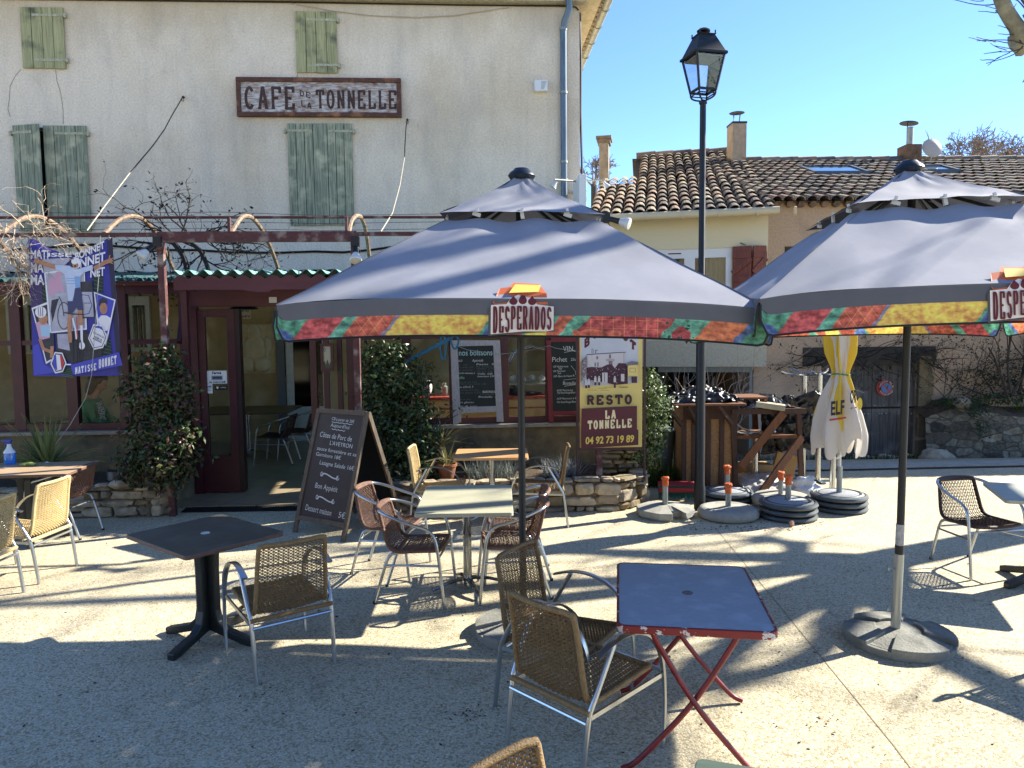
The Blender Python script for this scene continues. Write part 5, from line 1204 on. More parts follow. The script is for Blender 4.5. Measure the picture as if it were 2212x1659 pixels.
# facing angle: local +Y is where the sitter looks
place(cA,(.347,3.594),R_(-46),True,'tan wicker armchair in the foreground, back to us, at the red folding table')
place(cA,(-1.53,4.70),R_(35),False,'tan wicker armchair standing right of the black pedestal table, seen from behind')
place(cA,(.14,1.86),R_(-135),False,'light wicker chair of which only the rounded back top shows at the bottom edge')
place(cA2,(.28,4.06),R_(-123),True,'darker wicker armchair behind the foreground one, beside the middle parasol pole')
place(cA3,(-4.315,6.4),R_(86),True,'cream wicker armchair in full sun at the far left, beside the bottle table')
place(cA3,(-4.34,5.70),R_(88),False,'cream wicker armchair cut off by the left picture edge')
place(cA3,(-.79,7.98),R_(-93),False,'cream wicker armchair seen in profile left of the orange wood table')
place(cA2,(.28,8.0),R_(88),False,'wicker armchair with flat arms right of the orange wood table, facing left')
place(cB,(-1.07,6.42),R_(-103),True,'brown tube armchair by the chalkboard, left rear seat of the green table')
place(cB,(-.76,5.77),R_(-95),False,'brown tube armchair at the near left of the green table, its seat in shade')
place(cB,(.0,6.27),R_(92),False,'brown tube armchair at the far right of the green table')
place(cB,(-.03,5.83),R_(94),False,'brown tube armchair at the near right of the green table, half behind the parasol pole')
place(cB,(-4.74,7.67),R_(86),False,'brown woven tube armchair at the left, tucked at the bottle table behind the cream one')
place(cB2,(4.007,6.28),R_(-171),True,'dark brown tube armchair alone at the right behind the grey table corner')
place(cB2,tuple(FM@Vector((-3.75,-2.0,.09))),R_(88),False,'dark tube armchair inside the doorway, nearest of the two at the inner table')
place(cB2,tuple(FM@Vector((-3.52,-1.55,.10))),R_(90),False,'dark tube armchair inside the doorway, right behind the nearest one')
place(cB2,tuple(FM@Vector((-4.75,-3.0,.06))),R_(70),False,'tube armchair inside, half hidden behind the open door glass')
place(cB2,tuple(FM@Vector((-5.78,-3.22,.06))),R_(-80),False,'tube armchair inside on which the woman in green sits')
place(cB2,(3.5,4.25),R_(120),False,'tube armchair just outside the right edge, only its curved shadow in view')
# =====================  TABLES  =====================
m_top_br=mat('brown_laminate','#5a5950',.32,col2='#474740',scale=5,stretch=(.7,6,1),col3='#6b685e',s3=3)
m_edge_br=mat('brown_edge','#6b5145',.6,col2='#594338',scale=6)
m_gtop=mat('grey_green_laminate','#b0ae98',.5,col2='#9f9e86',scale=9,stretch=(.7,9,1)); m_gtop2=mat('pale_grey_green_laminate','#a9aea2',.45,col2='#989d92',scale=9,stretch=(.7,9,1))
m_otop=mat('orange_wood','#c79a66',.5,col2='#b5875a',scale=4,stretch=(1,8,1)); m_ctop=mat('pale_wood','#b59c7d',.45,col2='#a0886c',scale=4,stretch=(1,8,1))
m_steel=mat('polished_steel','#c4c6c4',.2,1.0,col2='#b0b2b0',scale=4)
m_blk=mat('black_cast_base','#141a1c',.4,col2='#1d2426',scale=9)
m_redp=mat('red_enamel','#861f22',.4,col2='#701719',scale=9,col3='#5a1014',s3=9)
m_rim=mat('chipped_red_rim','#7c1c20',.45,col2='#cfc8c0',scale=16,sharp=.75,stretch=(1,1,1.5))
m_rim.node_tree.nodes['Map Range'].inputs[1].default_value=.60; m_rim.node_tree.nodes['Map Range'].inputs[2].default_value=.62
m_blue=mat('grey_blue_marbled','#a3a8ae',.6,col2='#959ca5',scale=30,stretch=(1,3,1),bump=.15,bscale=40,col3='#b0b4ba',s3=9)
def tabletop(root,sx,sy,z,th,m,me,rad=.03,name='tabletop'):
    P=MW[root]; pts=[]
    for cx_,cy_,a0 in ((sx/2-rad,sy/2-rad,0),(-sx/2+rad,sy/2-rad,90),(-sx/2+rad,-sy/2+rad,180),(sx/2-rad,-sy/2+rad,270)):
        for i in range(6): a=R_(a0+i*18); pts.append(Vector((cx_+rad*math.cos(a),cy_+rad*math.sin(a),z-th)))
    b=MB(P); b.prism(pts,(0,0,th-.001)); e=b.build('edge',me,root) if False else None
    b=MB(P); b.prism(pts,(0,0,th)); b.mi=0
    t_=b.build(name,[m,me],root,bevel=.004)
    for p in t_.data.polygons: p.material_index=0 if abs(p.normal.z)>.9 and (t_.data.vertices[p.vertices[0]].co.z>z-th/2) else 1
    return t_
def cross_base(root,m,h=.72,arm=.33,r=.035,rot=0):
    P=MW[root]; b=MB(P); b.lathe([(r,.03),(r,h)],20); b.build('column',m,root,smooth=True)
    for k in range(4):
        a=rot+k*math.pi/2; c,s=math.cos(a),math.sin(a)
        b=MB(P); b.tube([(c*.0,s*.0,.085),(c*.06,s*.06,.085),(c*arm*.6,s*arm*.6,.065),(c*arm,s*arm,.025)],[.028,.028,.022,.016],8,ry=.014); b.build('foot',m,root,smooth=True)
def cast_base(root,rot=0):
    P=MW[root]
    for k in range(2):
        a=rot+k*math.pi; c,s=math.cos(a),math.sin(a)
    b=MB(P)
    for k in range(4):
        a=rot+k*math.pi/2; c,s=math.cos(a),math.sin(a); n_=Vector((-s,c,0))
        def q(r,z,w_): return [Vector((c*r,s*r,z))+n_*w_,Vector((c*r,s*r,z))-n_*w_]
        prof=[(.0,.0),(.10,.0)]
        pts=[(.075,.70),(.16,.725),(.075,.64)]
        rr_=[(.09,.64),(.082,.5),(.082,.22),(.10,.14),(.16,.095),(.34,.05),(.36,.045)]
        lo=[(.0,.64),(.0,.5),(.0,.22),(.0,.08),(.10,.055),(.30,.005),(.36,.0)]
        prev=None
        for (r1,z1),(r0,z0_) in zip(rr_,lo):
            w_=.028
            k_=b.P(q(r1,z1,w_)+q(r0,z0_,w_))
            if prev is not None: b.fa((prev,prev+1,k_+1,k_),(prev+2,k_+2,k_+3,prev+3),(prev,k_,k_+2,prev+2),(prev+1,prev+3,k_+3,k_+1))
            prev=k_
        b.fa((prev,prev+1,prev+3,prev+2))
        for zz0,zz1,ra,rb in ((.64,.71,.09,.17),): 
            k1=b.P(q(.09,.64,.028)+q(.0,.64,.028)); k2=b.P(q(.2,.715,.03)+q(.0,.715,.03)); b.fa((k1,k1+1,k2+1,k2),(k2,k2+1,k2+3,k2+2),(k1,k2,k2+2,k1+2),(k1+1,k1+3,k2+3,k2+1))
    b.build('pedestal',m_blk,root,bevel=.006)
g0=G(407,1199,.74); g1=G(618,1150,.74); g2=G(265,1157,.74); g3=G(477,1114,.74)
cT=(g0+g1+g2+g3)/4; ang=(math.atan2((g1-g0).y,(g1-g0).x)+math.atan2((g2-g0).y,(g2-g0).x)-math.pi/2)/2; Ls=((g1-g0).length+(g3-g2).length)/2; Lt=((g2-g0).length+(g3-g1).length)/2
t1=thing('pedestal_table','brown laminate table on a black cast pedestal in the left foreground','table',(cT.x,cT.y,0),ang)
tabletop(t1,Ls+.02,Lt+.03,.745,.028,m_top_br,m_edge_br); cast_base(t1,R_(20))
P=MW[t1]; b=MB(P); b.lathe([(.03,.7445),(.03,.7475),(.022,.7478),(.021,.7465),(0,.7465)],20); b.build('umbrella_hole_plug',m_white,t1)
# green table with two steel columns
g0=G(888,1107,.75); g1=G(1105,1111,.75); g2=G(930,1048,.75); g3=G(1107,1048,.75)
cT=(g0+g1+g2+g3)/4; t2=thing('green_table','grey-green table on two polished steel columns in the centre, chairs both sides','table',(cT.x,cT.y,0),R_(1))
tabletop(t2,((g1-g0).length+(g3-g2).length)/2,(g2+g3-g0-g1).length/2,.75,.03,m_gtop,m_gtop)
b_=t2
P0=MW[t2]
for dy in (-.27,.27):
    MW[t2]=P0@Matrix.Translation((0.0 if dy<0 else .06,dy,0)); cross_base(t2,m_steel,rot=.35,arm=.3)
MW[t2]=P0
# orange table
g0=G(985,993,.75); g1=G(1135,992,.75); g2=G(993,966,.75); g3=G(1135,966,.75); cT=(g0+g1+g2+g3)/4
t3=thing('orange_wood_table','small table with orange wood top near the planter, behind the green table','table',(cT.x+.0,cT.y,0),R_(0))
tabletop(t3,.80,.62,.75,.028,m_otop,m_otop); cross_base(t3,m_steel,rot=.6)
# bottle table at left, and another at the edge
g1=G(140,978,.75); g0=G(118,1010,.75)
t5=thing('pale_wood_table','pale wood table on a black cast pedestal at the left edge, spray bottle on top','table',(-4.95,7.45,0),R_(6))
tabletop(t5,1.12,.72,.75,.028,m_ctop,m_edge_br)
cast_base(t5,.5)
t6=thing('pale_wood_table','second pale table of which only a corner shows at the left edge','table',(-5.10,6.35,0),R_(5)); tabletop(t6,.8,.7,.75,.03,m_ctop,m_edge_br); cast_base(t6,.2)
# grey-green table at the right edge
g0=G(2091,1055,.75); t7=thing('grey_green_table','pale grey-green table cut by the right picture edge, on a black cast foot','table',(g0.x+.50,g0.y-.20,0),R_(-20))
tabletop(t7,.72,.72,.75,.03,m_gtop2,m_gtop2); cast_base(t7,R_(35))
g8=G(1497,1634,.75); h8=G(1648,1660,.75); a8=math.atan2((h8-g8).y,(h8-g8).x); c8=g8+Matrix.Rotation(a8,3,'Z')@Vector((.36,-.31,0)); t8=thing('green_table','dark green slatted tabletop corner at the very bottom edge','table',(c8.x,c8.y,0),a8); tabletop(t8,.7,.62,.75,.03,mat('dark_green_laminate','#4c5d50',.5,col2='#3f4f45',scale=8,stretch=(.6,9,1)),m_gtop); cast_base(t8,R_(45))
# inner table
g_=FM@Vector((-4.35,-1.35,.11)); t9=thing('inner_table','brown wooden table inside the veranda beside the stacked tube armchairs','table',g_,FA); tabletop(t9,1.5,1.1,.75,.03,mat('brown_wood','#7b6038',.5,col2='#69502d',scale=4),m_edge_br); cross_base(t9,m_steel)
# red folding table
g0=G(1337,1352,.75); g1=G(1682,1368,.75); g2=G(1330,1217,.75); g3=G(1608,1222,.75)
cT=(g0+g1+g2+g3)/4; wd_=((g1-g0).length+(g3-g2).length)/2; dp_=((g2-g0).length+(g3-g1).length)/2
ang=math.atan2((g1-g0).y,(g1-g0).x)
t4=thing('folding_table','red steel folding table with grey-blue top and chipped rim in the right foreground','table',(cT.x,cT.y,0),ang); P=MW[t4]
tabletop(t4,wd_-.015,dp_-.015,.7515,.012,m_blue,m_blue,rad=.04)
b=MB(P); rad=.045
def rrect(sx,sy,rad,z):
    pts=[]
    for cx_,cy_,a0 in ((sx/2-rad,sy/2-rad,0),(-sx/2+rad,sy/2-rad,90),(-sx/2+rad,-sy/2+rad,180),(sx/2-rad,-sy/2+rad,270)):
        for i in range(7): a=R_(a0+i*15); pts.append(Vector((cx_+rad*math.cos(a),cy_+rad*math.sin(a),z)))
    return pts
o_=rrect(wd_+.004,dp_+.004,.05,.716); oi=rrect(wd_-.02,dp_-.02,.04,.753); n_=len(o_)
a=b.P(o_); c=b.P([p+Vector((0,0,.036)) for p in o_]); d=b.P([p for p in oi]); e=b.P([p-Vector((0,0,.037)) for p in oi])
for i in range(n_):
    j=(i+1)%n_; b.fa((a+i,a+j,c+j,c+i),(c+i,c+j,d+j,d+i),(e+i,e+j,a+j,a+i))
b.build('rim',m_rim,t4,bevel=.003)
b=MB(P); b.lathe([(.028,.7516),(.028,.7535),(0,.7535)],20); b.build('hole_cap',mat('brown_cap','#5d4c44',.6,col2='#7f7470',scale=60,sharp=.5),t4)
hw=wd_/2
for s,yy in ((-1,-dp_/2+.07),(1,dp_/2-.10)):
    for k in (-1,1):
        pth=[(k*(hw*.54),yy,.70),(k*hw*.50,yy,.665),(0,yy,.36),(-k*hw*.62,yy,.10),(-k*hw*.80,yy,.035),(-k*hw*.94,yy,.015)]
        off=.013*k; b=MB(P); b.tube(smooth([(x,y+off,z) for x,y,z in pth],2),.0135,10); b.build('leg',m_redp,t4,smooth=True)
for k in (-1,1):
    b=MB(P); yo=.013*k
    b.tube([(-k*hw*.66,-dp_/2+.07+yo,.08),(-k*hw*.66,dp_/2-.10+yo,.08)],.011,8) if False else b.tube([(k*hw*.54,-dp_/2+.07+yo,.695),(k*hw*.54,dp_/2-.10+yo,.695)],.012,8); b.build('cross_tube',m_redp,t4,smooth=True)
# items on the bottle table
bp=G(22,1003,.75); sb=thing('spray_bottle','clear spray bottle with blue liquid and trigger head on the left table','spray bottle',(bp.x,bp.y,.751),R_(10)); P=MW[sb]
m_liq=mat('blue_liquid','#2f77d0',.15,spec=.8); m_clr=mat('milky_plastic','#c4d2dc',.25)
b=MB(P); b.lathe([(.052,0),(.057,.012),(.057,.12)],20,sx=1,sy=.62); b.build('liquid',m_liq,sb,smooth=True)
b=MB(P); b.lathe([(.057,.1205),(.055,.135),(.032,.165),(.022,.19),(.02,.215)],20,sx=1,sy=.7); b.build('neck',m_clr,sb,smooth=True)
b=MB(P); b.lathe([(.023,.215),(.023,.235)],12); b.box((-.01,0,.25),(.075,.03,.03)); b.box((-.055,0,.252),(.02,.02,.02)); b.prism([(-.03,-.008,.238),(-.018,-.008,.238),(-.035,-.008,.19),(-.042,-.008,.192)],(0,.016,0)); b.build('trigger_head',mat('trigger_blue','#23418f',.4),sb,bevel=.004)
pr=Print(lambda x,y,l: Vector((x,-.0365-l*.0006+abs(x)*.25,y)),P); pr.ell(0,.075,.04,.035,mat('label_cyan','#6fc0dd',.5)); pr.poly([(-.038,.10),(.03,.118),(.034,.105),(-.034,.088)],m_logo_y); pr.rect(-.03,.05,.03,.062,m_white); pr.build('sticker',sb)
sp=G(62,1006,.755); b=MB(); b.blob((sp.x,sp.y,.77),(.08,.04,.02),3,.5,14,8); tag(b.build('cleaning_cloth',mat('yellow_green_cloth','#b9c25a',.9,col2='#3f5a3a',scale=14,sharp=.5),smooth=2),'crumpled yellow and green cloth beside the spray bottle','cloth')
sp=G(130,1020,.755); b=MB(); b.blob((G(118,1000,.755).x-.08,G(118,1000,.755).y,.762),(.02,.014,.008),5,.3,10,6); tag(b.build('bottle_cap',m_white,smooth=2),'tiny white cap lying near the corner of the bottle table','cap')
# =====================  A-BOARD  =====================
pz_=.0; f0=G(636,1150); f1=G(742,1170)
wB=(f1-f0).length; angB=math.atan2((f1-f0).y,(f1-f0).x)
ab=thing('menu_board','brown wooden A-frame chalkboard with the daily menu handwritten, before the door','menu board',((f0.x+f1.x)/2,(f0.y+f1.y)/2,0),angB); P=MW[ab]
m_awd=mat('grey_brown_wood','#6a5b4a',.8,col2='#4f4438',scale=8,stretch=(5,5,.6),bump=.3); m_abd=mat('brown_slate','#3e3430',.8,col2='#463b36',scale=3,col3='#52473f',s3=2)
Hh=1.27; lean=.40; W2=wB*.98
def AP(x,t,o=0):  # point on the front panel; t 0 bottom .. 1 top
    return Vector((x*W2,lean*t-o,Hh*t+0))
nrm_=Vector((0,-Hh,lean)).normalized()
def beam(p,q,w_,th): 
    b.bar(p,q,w_,th,up=nrm_)
b=MB(P); beam(AP(-.5,0),AP(-.5,1),.05,.03); beam(AP(.5,0),AP(.5,1),.05,.03); beam(AP(-.5,.985)+nrm_*.004,AP(.5,.985)+nrm_*.004,.05,.03); beam(AP(-.5,.12)+nrm_*.004,AP(.5,.12)+nrm_*.004,.05,.03); b.build('front_frame',m_awd,ab,bevel=.003)
b=MB(P); b.prism([AP(-.48,.14),AP(.48,.14),AP(.48,.97),AP(-.48,.97)],-nrm_*.008); b.build('slate',m_abd,ab)
b=MB(P)
for s in (-.5,.5): b.bar(Vector((s*W2,lean+.02,Hh-.01)),Vector((s*W2,lean*2+.12,0)),.03,.05)
b.bar(Vector((-.5*W2,lean+.03,Hh-.03)),Vector((.5*W2,lean+.03,Hh-.03)),.03,.04); b.bar(Vector((-.5*W2,lean*2+.1,.12)),Vector((.5*W2,lean*2+.1,.12)),.03,.04); b.build('rear_frame',m_awd,ab,bevel=.003)
b=MB(P); b.prism([Vector((-.48*W2,lean+.035,Hh-.05)),Vector((.48*W2,lean+.035,Hh-.05)),Vector((.48*W2,lean*2+.1,.14)),Vector((-.48*W2,lean*2+.1,.14))],Vector((0,.006,0))); b.build('rear_panel',mat('black_board','#0e0d0d',.9),ab)
pr=Print(lambda x,y,l: AP((x-.5)*.94,.97-y*.83)+nrm_*(.001+l*.0002),P)
mc=m_chalk
for t,x0,y,x1,h in [('CB à partir de 20€',.3,.065,.8,.03),("Aujourd'hui",.3,.13,.72,.035),('Côtes de Porc de',.1,.235,.82,.05),("L'AVEYRON",.36,.305,.86,.04),('sauce forestière et sa',.1,.365,.98,.035),('Garniture 18€',.1,.42,.66,.035),('Lasagne Salade 16€',.22,.50,.98,.04),('Bon Appétit',.22,.725,.72,.05),('Dessert maison',.1,.945,.68,.055),('5€',.84,.965,.98,.055)]:
    pr.text(t,x0,y,x1,h,mc,shear=.12,slope=.03,bold=.0)
for cx_,cy_,k in ((.5,.6,1),(.5,.82,1)):
    pr.line([(cx_+.18*s*math.cos(a),cy_+.018*math.sin(a*2)+.0) for s,a in [(1,math.pi*i/16) for i in range(17)]],.012,mc)
    pr.line([(cx_-.18+.03*math.cos(a),cy_-.01+.018*math.sin(a)) for a in [i*.6 for i in range(9)]],.01,mc); pr.line([(cx_+.18+.03*math.cos(a),cy_+.01+.018*math.sin(a)) for a in [i*.6 for i in range(9)]],.01,mc)
for y,x0,x1 in ((.082,.32,.78),(.15,.35,.65)): pr.line([(x0+(x1-x0)*i/8,y+.006*(i%2)+.01*i/8) for i in range(9)],.006,mc)
pr.build('chalk_writing',ab)
# =====================  STANDING SIGN 'RESTO'  =====================
SV=FG(1375,1060,.3).y
SV=-4.9
q=[FR(x,y,SV) for x,y in ((1253,968),(1387,965),(1385,655),(1249,655))]
zb0=q[0].z; ztp_=q[0].z+2*(FR(1320,730,SV).z-q[0].z)*.5*1.32
su0,su1=q[0].x,q[1].x; sz0=q[0].z; sz1=FR(1320,690,SV).z
sgn=thing('standing_sign','tall bistro sign with yellow and maroon panels and a phone number, on thin posts','sign',FM@Vector(((su0+su1)/2,SV,.35)),FA)
m_sy=mat('sign_cream_yellow','#e6cf7c',.5,col2='#dcc46c',scale=3); m_sm=mat('sign_maroon','#5a1226',.45,col2='#4e0f20',scale=4); m_ss=mat('sign_pale_sky','#c9ccd0',.5,col2='#b6bac0',scale=3); m_sink=mat('sign_ink','#3a1a24',.6); m_sp=mat('sign_dark_frame','#3c2026',.5)
b=MB(FM); b.b2((su0,SV,sz0),(su1,SV+.02,sz1)); b.build('panel',m_sy,sgn)
b=MB(FM)
for u in (su0-.03,su1+.03): b.b2((u-.012,SV-.005,.30),(u+.012,SV+.02,sz1+.05))
b.b2((su0-.04,SV-.003,sz0-.03),(su1+.04,SV+.022,sz0)); b.build('post',m_sp,sgn)
# map of zoom px (1062x1659; D = 1228.9+zx*.1653, 713.2+zy*.1653)
def smp(x,y,l): p=FR(1228.9+x*.1653,713.2+y*.1653,SV-.0012-l*.0002); return p
pr=Print(smp,FM)
pr.poly([(158,-130),(905,-130),(905,700),(158,770)],m_ss); pr.poly([(158,740),(905,690),(905,780),(158,790)],m_sy)
# arched word BISTROT
for i,ch in enumerate('BISTROT'):
    x=190+i*100; dy=abs(i-3)**2*18; pr.slab(ch,x,50+dy*1.1-((3-abs(i-3))*8),x+95,105,m_sm,wt=.27,slope=(-.5+i*.17))
mg1=mat('engraving_grey','#7d6f72',.7); mg2=mat('engraving_pale','#c8c3bf',.7); mg3=mat('engraving_dark','#4a2a35',.7)
pr.poly([(240,320),(735,290),(735,500),(240,500)],mg2); pr.line([(235,320),(740,288)],9,mg3); pr.line([(300,300),(300,245),(318,245),(318,300)],5,mg1); pr.line([(350,300),(350,262),(370,265)],7,mg3); pr.line([(718,292),(720,470)],5,mg1)
for x0,y0,x1,y1 in ((335,425,352,475),(372,420,388,475),(360,340,382,380),(525,318,550,368),(520,400,570,450)): pr.rect(x0,y0,x1,y1,mg1)
pr.rect(485,378,592,402,mg1); pr.rect(490,384,586,396,mg2)
rr=random.Random(6)
pr.poly([(232,490),(300,480),(420,490),(500,450),(560,445),(600,500),(650,430),(740,435),(765,480),(770,700),(620,715),(232,640)],mg3)
for i in range(90): x=rr.uniform(240,760); y=rr.uniform(470,690); pr.ell(x,y,rr.uniform(3,9),rr.uniform(2,6),rr.choice([mg1,m_sink,mg2]),6)
pr.poly([(155,420),(232,330),(232,560),(155,690)],mg1)
for i in range(30): pr.ell(rr.uniform(160,230),rr.uniform(340,660),rr.uniform(4,10),rr.uniform(3,7),rr.choice([mg3,mg2]),6)
pr.rect(435,555,505,690,mg2); pr.rect(460,560,470,680,mg1); pr.rect(680,572,725,668,mg2); pr.poly([(770,460),(905,455),(905,600),(770,600)],m_sy); pr.rect(795,495,872,550,mg1); pr.rect(800,500,867,545,m_sy); pr.rect(820,605,890,690,mg3); pr.poly([(745,440),(820,405),(905,415),(905,450),(770,465)],mg1)
for x,y in ((600,600),(345,600),(395,600),(225,640),(260,635)): pr.ell(x,y+12,12,14,mg2,8); pr.rect(x-16,y+24,x+16,y+80,mg2); pr.rect(x-13,y+80,x+14,y+155 if x>500 else y+120,mg3)
for i in range(7): x=rr.uniform(240,700); y=rr.uniform(725,790); pr.line([(x,y),(x+rr.uniform(80,160),y+rr.uniform(-5,5))],3,mg3)
pr.slab('RESTO',222,975,838,118,m_sink,wt=.27,slope=-.02)
pr.poly([(168,1024),(890,990),(890,1330),(158,1340),(158,1330)],m_sm); pr.poly([(158,1330),(908,1298),(908,1500),(158,1548)],mat('sign_maroon2','#4b1022',.45))
m_sc=mat('sign_cream','#ead9a8',.5)
pr.slab('LA',462,1155,625,105,m_sc,wt=.27,slope=-.02); pr.slab('TONNELLE',240,1296,830,108,m_sc,wt=.27,slope=-.05)
pr.text('04 92 73 19 89',215,1488,850,90,m_logo_y,bold=.03,slope=-.045,shear=.05); pr.build('artwork',sgn)
# =====================  PERGOLA  =====================
PV=-4.85
pg=thing('pergola','rusty burgundy steel pergola with bowed hoops along the cafe front','pergola',FM@Vector((-3,PV,0)),FA)
def U_(x,y=510,v=PV): return FR(x,y,v).x
def Z_(x,y,v=PV): return FR(x,y,v).z
b=MB(FM); zb=Z_(560,523); ztb=Z_(560,500); u0=U_(342); u1=U_(772); b.b2((u0,PV-.03,zb),(u1,PV+.03,ztb)); b.build('beam',m_rust,pg,bevel=.004)
for xa,xb in ((-700,342),(772,1312)):
    b=MB(FM); b.b2((U_(xa),PV-.02,ztb-.055),(U_(xb),PV+.02,ztb-.01)); b.build('beam',m_rust,pg)
for x in (351,767,1293):
    b=MB(FM); u=U_(x,600); b.b2((u-.036,PV-.036,0),(u+.036,PV+.036,zb)); b.build('post',m_rust,pg,bevel=.003)
b=MB(FM); zr1=Z_(500,467,-3.9); b.tube([(-14,-3.9,zr1),(uc-1.0,-3.9,zr1-.02)],.018,8); b.build('rail',m_rust,pg)
m_hoop=mat('pale_rusted_hoop','#8f7a63',.7,col2='#5b4536',scale=14,sharp=.3)
for x in (-190,2,226,499,753):
    u=U_(x); b=MB(FM); pts=[(u,PV,zb+.1)]+[(u+.02*math.sin(t*5+x),PV+.1+1.85*t,ztb+.40*math.sin(math.pi*min(1,t*1.0+.02))**.8-.25*t) for t in [i/12 for i in range(1,13)]]
    b.tube(smooth(pts,1),.027,7); b.build('hoop',m_hoop,pg,smooth=True)
for x in (499,752):
    b=MB(FM); u=U_(x); b.b2((u-.03,PV-.02,ztb),(u+.0,PV+.02,ztb+.16)); b.build('bracket',m_rust,pg)
for i,(y0_,y1_) in enumerate(((457,462),(478,479),(492,494))):
    cable('pergola_wire','thin steel wire stretched along the pergola, the %s of three'%('highest','middle','lowest')[i],[(-60,y0_),(200,y0_+4),(480,y0_+1),(700,y1_+4),(960,y1_)],.003,m_cab,'wire',v=PV+.9)
# spot lamps on the pergola
def spot(label,x,y,dx,dz,ln=.17,v=PV,up=.02):
    p=FR(x,y,v); t_=thing('spot_lamp',label,'spot lamp',FM@p,FA,'spot lamps on the pergola')
    b=MB(FM); b.box(p,(.09,.12,.11)); b.tube([p+Vector((.02,-.02,-.05)),p+Vector((.06,-.04,-.12)),p+Vector((.03,-.05,-.14))],.006,5); b.build('bracket_box',m_black,t_,bevel=.01)
    d=Vector((dx,-.5,dz)).normalized(); q=p+d*.06; R=d.to_track_quat('Z','Y').to_matrix()
    b=MB(FM); b.lathe([(.0,0),(.03,.0),(.034,ln*.45),(.036,ln*.6)],14,q,R); b.build('socket',m_black,t_,smooth=True)
    b=MB(FM); b.lathe([(.034,ln*.6),(.045,ln*.75),(.068,ln*1.05),(.07,ln*1.15),(.066,ln*1.2),(.0,ln*1.24)],20,q,R); b.build('bulb',mat('frosted_bulb','#d5d6cf',.25,col2='#bfc1bb',scale=12),t_,smooth=True)
spot('spot lamp on the left pergola post, bulb pointing down left',343,523,-.75,-.8)
spot('spot lamp hanging from the pergola beam just left of the middle parasol',768,522,.06,-.9)
spot('spot lamp behind the middle parasol, bulb pointing right towards the cream house',1308,470,.95,-.35,.2)
# =====================  BANNER  =====================
m_bb=mat('banner_blue','#2b2f9a',.5,col2='#262a86',scale=2); m_bn=mat('banner_navy','#1f2147',.5,col2='#181a38',scale=3); m_bs=mat('banner_sheen_blue','#3b45b8',.4); m_bw=mat('banner_white','#dfe1ea',.55)
def bmp(x,y,l): return FR(43.9+x*.19845,493.7+y*.19845,PV-.06-l*.0002)
bc=bmp(600,1600,0)
bn_=thing('race_banner','blue printed cycling banner hanging from the pergola, rider with outstretched arms','banner',FM@Vector((bc.x,PV-.06,bc.z)),FA)
outl=[(85,95),(150,110),(230,165),(330,225),(450,262),(600,288),(720,255),(830,195),(940,110),(1000,100),(1010,280),(1035,600),(1065,950),(1090,1300),(1112,1590),(1085,1600),(560,1608),(142,1605),(130,1300),(118,850),(108,500)]
pr=Print(bmp,FM); pr.L=-3; pr.poly(outl,m_bb)
pr.poly([(85,95),(150,110),(230,165),(330,225),(380,240),(330,250),(200,215),(120,130)],m_bs)
pr.poly([(940,110),(1000,100),(1035,600),(1112,1590),(1085,1600),(1060,1560),(1010,1000),(980,560),(950,300)],m_bn)
pr.poly([(450,262),(600,288),(720,255),(830,195),(900,150),(850,230),(700,300),(600,318),(420,290)],m_bn)
pr.poly([(120,600),(240,600),(270,820),(125,860)],mat('banner_purple','#3a2d5e',.5)); pr.poly([(140,1280),(200,1250),(260,1480),(420,1560),(145,1600)],m_bs)
mgn=mat('banner_dark_green','#16262a',.6); mgl=mat('banner_green_line','#3f7d5c',.6)
for P4 in ([(785,520),(900,470),(905,700),(800,690)],[(235,580),(275,600),(305,800),(240,810)],[(880,1290),(975,1180),(1000,1370),(890,1390)],[(440,1580),(500,1500),(560,1500),(580,1605)]):
    pr.poly(P4,mgn); xs_=[p[0] for p in P4]; ys_=[p[1] for p in P4]
    for i in range(6): t=(i+.5)/6; pr.line([(min(xs_)+8,min(ys_)*(1-t)+max(ys_)*t-20+30*t),(max(xs_)-8,min(ys_)*(1-t)+max(ys_)*t+25)],4,mgl)
for i,(y,x1) in enumerate(((330,300),(475,300),(610,272))): pr.text('MATISSE'[:(4,2,2)[i]],112,y,(305,255,262)[i],(95,105,105)[i],m_bw,.03,shear=.0)
pr.text('ISSE',300,305,560,40,m_bw,.03); pr.text('BONNET',600,345,920,75,m_bw,.03,slope=-.42,shear=-.1); pr.text('NNET',650,425,925,95,m_bw,.03,slope=-.28); pr.text('NET',762,530,920,90,m_bw,.03,slope=-.14)
m_ph=mat('photo_grey_violet','#8f8fa8',.6,col2='#b8bac8',scale=7); m_phd=mat('photo_dark','#3c3d46',.6,col2='#25262e',scale=9); m_phs=mat('photo_pale','#b9bcc8',.6,col2='#9a9db0',scale=9); m_pk=mat('photo_pink','#c49bb4',.6); m_sk=mat('photo_skin','#b98a6c',.6,col2='#a07256',scale=20)
# middle photo card with a rider in pink
pr.poly([(255,335),(440,315),(760,480),(820,1000),(840,1050),(835,1100),(500,1120),(320,1140)][:0] or [(258,470),(700,430),(725,1100),(322,1140)],m_bw); pr.poly([(275,490),(690,450),(708,1085),(338,1122)],m_phs)
pr.poly([(300,500),(500,500),(500,700),(310,720)],m_ph); pr.poly([(310,560),(400,500),(440,540),(480,690),(400,680),(350,740),(310,720)],m_pk); pr.ell(415,500,38,34,m_pk); pr.poly([(340,780),(420,760),(380,900),(350,1020),(330,900)],m_phd)
def ring(cx,cy,rx,ry,w_,m,n=26): pr.line([(cx+rx*math.cos(2*math.pi*i/n),cy+ry*math.sin(2*math.pi*i/n)) for i in range(n+1)],w_,m)
ring(475,950,68,145,9,m_phd); pr.line([(475,950),(450,800),(420,740)],9,m_phd)
pr.poly([(240,335),(520,318),(540,345),(430,450),(258,480)],m_phs)
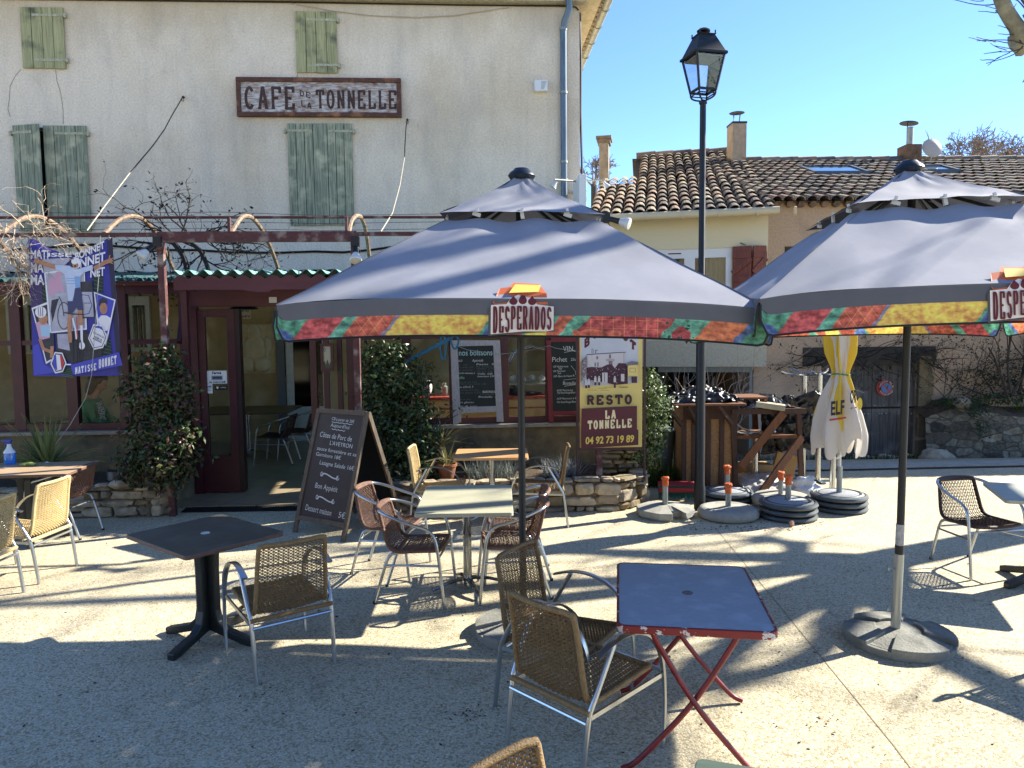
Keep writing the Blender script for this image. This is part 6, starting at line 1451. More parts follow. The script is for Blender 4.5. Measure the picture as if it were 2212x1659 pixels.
# grey photo background right of rider
pr.poly([(655,580),(780,570),(815,960),(680,980)],m_phd); pr.poly([(665,690),(780,690),(800,960),(690,960)],m_phs)
pr.poly([(385,1140),(720,1120),(900,1290),(880,1400),(600,1470),(400,1400)],m_phd); pr.poly([(400,1150),(520,1145),(540,1330),(410,1300)],m_ph)
hexo=lambda cx,cy,r,ry: [(cx-.45*r,cy-ry),(cx+.5*r,cy-.92*ry),(cx+r,cy+.05*ry),(cx+.55*r,cy+.85*ry),(cx-.4*r,cy+ry),(cx-r,cy+.1*ry)]
pr.line(hexo(705,830,75,110)+[hexo(705,830,75,110)[0]],8,m_bb); pr.text('THLON',690,820,760,16,m_bb,.02)
# left card : rider with helmet
pr.poly([(122,865),(305,795),(330,1010),(340,1440),(280,1475)],m_bw); pr.poly([(138,880),(292,825),(315,1130),(365,1150),(375,1400),(285,1448)],m_phd)
pr.poly([(165,1030),(250,990),(325,1060),(320,1190),(215,1215)],m_pk); pr.poly([(215,1060),(325,1050),(320,1180),(230,1170)],mat('photo_pale_blue','#9ec1dc',.6)); pr.ell(248,985,50,60,m_sk); pr.ell(222,910,62,62,m_bw); 
for dx in (-30,-5,20): pr.line([(222+dx,858),(228+dx*.8,955)],7,m_phd)
pr.line([(215,1210),(250,1310),(330,1340)],34,m_sk); pr.line([(345,1290),(340,1400)],36,m_sk)
# right card : portrait
pr.poly([(750,470),(780,470),(805,695),(800,1000),(845,1100),(800,1110),(740,600)][:0] or [(800,688),(1038,775),(955,1180),(930,1275),(840,1090)],m_bw); pr.poly([(812,705),(1022,785),(945,1150),(855,1050)],m_bs)
pr.ell(905,870,42,62,m_sk); pr.poly([(850,830),(862,770),(905,752),(945,775),(950,830),(925,808),(880,812),(862,850)],m_phd); pr.poly([(845,985),(880,945),(935,945),(985,975),(950,1110),(900,1120),(860,1040)],m_bw)
# central rider
m_jer=mat('jersey_white_blue','#c9d4e8',.6,col2='#a8bcdc',scale=5); m_sh=mat('shorts_navy','#3a4068',.6); m_jl=mat('jersey_light_blue','#7ea6d6',.6)
pr.line([(160,350),(215,365),(300,395),(390,420)],48,m_sk); pr.line([(985,345),(920,370),(810,430)],44,m_sk)
for a,c in (((205,360),(190,310)),((205,360),(160,330)),((205,360),(165,368)),((200,368),(175,385)),((960,350),(975,292)),((960,350),(1008,322)),((960,355),(1010,350)),((960,360),(1005,380))): pr.line([a,c],13,m_sk)
pr.poly([(375,395),(540,405),(600,450),(680,425),(785,395),(790,445),(690,480),(655,520),(650,640),(675,790),(520,800),(505,640),(480,500),(440,470),(385,450)],m_jer)
pr.poly([(590,520),(650,520),(650,640),(675,790),(560,790),(600,680)],m_jl); pr.poly([(595,650),(650,640),(678,800),(570,800)],m_sh)
for y in (545,570,600): pr.line([(500,y),(625,y-4)],8,m_jl)
pr.ell(600,375,62,62,m_bw,20); pr.ell(572,375,38,52,m_phd,14); pr.ell(600,400,34,30,m_sk,14); pr.ell(590,360,36,30,m_bw,12); pr.ell(596,410,11,14,m_phd,10)
pr.poly([(512,790),(675,790),(688,890),(655,930),(610,860),(560,930),(520,960)],m_sh)
pr.line([(540,930),(530,1050),(545,1230)],42,m_sk); pr.line([(650,900),(655,1040)],50,m_sk); pr.line([(665,1060),(670,1230)],26,m_bw); pr.ell(670,1275,34,42,m_bw)
ring(590,1290,26,215,9,m_phd,20); pr.line([(480,915),(560,930),(680,935)],13,m_phd); pr.line([(570,980),(600,1100),(610,1200)],17,m_bw); pr.line([(610,960),(625,1180)],10,mat('bike_red','#b8403c',.6)); ring(650,1340,16,130,8,m_phd,14)
# hexagon emblems
h1=hexo(842,1180,105,140); pr.poly(h1,m_bw); hh=hexo(842,1180,88,118); pr.line(hh+[hh[0]],7,m_bn); pr.poly([(810,1080),(850,1055),(880,1075),(900,1110),(860,1085)],m_bs)
pr.text('DECATHLON',795,1140,915,20,m_bn,.02,slope=.5); pr.text('AG2R LA',805,1185,890,20,m_bn,.03,slope=.45); pr.text('MONDIALE',790,1205,885,20,m_bn,.03,slope=.45)
h2=hexo(415,1460,88,118); pr.poly(h2,m_bw); h3=hexo(415,1460,74,102); pr.poly(h3,m_bn); h4=hexo(415,1460,62,90); pr.poly(h4,m_bw); pr.poly([(365,1380),(388,1372),(402,1545),(385,1535),(354,1475)],m_bs); pr.poly([(430,1375),(455,1385),(476,1470),(450,1535),(448,1540)],mat('flag_red','#c23a3f',.6))
pr.line([(495,1480),(550,1480)],14,m_bw); pr.poly([(545,1485),(1075,1345),(1112,1490),(575,1592)],m_bs)
pr.slab('MATISSE',592,1585,830,72,m_bw,wt=.28,slope=-.2); pr.slab('BONNET',850,1520,1050,92,m_bw,wt=.28,slope=-.24)
bo=pr.build('printed_sheet',bn_)
b=MB(FM); b.prism([bmp(x,y,-25) for x,y in outl],(0,.003,0)); b.build('backing',m_bn,bn_)
b=MB(FM)
for x,y in ((97,108),(965,110),(1098,1578)): c=bmp(x,y,3); b.tube([c+Vector((.014*math.cos(t),0,.014*math.sin(t))) for t in [i*.7 for i in range(9)]],.004,5,closed=True)
b.build('eyelet',m_zincl,bn_)
b=MB(FM)
for x,y in ((97,108),(965,110)): c=bmp(x,y,3); b.tube([c,Vector((c.x-.01,PV-.03,ztb-.04))],.004,4)
b.build('tie',m_rope,bn_)
# =====================  STREET LAMP  =====================
lp=G(1511,1100); lamp=thing('street_lamp','black street lamp with four-sided glass lantern behind the middle parasol','street lamp',(lp.x,lp.y,0),R_(14)); P=MW[lamp]
b=MB(P); b.lathe([(.065,0),(.064,.25),(.055,.30),(.053,2.55),(.048,2.60),(.037,2.63),(.034,PY(1513,226,lp.y).z),(.045,PY(1513,224,lp.y).z),(.045,PY(1513,220,lp.y).z),(.02,PY(1513,216,lp.y).z)],20); b.build('post',m_black,lamp,smooth=True)
b=MB(P); zA,zB,zC=[PY(1513,y_,lp.y).z for y_ in (197,123,80)]; ra,rb_,rc_=.105,.172,.092; zP=PY(1513,219,lp.y).z
for i in range(4):
    a=R_(45+90*i); c=R_(45+90*(i+1)); s2_=math.sqrt(2)
    q=lambda an,r,z: Vector((math.cos(an)*r*s2_*.98,math.sin(an)*r*s2_*.98,z))
    b.bar(q(a,ra,zA),q(a,rb_,zB),.022,.022); b.bar(q(a,ra,zA),q(c,ra,zA),.028,.02); b.bar(q(a,rb_,zB),q(c,rb_,zB),.028,.024); b.bar(q(a,ra*.96,zA-.04),q(c,ra*.96,zA-.04),.014,.01)
    b.tube(smooth([q(a,ra,zA),q(a,ra*.95,zA-.06),q(a,ra*.6,zP+.02),Vector((0,0,zP))],2),.010,6)
b.build('lantern_frame',m_black,lamp)
b=MB(P); sq=lambda r,z:[Vector((x*r,y*r,z)) for x,y in ((-1,-1),(1,-1),(1,1),(-1,1))]
prev=None
for r,z in ((.192,zB-.01),(.192,zB+.015),(.172,zB+.03),(rc_,zC),(rc_+.012,zC+.01),(rc_-.01,zC+.02),(.05,zC+.03)):
    k=b.P(sq(r,z))
    if prev is not None:
        for i in range(4): b.fa((prev+i,prev+(i+1)%4,k+(i+1)%4,k+i))
    else: pass
    prev=k
b.fa((prev,prev+1,prev+2,prev+3)); b.lathe([(.05,zC+.025),(.03,zC+.04),(.072,zC+.055),(.075,zC+.068),(.04,zC+.09),(.0,zC+.095)],20)
for x,y in ((-1,-1),(1,-1),(1,1),(-1,1)): b.tube([(x*rc_,y*rc_,zC+.01),(x*rc_,y*rc_,zC+.05)],.008,5)
b.build('roof',m_black,lamp)
b=MB(P); b.box((0,0,zB-.03),(.30,.30,.012)); b.build('reflector',mat('grey_reflector','#9a9a92',.5,col2='#7f7f78',scale=20),lamp)
b=MB(P); a_=sq(ra*.97,zA); c_=sq(rb_*.97,zB-.02)
for i in range(4):
    if i!=9: b.quad(a_[i],a_[(i+1)%4],c_[(i+1)%4],c_[i])
b.build('pane',glass('lantern_glass',.02,(.93,.95,.97)),lamp)
# =====================  PARASOL WEIGHTS, CLOSED PARASOL  =====================
m_rib=mat('ribbed_grey_plastic','#4c5558',.45,col2='#3f4749',scale=6); m_grav=mat('white_gravel_fill','#a9adb0',.95,col2='#7c8084',scale=90,bump=.9,bscale=120); m_or=mat('orange_tape','#d96a2c',.55,col2='#b9521d',scale=20,bump=.3); m_stub=mat('galvanised_stub','#9aa19f',.45,.7,col2='#7c8381',scale=14,stretch=(1,1,.2)); m_cr=mat('pale_concrete_weight','#a4a295',.9,col2='#87867b',scale=8,bump=.4,bscale=50)
def ribbed(label,x,y,n,r=.315,tube=None):
    for i in range(n):
        top=(i==n-1); nm_=('bottom','middle','top')[i if n==3 else (0 if i==0 else 2)]
        t_=thing('stacked_weight','%s disc of %s'%(nm_,label) if n>1 else label,'parasol weight',(x,y,i*.066),.3*i,'stacked parasol weights'); P=MW[t_]
        b=MB(P); b.lathe([(r-.05,0),(r-.01,.008),(r,.028),(r-.01,.048),(r-.035,.056),(r-.045,.05)]+([(r-.05,.052)] if top else [(0,.05)]),40); b.build('shell',m_rib,t_,smooth=True)
        if top:
            b=MB(P); b.lathe([(r-.046,.052),(r-.05,.056),(.05,.066),(0,.066)],40); b.build('gravel_fill',m_grav,t_,smooth=2)
            b=MB(P); b.lathe([(r-.085,.058),(r-.075,.064),(r-.065,.0585)],40); b.build('ring',m_rib,t_)
def stub(label,x,y,z,h,lean=0,r=.031):
    t_=thing('tube_stub',label,'tube',(x,y,z),0,'orange capped steel stubs'); P=MW[t_]
    b=MB(P); b.tube([(0,0,0),(lean,0,h)],r,14); b.build('tube',m_stub,t_,smooth=True)
    b=MB(P); b.lathe([(r+.004,h-.085),(r+.006,h-.06),(r+.004,h-.02),(r+.016,h+.0),(r+.014,h+.015),(r+.004,h+.022),(0,h+.022)],12,(lean,0,0)); o=b.build('orange_cap',m_or,t_)
    for v in o.data.vertices: v.co+=Vector((noise.noise(v.co*60)*.010,noise.noise(v.co*60+Vector((9,0,0)))*.010,noise.noise(v.co*50+Vector((0,9,0)))*.012))
P_=lambda px_,Y: ((px_-1106)/1600*Y*1.003, Y)
# octagonal concrete weight with a notch
cx_,cy_=P_(1438,8.22); w1=thing('concrete_weight','octagonal concrete parasol weight with a notch, leftmost near the stone planter','parasol weight',(cx_,cy_,0),0)
P=MW[w1]; pts=[]; rad=.33
for i in range(8): a=R_(22.5+45*i); pts.append(Vector((rad*math.cos(a),rad*math.sin(a)*.98,0)))
base_=pts[:5]+[Vector((-.30,-.13,0)),pts[5],Vector((.03,-.315,0)),Vector((.03,-.16,0)),Vector((.16,-.13,0)),Vector((.15,-.29,0)),pts[7]]
base_=[pts[0],pts[1],pts[2],pts[3],pts[4],pts[5],Vector((.02,-.318,0)),Vector((.02,-.17,0)),Vector((.15,-.17,0)),Vector((.17,-.29,0)),pts[7]]
b=MB(P); b.prism([p+Vector((0,0,.02)) for p in base_],(0,0,.07)); k=len(base_); t0=b.P([p+Vector((0,0,.0905)) for p in base_]); t1=b.P([p*.35+Vector((0,0,.125)) for p in base_])
for i in range(k): b.fa((t0+i,t0+(i+1)%k,t1+(i+1)%k,t1+i))
b.fa(tuple(t1+i for i in range(k))); b.build('block',m_cr,w1,bevel=.006)
b=MB(P); b.prism([p*.9+Vector((0,0,0)) for p in base_],(0,0,.02)); b.build('foot',m_cr,w1)
stub('orange capped steel stub in the octagonal concrete weight at left',cx_,cy_,.12,.30,.0)
cx_,cy_=P_(1576,8.12); w2=thing('concrete_weight','round pale concrete parasol weight with soft edge right of the lamp post foot','parasol weight',(cx_,cy_,0),0); P=MW[w2]
b=MB(P); b.lathe([(.30,0),(.33,.02),(.335,.06),(.31,.10),(.25,.118),(.23,.112),(.14,.112),(.05,.12),(0,.12)],40); b.build('disc',m_cr,w2,smooth=2)
stub('shorter orange capped steel stub in the round pale weight',cx_,cy_,.12,.235)
cx_,cy_=P_(1573,8.95); ribbed('the low pair of ribbed weights behind the pale round one',cx_,cy_,2); stub('orange capped steel stub of the rearmost low stack',cx_,cy_,.13,.27)
cx_,cy_=P_(1692,8.65); w3=thing('concrete_weight','pale concrete parasol weight hidden mostly behind the front three-disc stack','parasol weight',(cx_,cy_,0),0); P=MW[w3]
b=MB(P); b.lathe([(.30,0),(.335,.02),(.34,.08),(.30,.12),(.2,.125),(0,.13)],40); b.build('disc',m_cr,w3,smooth=2)
stub('orange capped steel stub left behind the twin one on the front stack',cx_-.01,cy_,.13,.25,r=.027)
cx_,cy_=P_(1707,8.08); ribbed('the front three-disc stack between lamp post and closed parasol',cx_,cy_,3); stub('orange capped steel stub on top of the front three-disc stack',cx_,cy_,.19,.26)
cx_,cy_=P_(1818,8.42); ribbed('the three-disc stack carrying the closed yellow and white parasol',cx_,cy_,3)
cp=thing('closed_parasol','closed yellow and white parasol tied with green cord at the right','parasol',(cx_,cy_,.195),0); P=Matrix.Translation((cx_,cy_,0))
b=MB(P); b.tube([(0,0,.19),(0,0,.50)],.031,14); b.build('steel_sleeve',m_stub,cp,smooth=True)
b=MB(P); b.tube([(-.008,0,.48),(-.02,0,2.75)],.022,12); b.build('pole',mat('white_pole','#c9c9c2',.5,col2='#aaa9a0',scale=16,stretch=(1,1,.3)),cp,smooth=True)
b=MB(P); b.tube([(.03,-.03,.66),(-.06,-.045,.60),(-.07,-.04,.585),(.03,-.03,.63)],.005,6); b.build('crank_handle',m_whitew,cp)
def m_par():
    m=D.materials.new('yellow_white_cloth'); m.use_nodes=True; n=m.node_tree; b=n.nodes['Principled BSDF']; b.inputs['Roughness'].default_value=.8
    uv=n.nodes.new('ShaderNodeUVMap'); uv.uv_map='UVMap'; t=n.nodes.new('ShaderNodeTexNoise'); t.inputs['Scale'].default_value=1.5; t.inputs['Detail'].default_value=1.5; mp=n.nodes.new('ShaderNodeMapping'); mp.inputs['Scale'].default_value=(7,1.8,1); mp.inputs['Rotation'].default_value=(0,0,.25); L=n.links.new
    L(uv.outputs[0],mp.inputs[0]); L(mp.outputs[0],t.inputs['Vector'])
    sp=n.nodes.new('ShaderNodeSeparateXYZ'); L(uv.outputs[0],sp.inputs[0]); ad=n.nodes.new('ShaderNodeMath'); ad.operation='MULTIPLY_ADD'; ad.inputs[1].default_value=.30; L(sp.outputs[1],ad.inputs[0]); L(t.outputs[0],ad.inputs[2])
    r=n.nodes.new('ShaderNodeMapRange'); r.inputs[1].default_value=.665; r.inputs[2].default_value=.675; L(ad.outputs[0],r.inputs[0])
    x=n.nodes.new('ShaderNodeMix'); x.data_type='RGBA'; x.inputs[6].default_value=lin('#cfc9c0')+(1,); x.inputs[7].default_value=lin('#d6b83e')+(1,); L(r.outputs[0],x.inputs[0]); L(x.outputs[2],b.inputs['Base Color'])
    tr=n.nodes.new('ShaderNodeBsdfTranslucent'); mx=n.nodes.new('ShaderNodeMixShader'); mx.inputs[0].default_value=.3; L(x.outputs[2],tr.inputs[0]); L(b.outputs[0],mx.inputs[1]); L(tr.outputs[0],mx.inputs[2]); L(mx.outputs[0],n.nodes['Material Output'].inputs[0]); return m
def prof_r(z): 
    k=[(.66,.27),(.85,.275),(1.1,.235),(1.35,.165),(1.5,.115),(1.56,.095),(1.62,.105),(1.8,.155),(2.05,.175),(2.3,.16),(2.62,.07),(2.7,.03)]
    for (a,ra),(c,rc) in zip(k[:-1],k[1:]):
        if z<=c: t=(z-a)/(c-a); t=t*t*(3-2*t) if False else t; return ra+(rc-ra)*t
    return .03
uvs=[]
def clf(u,v):
    th=2*math.pi*u; z=.66+2.04*v; fl=1+.30*math.sin(th*5+1.3*math.sin(z*2))*(1-.45*math.exp(-((z-1.56)*8)**2))+.13*math.sin(th*11+z*3)
    r=prof_r(z)*fl*.86; zz=z
    if v<.3: zz=z+(.16*max(0,math.sin(th*4+.6))**1.5+.05*math.sin(th*9))*(1-v/.3)**1.5
    uvs.append((u,v)); return Vector((-.012+r*math.cos(th),r*math.sin(th)*.9,zz))
b=MB(P); b.grid(clf,144,70); b.uv=uvs; b.build('folded_cloth',m_par(),cp,smooth=True)
b=MB(P); b.tube([(-.012+.093*math.cos(a),.086*math.sin(a),1.56+.008*math.sin(a*2)) for a in [i*.4 for i in range(16)]],.009,6,closed=True); b.build('green_cord',mat('green_cord','#2f7a52',.6),cp)
pr=Print(lambda x,y,l: Vector((x,-.262-l*.001+abs(x+.0)*.25,y)),P); pr.L=1
m_txk=mat('print_black','#1b1b1d',.7)
pr2=Print(lambda x,y,l: Vector((x,-.235-l*.001+(x+.14)**2*1.0,-y)),P); pr2.text('ELF',-.215,-1.12,-.065,.15,m_txk,.03,slope=-.12); pr2.line([(-.225,-1.065),(-.05,-1.09)],.02,m_redink); pr2.build('printed_flap',cp)
pr2=Print(lambda x,y,l: Vector((x,-.20-l*.001+(x-.06)**2*1.0,-y)),P); pr2.text('OR',.01,-1.25,.08,.14,m_txk,.03,slope=-.1); pr2.line([(.02,-1.19),(.08,-1.2)],.012,m_redink); pr2.ell(.12,-1.24,.03,.07,mat('cloth_yellow','#d6b83e',.8),14); pr2.build('printed_flap',cp)
# =====================  STONE PLANTERS  =====================
def stones(root,pts,z0,z1,rnd,th=.16,name='stone_face',hs=(.06,.17),ws=(.09,.38),M=None,cap=True):
    """dry rubble wall along a polyline (frame coords), front at the left-hand side"""
    b=MB(M); c=MB(M)
    for a,e in zip(pts[:-1],pts[1:]):
        a=Vector(a+(0,)) if len(a)==2 else Vector(a); e=Vector(e+(0,)) if len(e)==2 else Vector(e); d=(e-a); L=d.length; d.normalize(); n=Vector((d.y,-d.x,0)); R=Matrix((d,n,Vector((0,0,1)))).transposed()
        z=z0
        while z<z1-.02:
            h=min(rnd.uniform(*hs),z1-z+.02); s=-.03
            while s<L:
                w_=rnd.uniform(*ws)
                if s+w_>L+.05: w_=max(.06,L+.04-s)
                b.mi=rnd.choice([0,0,1,2]); cc=a+d*(s+w_/2)+n*rnd.uniform(-.02,.02)+Vector((0,0,z+h/2+rnd.uniform(-.008,.012)))
                rx,ry,rz_=(w_-.015)/2,th/2+.02,(h-.012)/2; sd=rnd.random()*99
                def fn(u,v,cc=cc,rx=rx,ry=ry,rz_=rz_,sd=sd,R=R):
                    A=2*math.pi*u; T=math.pi*(v*.996+.002); q=Vector((math.sin(T)*math.cos(A),math.sin(T)*math.sin(A),math.cos(T)))
                    f=lambda t: math.copysign(abs(t)**.5,t)
                    k=1.06+.3*noise.noise(q*1.5+Vector((sd,0,0)))+.08*noise.noise(q*4+Vector((0,sd,0)))
                    return cc+R@Vector((f(q.x)*rx*k,f(q.y)*ry*k,f(q.z)*rz_*k))
                b.grid(fn,12,7,True); s+=w_
            z+=h
        q=[a-n*.0,e-n*.0,e-n*th,a-n*th]
        c.prism([p+Vector((0,0,z0)) for p in [a+n*.02,e+n*.02,e-n*th,a-n*th]],(0,0,z1-z0-.03))
    b.build(name,[m_stones,m_stones2,m_stones3],root,smooth=True); c.build('mortar_core',m_mortar,root)
rs_=random.Random(31)
pl1=thing('stone_planter','low rubble stone planter left of the cafe door','planter',FM@Vector((-5,-4.7,0)),FA)
p_=lambda x,y: (lambda g:(g.x,g.y))(FG(x,y))
LP_=[(-9.5,-4.78),p_(190,1117),p_(330,1120),p_(400,1105)]
LP_=[(-9.5,-4.75),(-5.2,-4.78),(-4.35,-4.80),(uD0-.38,-4.42)]
stones(pl1,LP_,0,.34,rs_,M=FM)
b=MB(FM); k=b.P([(-9.5,-4.7,.30),(-4.4,-4.7,.30),(uD0-.4,-4.4,.30),(uD0-.4,VW-.1,.36),(-9.5,VW-.1,.36)]); b.fa(tuple(range(k,k+5))); b.build('soil',m_soil,pl1)
pl2=thing('stone_planter','long low rubble stone planter under the right veranda windows','planter',FM@Vector((-.2,-5.0,0)),FA)
a_=uD1+.55; e1=FG(1400,1103).x
RP_=[(a_,-4.6),(a_+.35,-5.0),(e1-.35,-5.05),(e1,-4.75),(e1+.05,-4.1)]
stones(pl2,RP_,0,.36,rs_,M=FM)
b=MB(FM)
def soil(u,v):
    uu=a_+(e1-a_)*u; return Vector((uu,-4.95+v*1.1,.30+.05*noise.noise(Vector((uu*3,v*4,1)))+.04*v))
b.grid(soil,40,8); b.build('soil',m_soil,pl2)
# dry stacked stone pillar behind the standing sign
sp0=FR(1299,1000,-4.45).x; sp1=FR(1366,1000,-4.45).x; dp_=thing('stone_pillar','short pillar of stacked flat stones under the standing sign','pillar',FM@Vector(((sp0+sp1)/2,-4.45,.3)),FA)
stones(dp_,[(sp0,-4.5),(sp1,-4.5)],.3,.74,rs_,th=.22,hs=(.04,.075),ws=(.12,.3),M=FM)
# =====================  PLANTS  =====================
def leafmat(nm,a,b_,tr=.25,rough=.4): return mat(nm,a,rough,col2=b_,scale=3,trans=tr,spec=.4)
Lg=[leafmat('leaf_dark','#33452a','#25351f'),leafmat('leaf_mid','#425a30','#324726'),leafmat('leaf_olive','#575a34','#454a2a'),leafmat('leaf_bronze','#5e4238','#4a352d')]
def bush(name,label,cat,blobs,n,size,seed,mats,stems=6,M=FM,stem_m=m_twig,base=None,asp=.5):
    rnd=random.Random(seed); c0=blobs[0][0]; bx_,by_=(base or (c0[0],c0[1]))[:2]; bz_=(base[2] if base and len(base)>2 else .3)
    t_=thing(name,label,cat,M@Vector((bx_,by_,bz_)),0)
    b=MB(M); leaves(b,blobs,n,size,rnd,len(mats),asp=asp); b.build('foliage',mats,t_)
    b=MB(M)
    for i in range(stems):
        tgt=rnd.choice(blobs); p=Vector((bx_+rnd.uniform(-.08,.08),by_+rnd.uniform(-.05,.05),bz_)); q=Vector(tgt[0])+Vector([rnd.uniform(-.6,.6)*r for r in tgt[1]])
        mid=p.lerp(q,.5)+Vector((rnd.uniform(-.1,.1),rnd.uniform(-.05,.05),0)); b.tube(smooth([p,mid,q],1),[.012,.011,.010,.008,.006,.004][:len(smooth([p,mid,q],1))],5)
    b.build('stem',stem_m,t_); return t_
def fx(x,y,v): p=FR(x,y,v); return (p.x,p.y,p.z)
V1=-4.45
VB=-4.98
bush('climbing_shrub','dense dark climbing shrub with bronze leaves left of the cafe door','shrub',
 [(fx(345,790,VB),(.28,.2,.2)),(fx(330,850,VB),(.36,.22,.3)),(fx(385,850,VB),(.22,.2,.35)),(fx(345,930,VB),(.42,.25,.3)),(fx(345,1000,VB-.05),(.40,.28,.3)),(fx(390,970,VB-.05),(.22,.2,.4)),(fx(355,760,VB),(.12,.1,.12)),(fx(300,1010,VB),(.22,.2,.15))],4600,.08,41,Lg,base=fx(350,1040,VB))
bush('flowering_shrub','tall dark climbing shrub with glossy sunlit leaves right of the door','shrub',
 [(fx(830,765,V1),(.35,.2,.2)),(fx(850,820,V1),(.42,.25,.3)),(fx(870,880,V1),(.42,.25,.3)),(fx(830,900,V1),(.25,.2,.3)),(fx(860,950,V1),(.5,.3,.35)),(fx(880,1010,V1-.05),(.45,.3,.3)),(fx(810,850,V1),(.2,.2,.3)),(fx(920,960,V1),(.25,.2,.2))],5600,.08,42,[leafmat('leaf_dark','#33452a','#25351f'),leafmat('leaf_mid','#425a30','#324726'),leafmat('leaf_glossy','#5a7040','#43572f',.2,.22),leafmat('leaf_olive','#575a34','#454a2a')],base=fx(865,1040,V1))
bush('ivy_bush','glossy ivy bush with pale leaves right of the standing sign','bush',
 [(fx(1405,835,-4.5),(.16,.2,.2)),(fx(1412,880,-4.5),(.2,.2,.25)),(fx(1408,930,-4.5),(.2,.2,.25)),(fx(1402,975,-4.5),(.16,.15,.15)),(fx(1372,985,-4.6),(.2,.15,.07))],2600,.055,43,[leafmat('leaf_glossy','#5a7040','#43572f',.2,.22),leafmat('leaf_mid','#425a30','#324726'),leafmat('leaf_variegated','#93a070','#7b8a5c',.3,.3)],base=fx(1405,1010,-4.5))
bush('trailing_plant','trailing plant with thin stems and round leaves reaching over the window','plant',
 [(fx(935,830,VW-.3),(.1,.1,.35)),(fx(960,885,VW-.3),(.3,.1,.12)),(fx(905,800,VW-.3),(.2,.1,.3))],160,.05,44,Lg[1:3],stems=12,base=fx(900,960,VW-.35))
def spiky(name,label,p,n,L,w_,seed,m,trunk=0,M=FM,tilt=(.15,1.35)):
    rnd=random.Random(seed); t_=thing(name,label,'yucca' if name=='yucca' else 'plant',M@Vector(p),0); b=MB(M)
    for i in range(n): blade(b,(p[0],p[1],p[2]+trunk+rnd.uniform(-.04,.03)),rnd.uniform(0,6.28),L*rnd.uniform(.6,1.1),w_,rnd.uniform(*tilt),rnd,rnd.uniform(.2,.9))
    b.build('leaf_rosette',m,t_)
    if trunk: b=MB(M); b.tube([p,(p[0],p[1],p[2]+trunk)],[.035,.03],8); b.build('trunk',m_twigp,t_)
    return t_
m_yu=leafmat('yucca_leaf','#939a62','#727d48',.25,.45); m_yu2=leafmat('dry_yucca_leaf','#9a9160','#6d7044',.25,.5)
a=fx(100,955,V1); spiky('yucca','large spiky yucca under the left veranda window, in front of the banner foot',(a[0],a[1],.36),80,.74,.05,51,m_yu,.12)
a=fx(62,950,V1); spiky('yucca','smaller spiky plant at the far left beneath the window',(a[0],a[1],.36),26,.5,.03,52,m_yu2,.05)
a=fx(952,960,V1); spiky('yucca','pale spiky yucca beside the terracotta pot under the drinks board',(a[0],a[1],.36),30,.42,.028,53,m_yu2,.32)
a=fx(965,1005,V1-.2); spiky('spider_plant','low spiky plant growing out of the terracotta pot',(a[0],a[1],.48),34,.36,.025,54,m_yu2,.0)
pt=thing('terracotta_pot','terracotta flower pot standing in the right stone planter','pot',FM@Vector((a[0],a[1],.33)),0); b=MB(MW[pt]); b.lathe([(.08,0),(.115,.15),(.125,.15),(.128,.18),(.11,.18),(.10,.15),(0,.15)],20); b.build('pot',mat('terracotta','#8f5a3d',.85,col2='#74482f',scale=8),pt,smooth=True)
def tuft(name,label,M,c,rx,ry,n,h,seed,m,kind=None,cat='plant'):
    rnd=random.Random(seed); b=MB(M)
    for i in range(n):
        a=rnd.uniform(0,6.28); r=math.sqrt(rnd.random()); p=(c[0]+rx*r*math.cos(a),c[1]+ry*r*math.sin(a),c[2]); b.mi=rnd.randrange(len(m)); blade(b,p,rnd.uniform(0,6.28),h*rnd.uniform(.4,1.2),.012,rnd.uniform(.05,.8),rnd,.6,3)
    o=b.build(name,m); 
    if kind: tag(o,label,cat,kind=kind)
    else: tag(o,label,cat)
    return o
m_lav=leafmat('lavender_grey','#848a80','#6a7068',.1,.8); m_gr=leafmat('grass_blade','#5f7a35','#4a6129',.3,.5); m_gr2=leafmat('grass_blade_dark','#3e5427','#2f431e',.3,.5)
tuft('lavender','grey lavender bush in the right planter under the orange table edge',FM,fx(1062,1035,V1-.1),.3,.25,520,.26,61,[m_lav])
tuft('lavender','grey lavender clump with pale flowers, left of the standing sign',FM,fx(1212,1032,V1-.1),.22,.2,420,.26,62,[m_lav,leafmat('lavender_pale','#a0a3a6','#8a8c96',.1,.8)])
tuft('planter_grass','bright grass tufts growing at the rim of the right stone planter',FM,fx(1262,1045,V1-.3),.22,.1,260,.12,63,[m_gr,m_gr2],'stuff','grass')
a=G(1450,1050); tuft('weed_patch','dark green weeds and grass between the planter and the wooden stand',None,(a.x-.0,a.y+.35,0),.55,.55,2600,.34,64,[m_gr2,m_gr2,m_gr],'stuff','weeds')
a=fr(PM,1800,998,-.35); tuft('verge_grass','dark grass strip along the foot of the plank gate',PM,(a.x+.3,-.25,-.27),2.3,.12,1500,.16,65,[m_gr2,m_gr],'stuff','grass')
# metal cooking pot
a=FG(254,1052,.34); a=fx(254,1035,-4.45); mpz=thing('cooking_pot','dented aluminium cooking pot on the left stone planter','pot',FM@Vector((a[0],a[1],.36)),0); b=MB(MW[mpz]); b.lathe([(.10,0),(.11,.01),(.112,.11),(.118,.115),(.108,.115),(.105,.02),(0,.02)],24); b.build('pot',mat('dull_aluminium','#77797a',.45,.7,col2='#56585a',scale=9),mpz,smooth=True)
# loose stones
rr=random.Random(71)
for (x,y,s,lab) in ((222,1052,.06,'pale stone beside the cooking pot on the left planter'),(262,1052,.09,'flat stone on the rim of the left planter'),(1450,1113,.05,'small stone at the foot of the octagonal weight')):
    g_=FG(x,y,.36 if x<400 else 0); b=MB(FM); b.blob((g_.x,g_.y,g_.z+s*.35),(s*1.4,s,s*.5),x,.5,10,6); tag(b.build('loose_stone',m_stones2,smooth=2),lab,'stone')
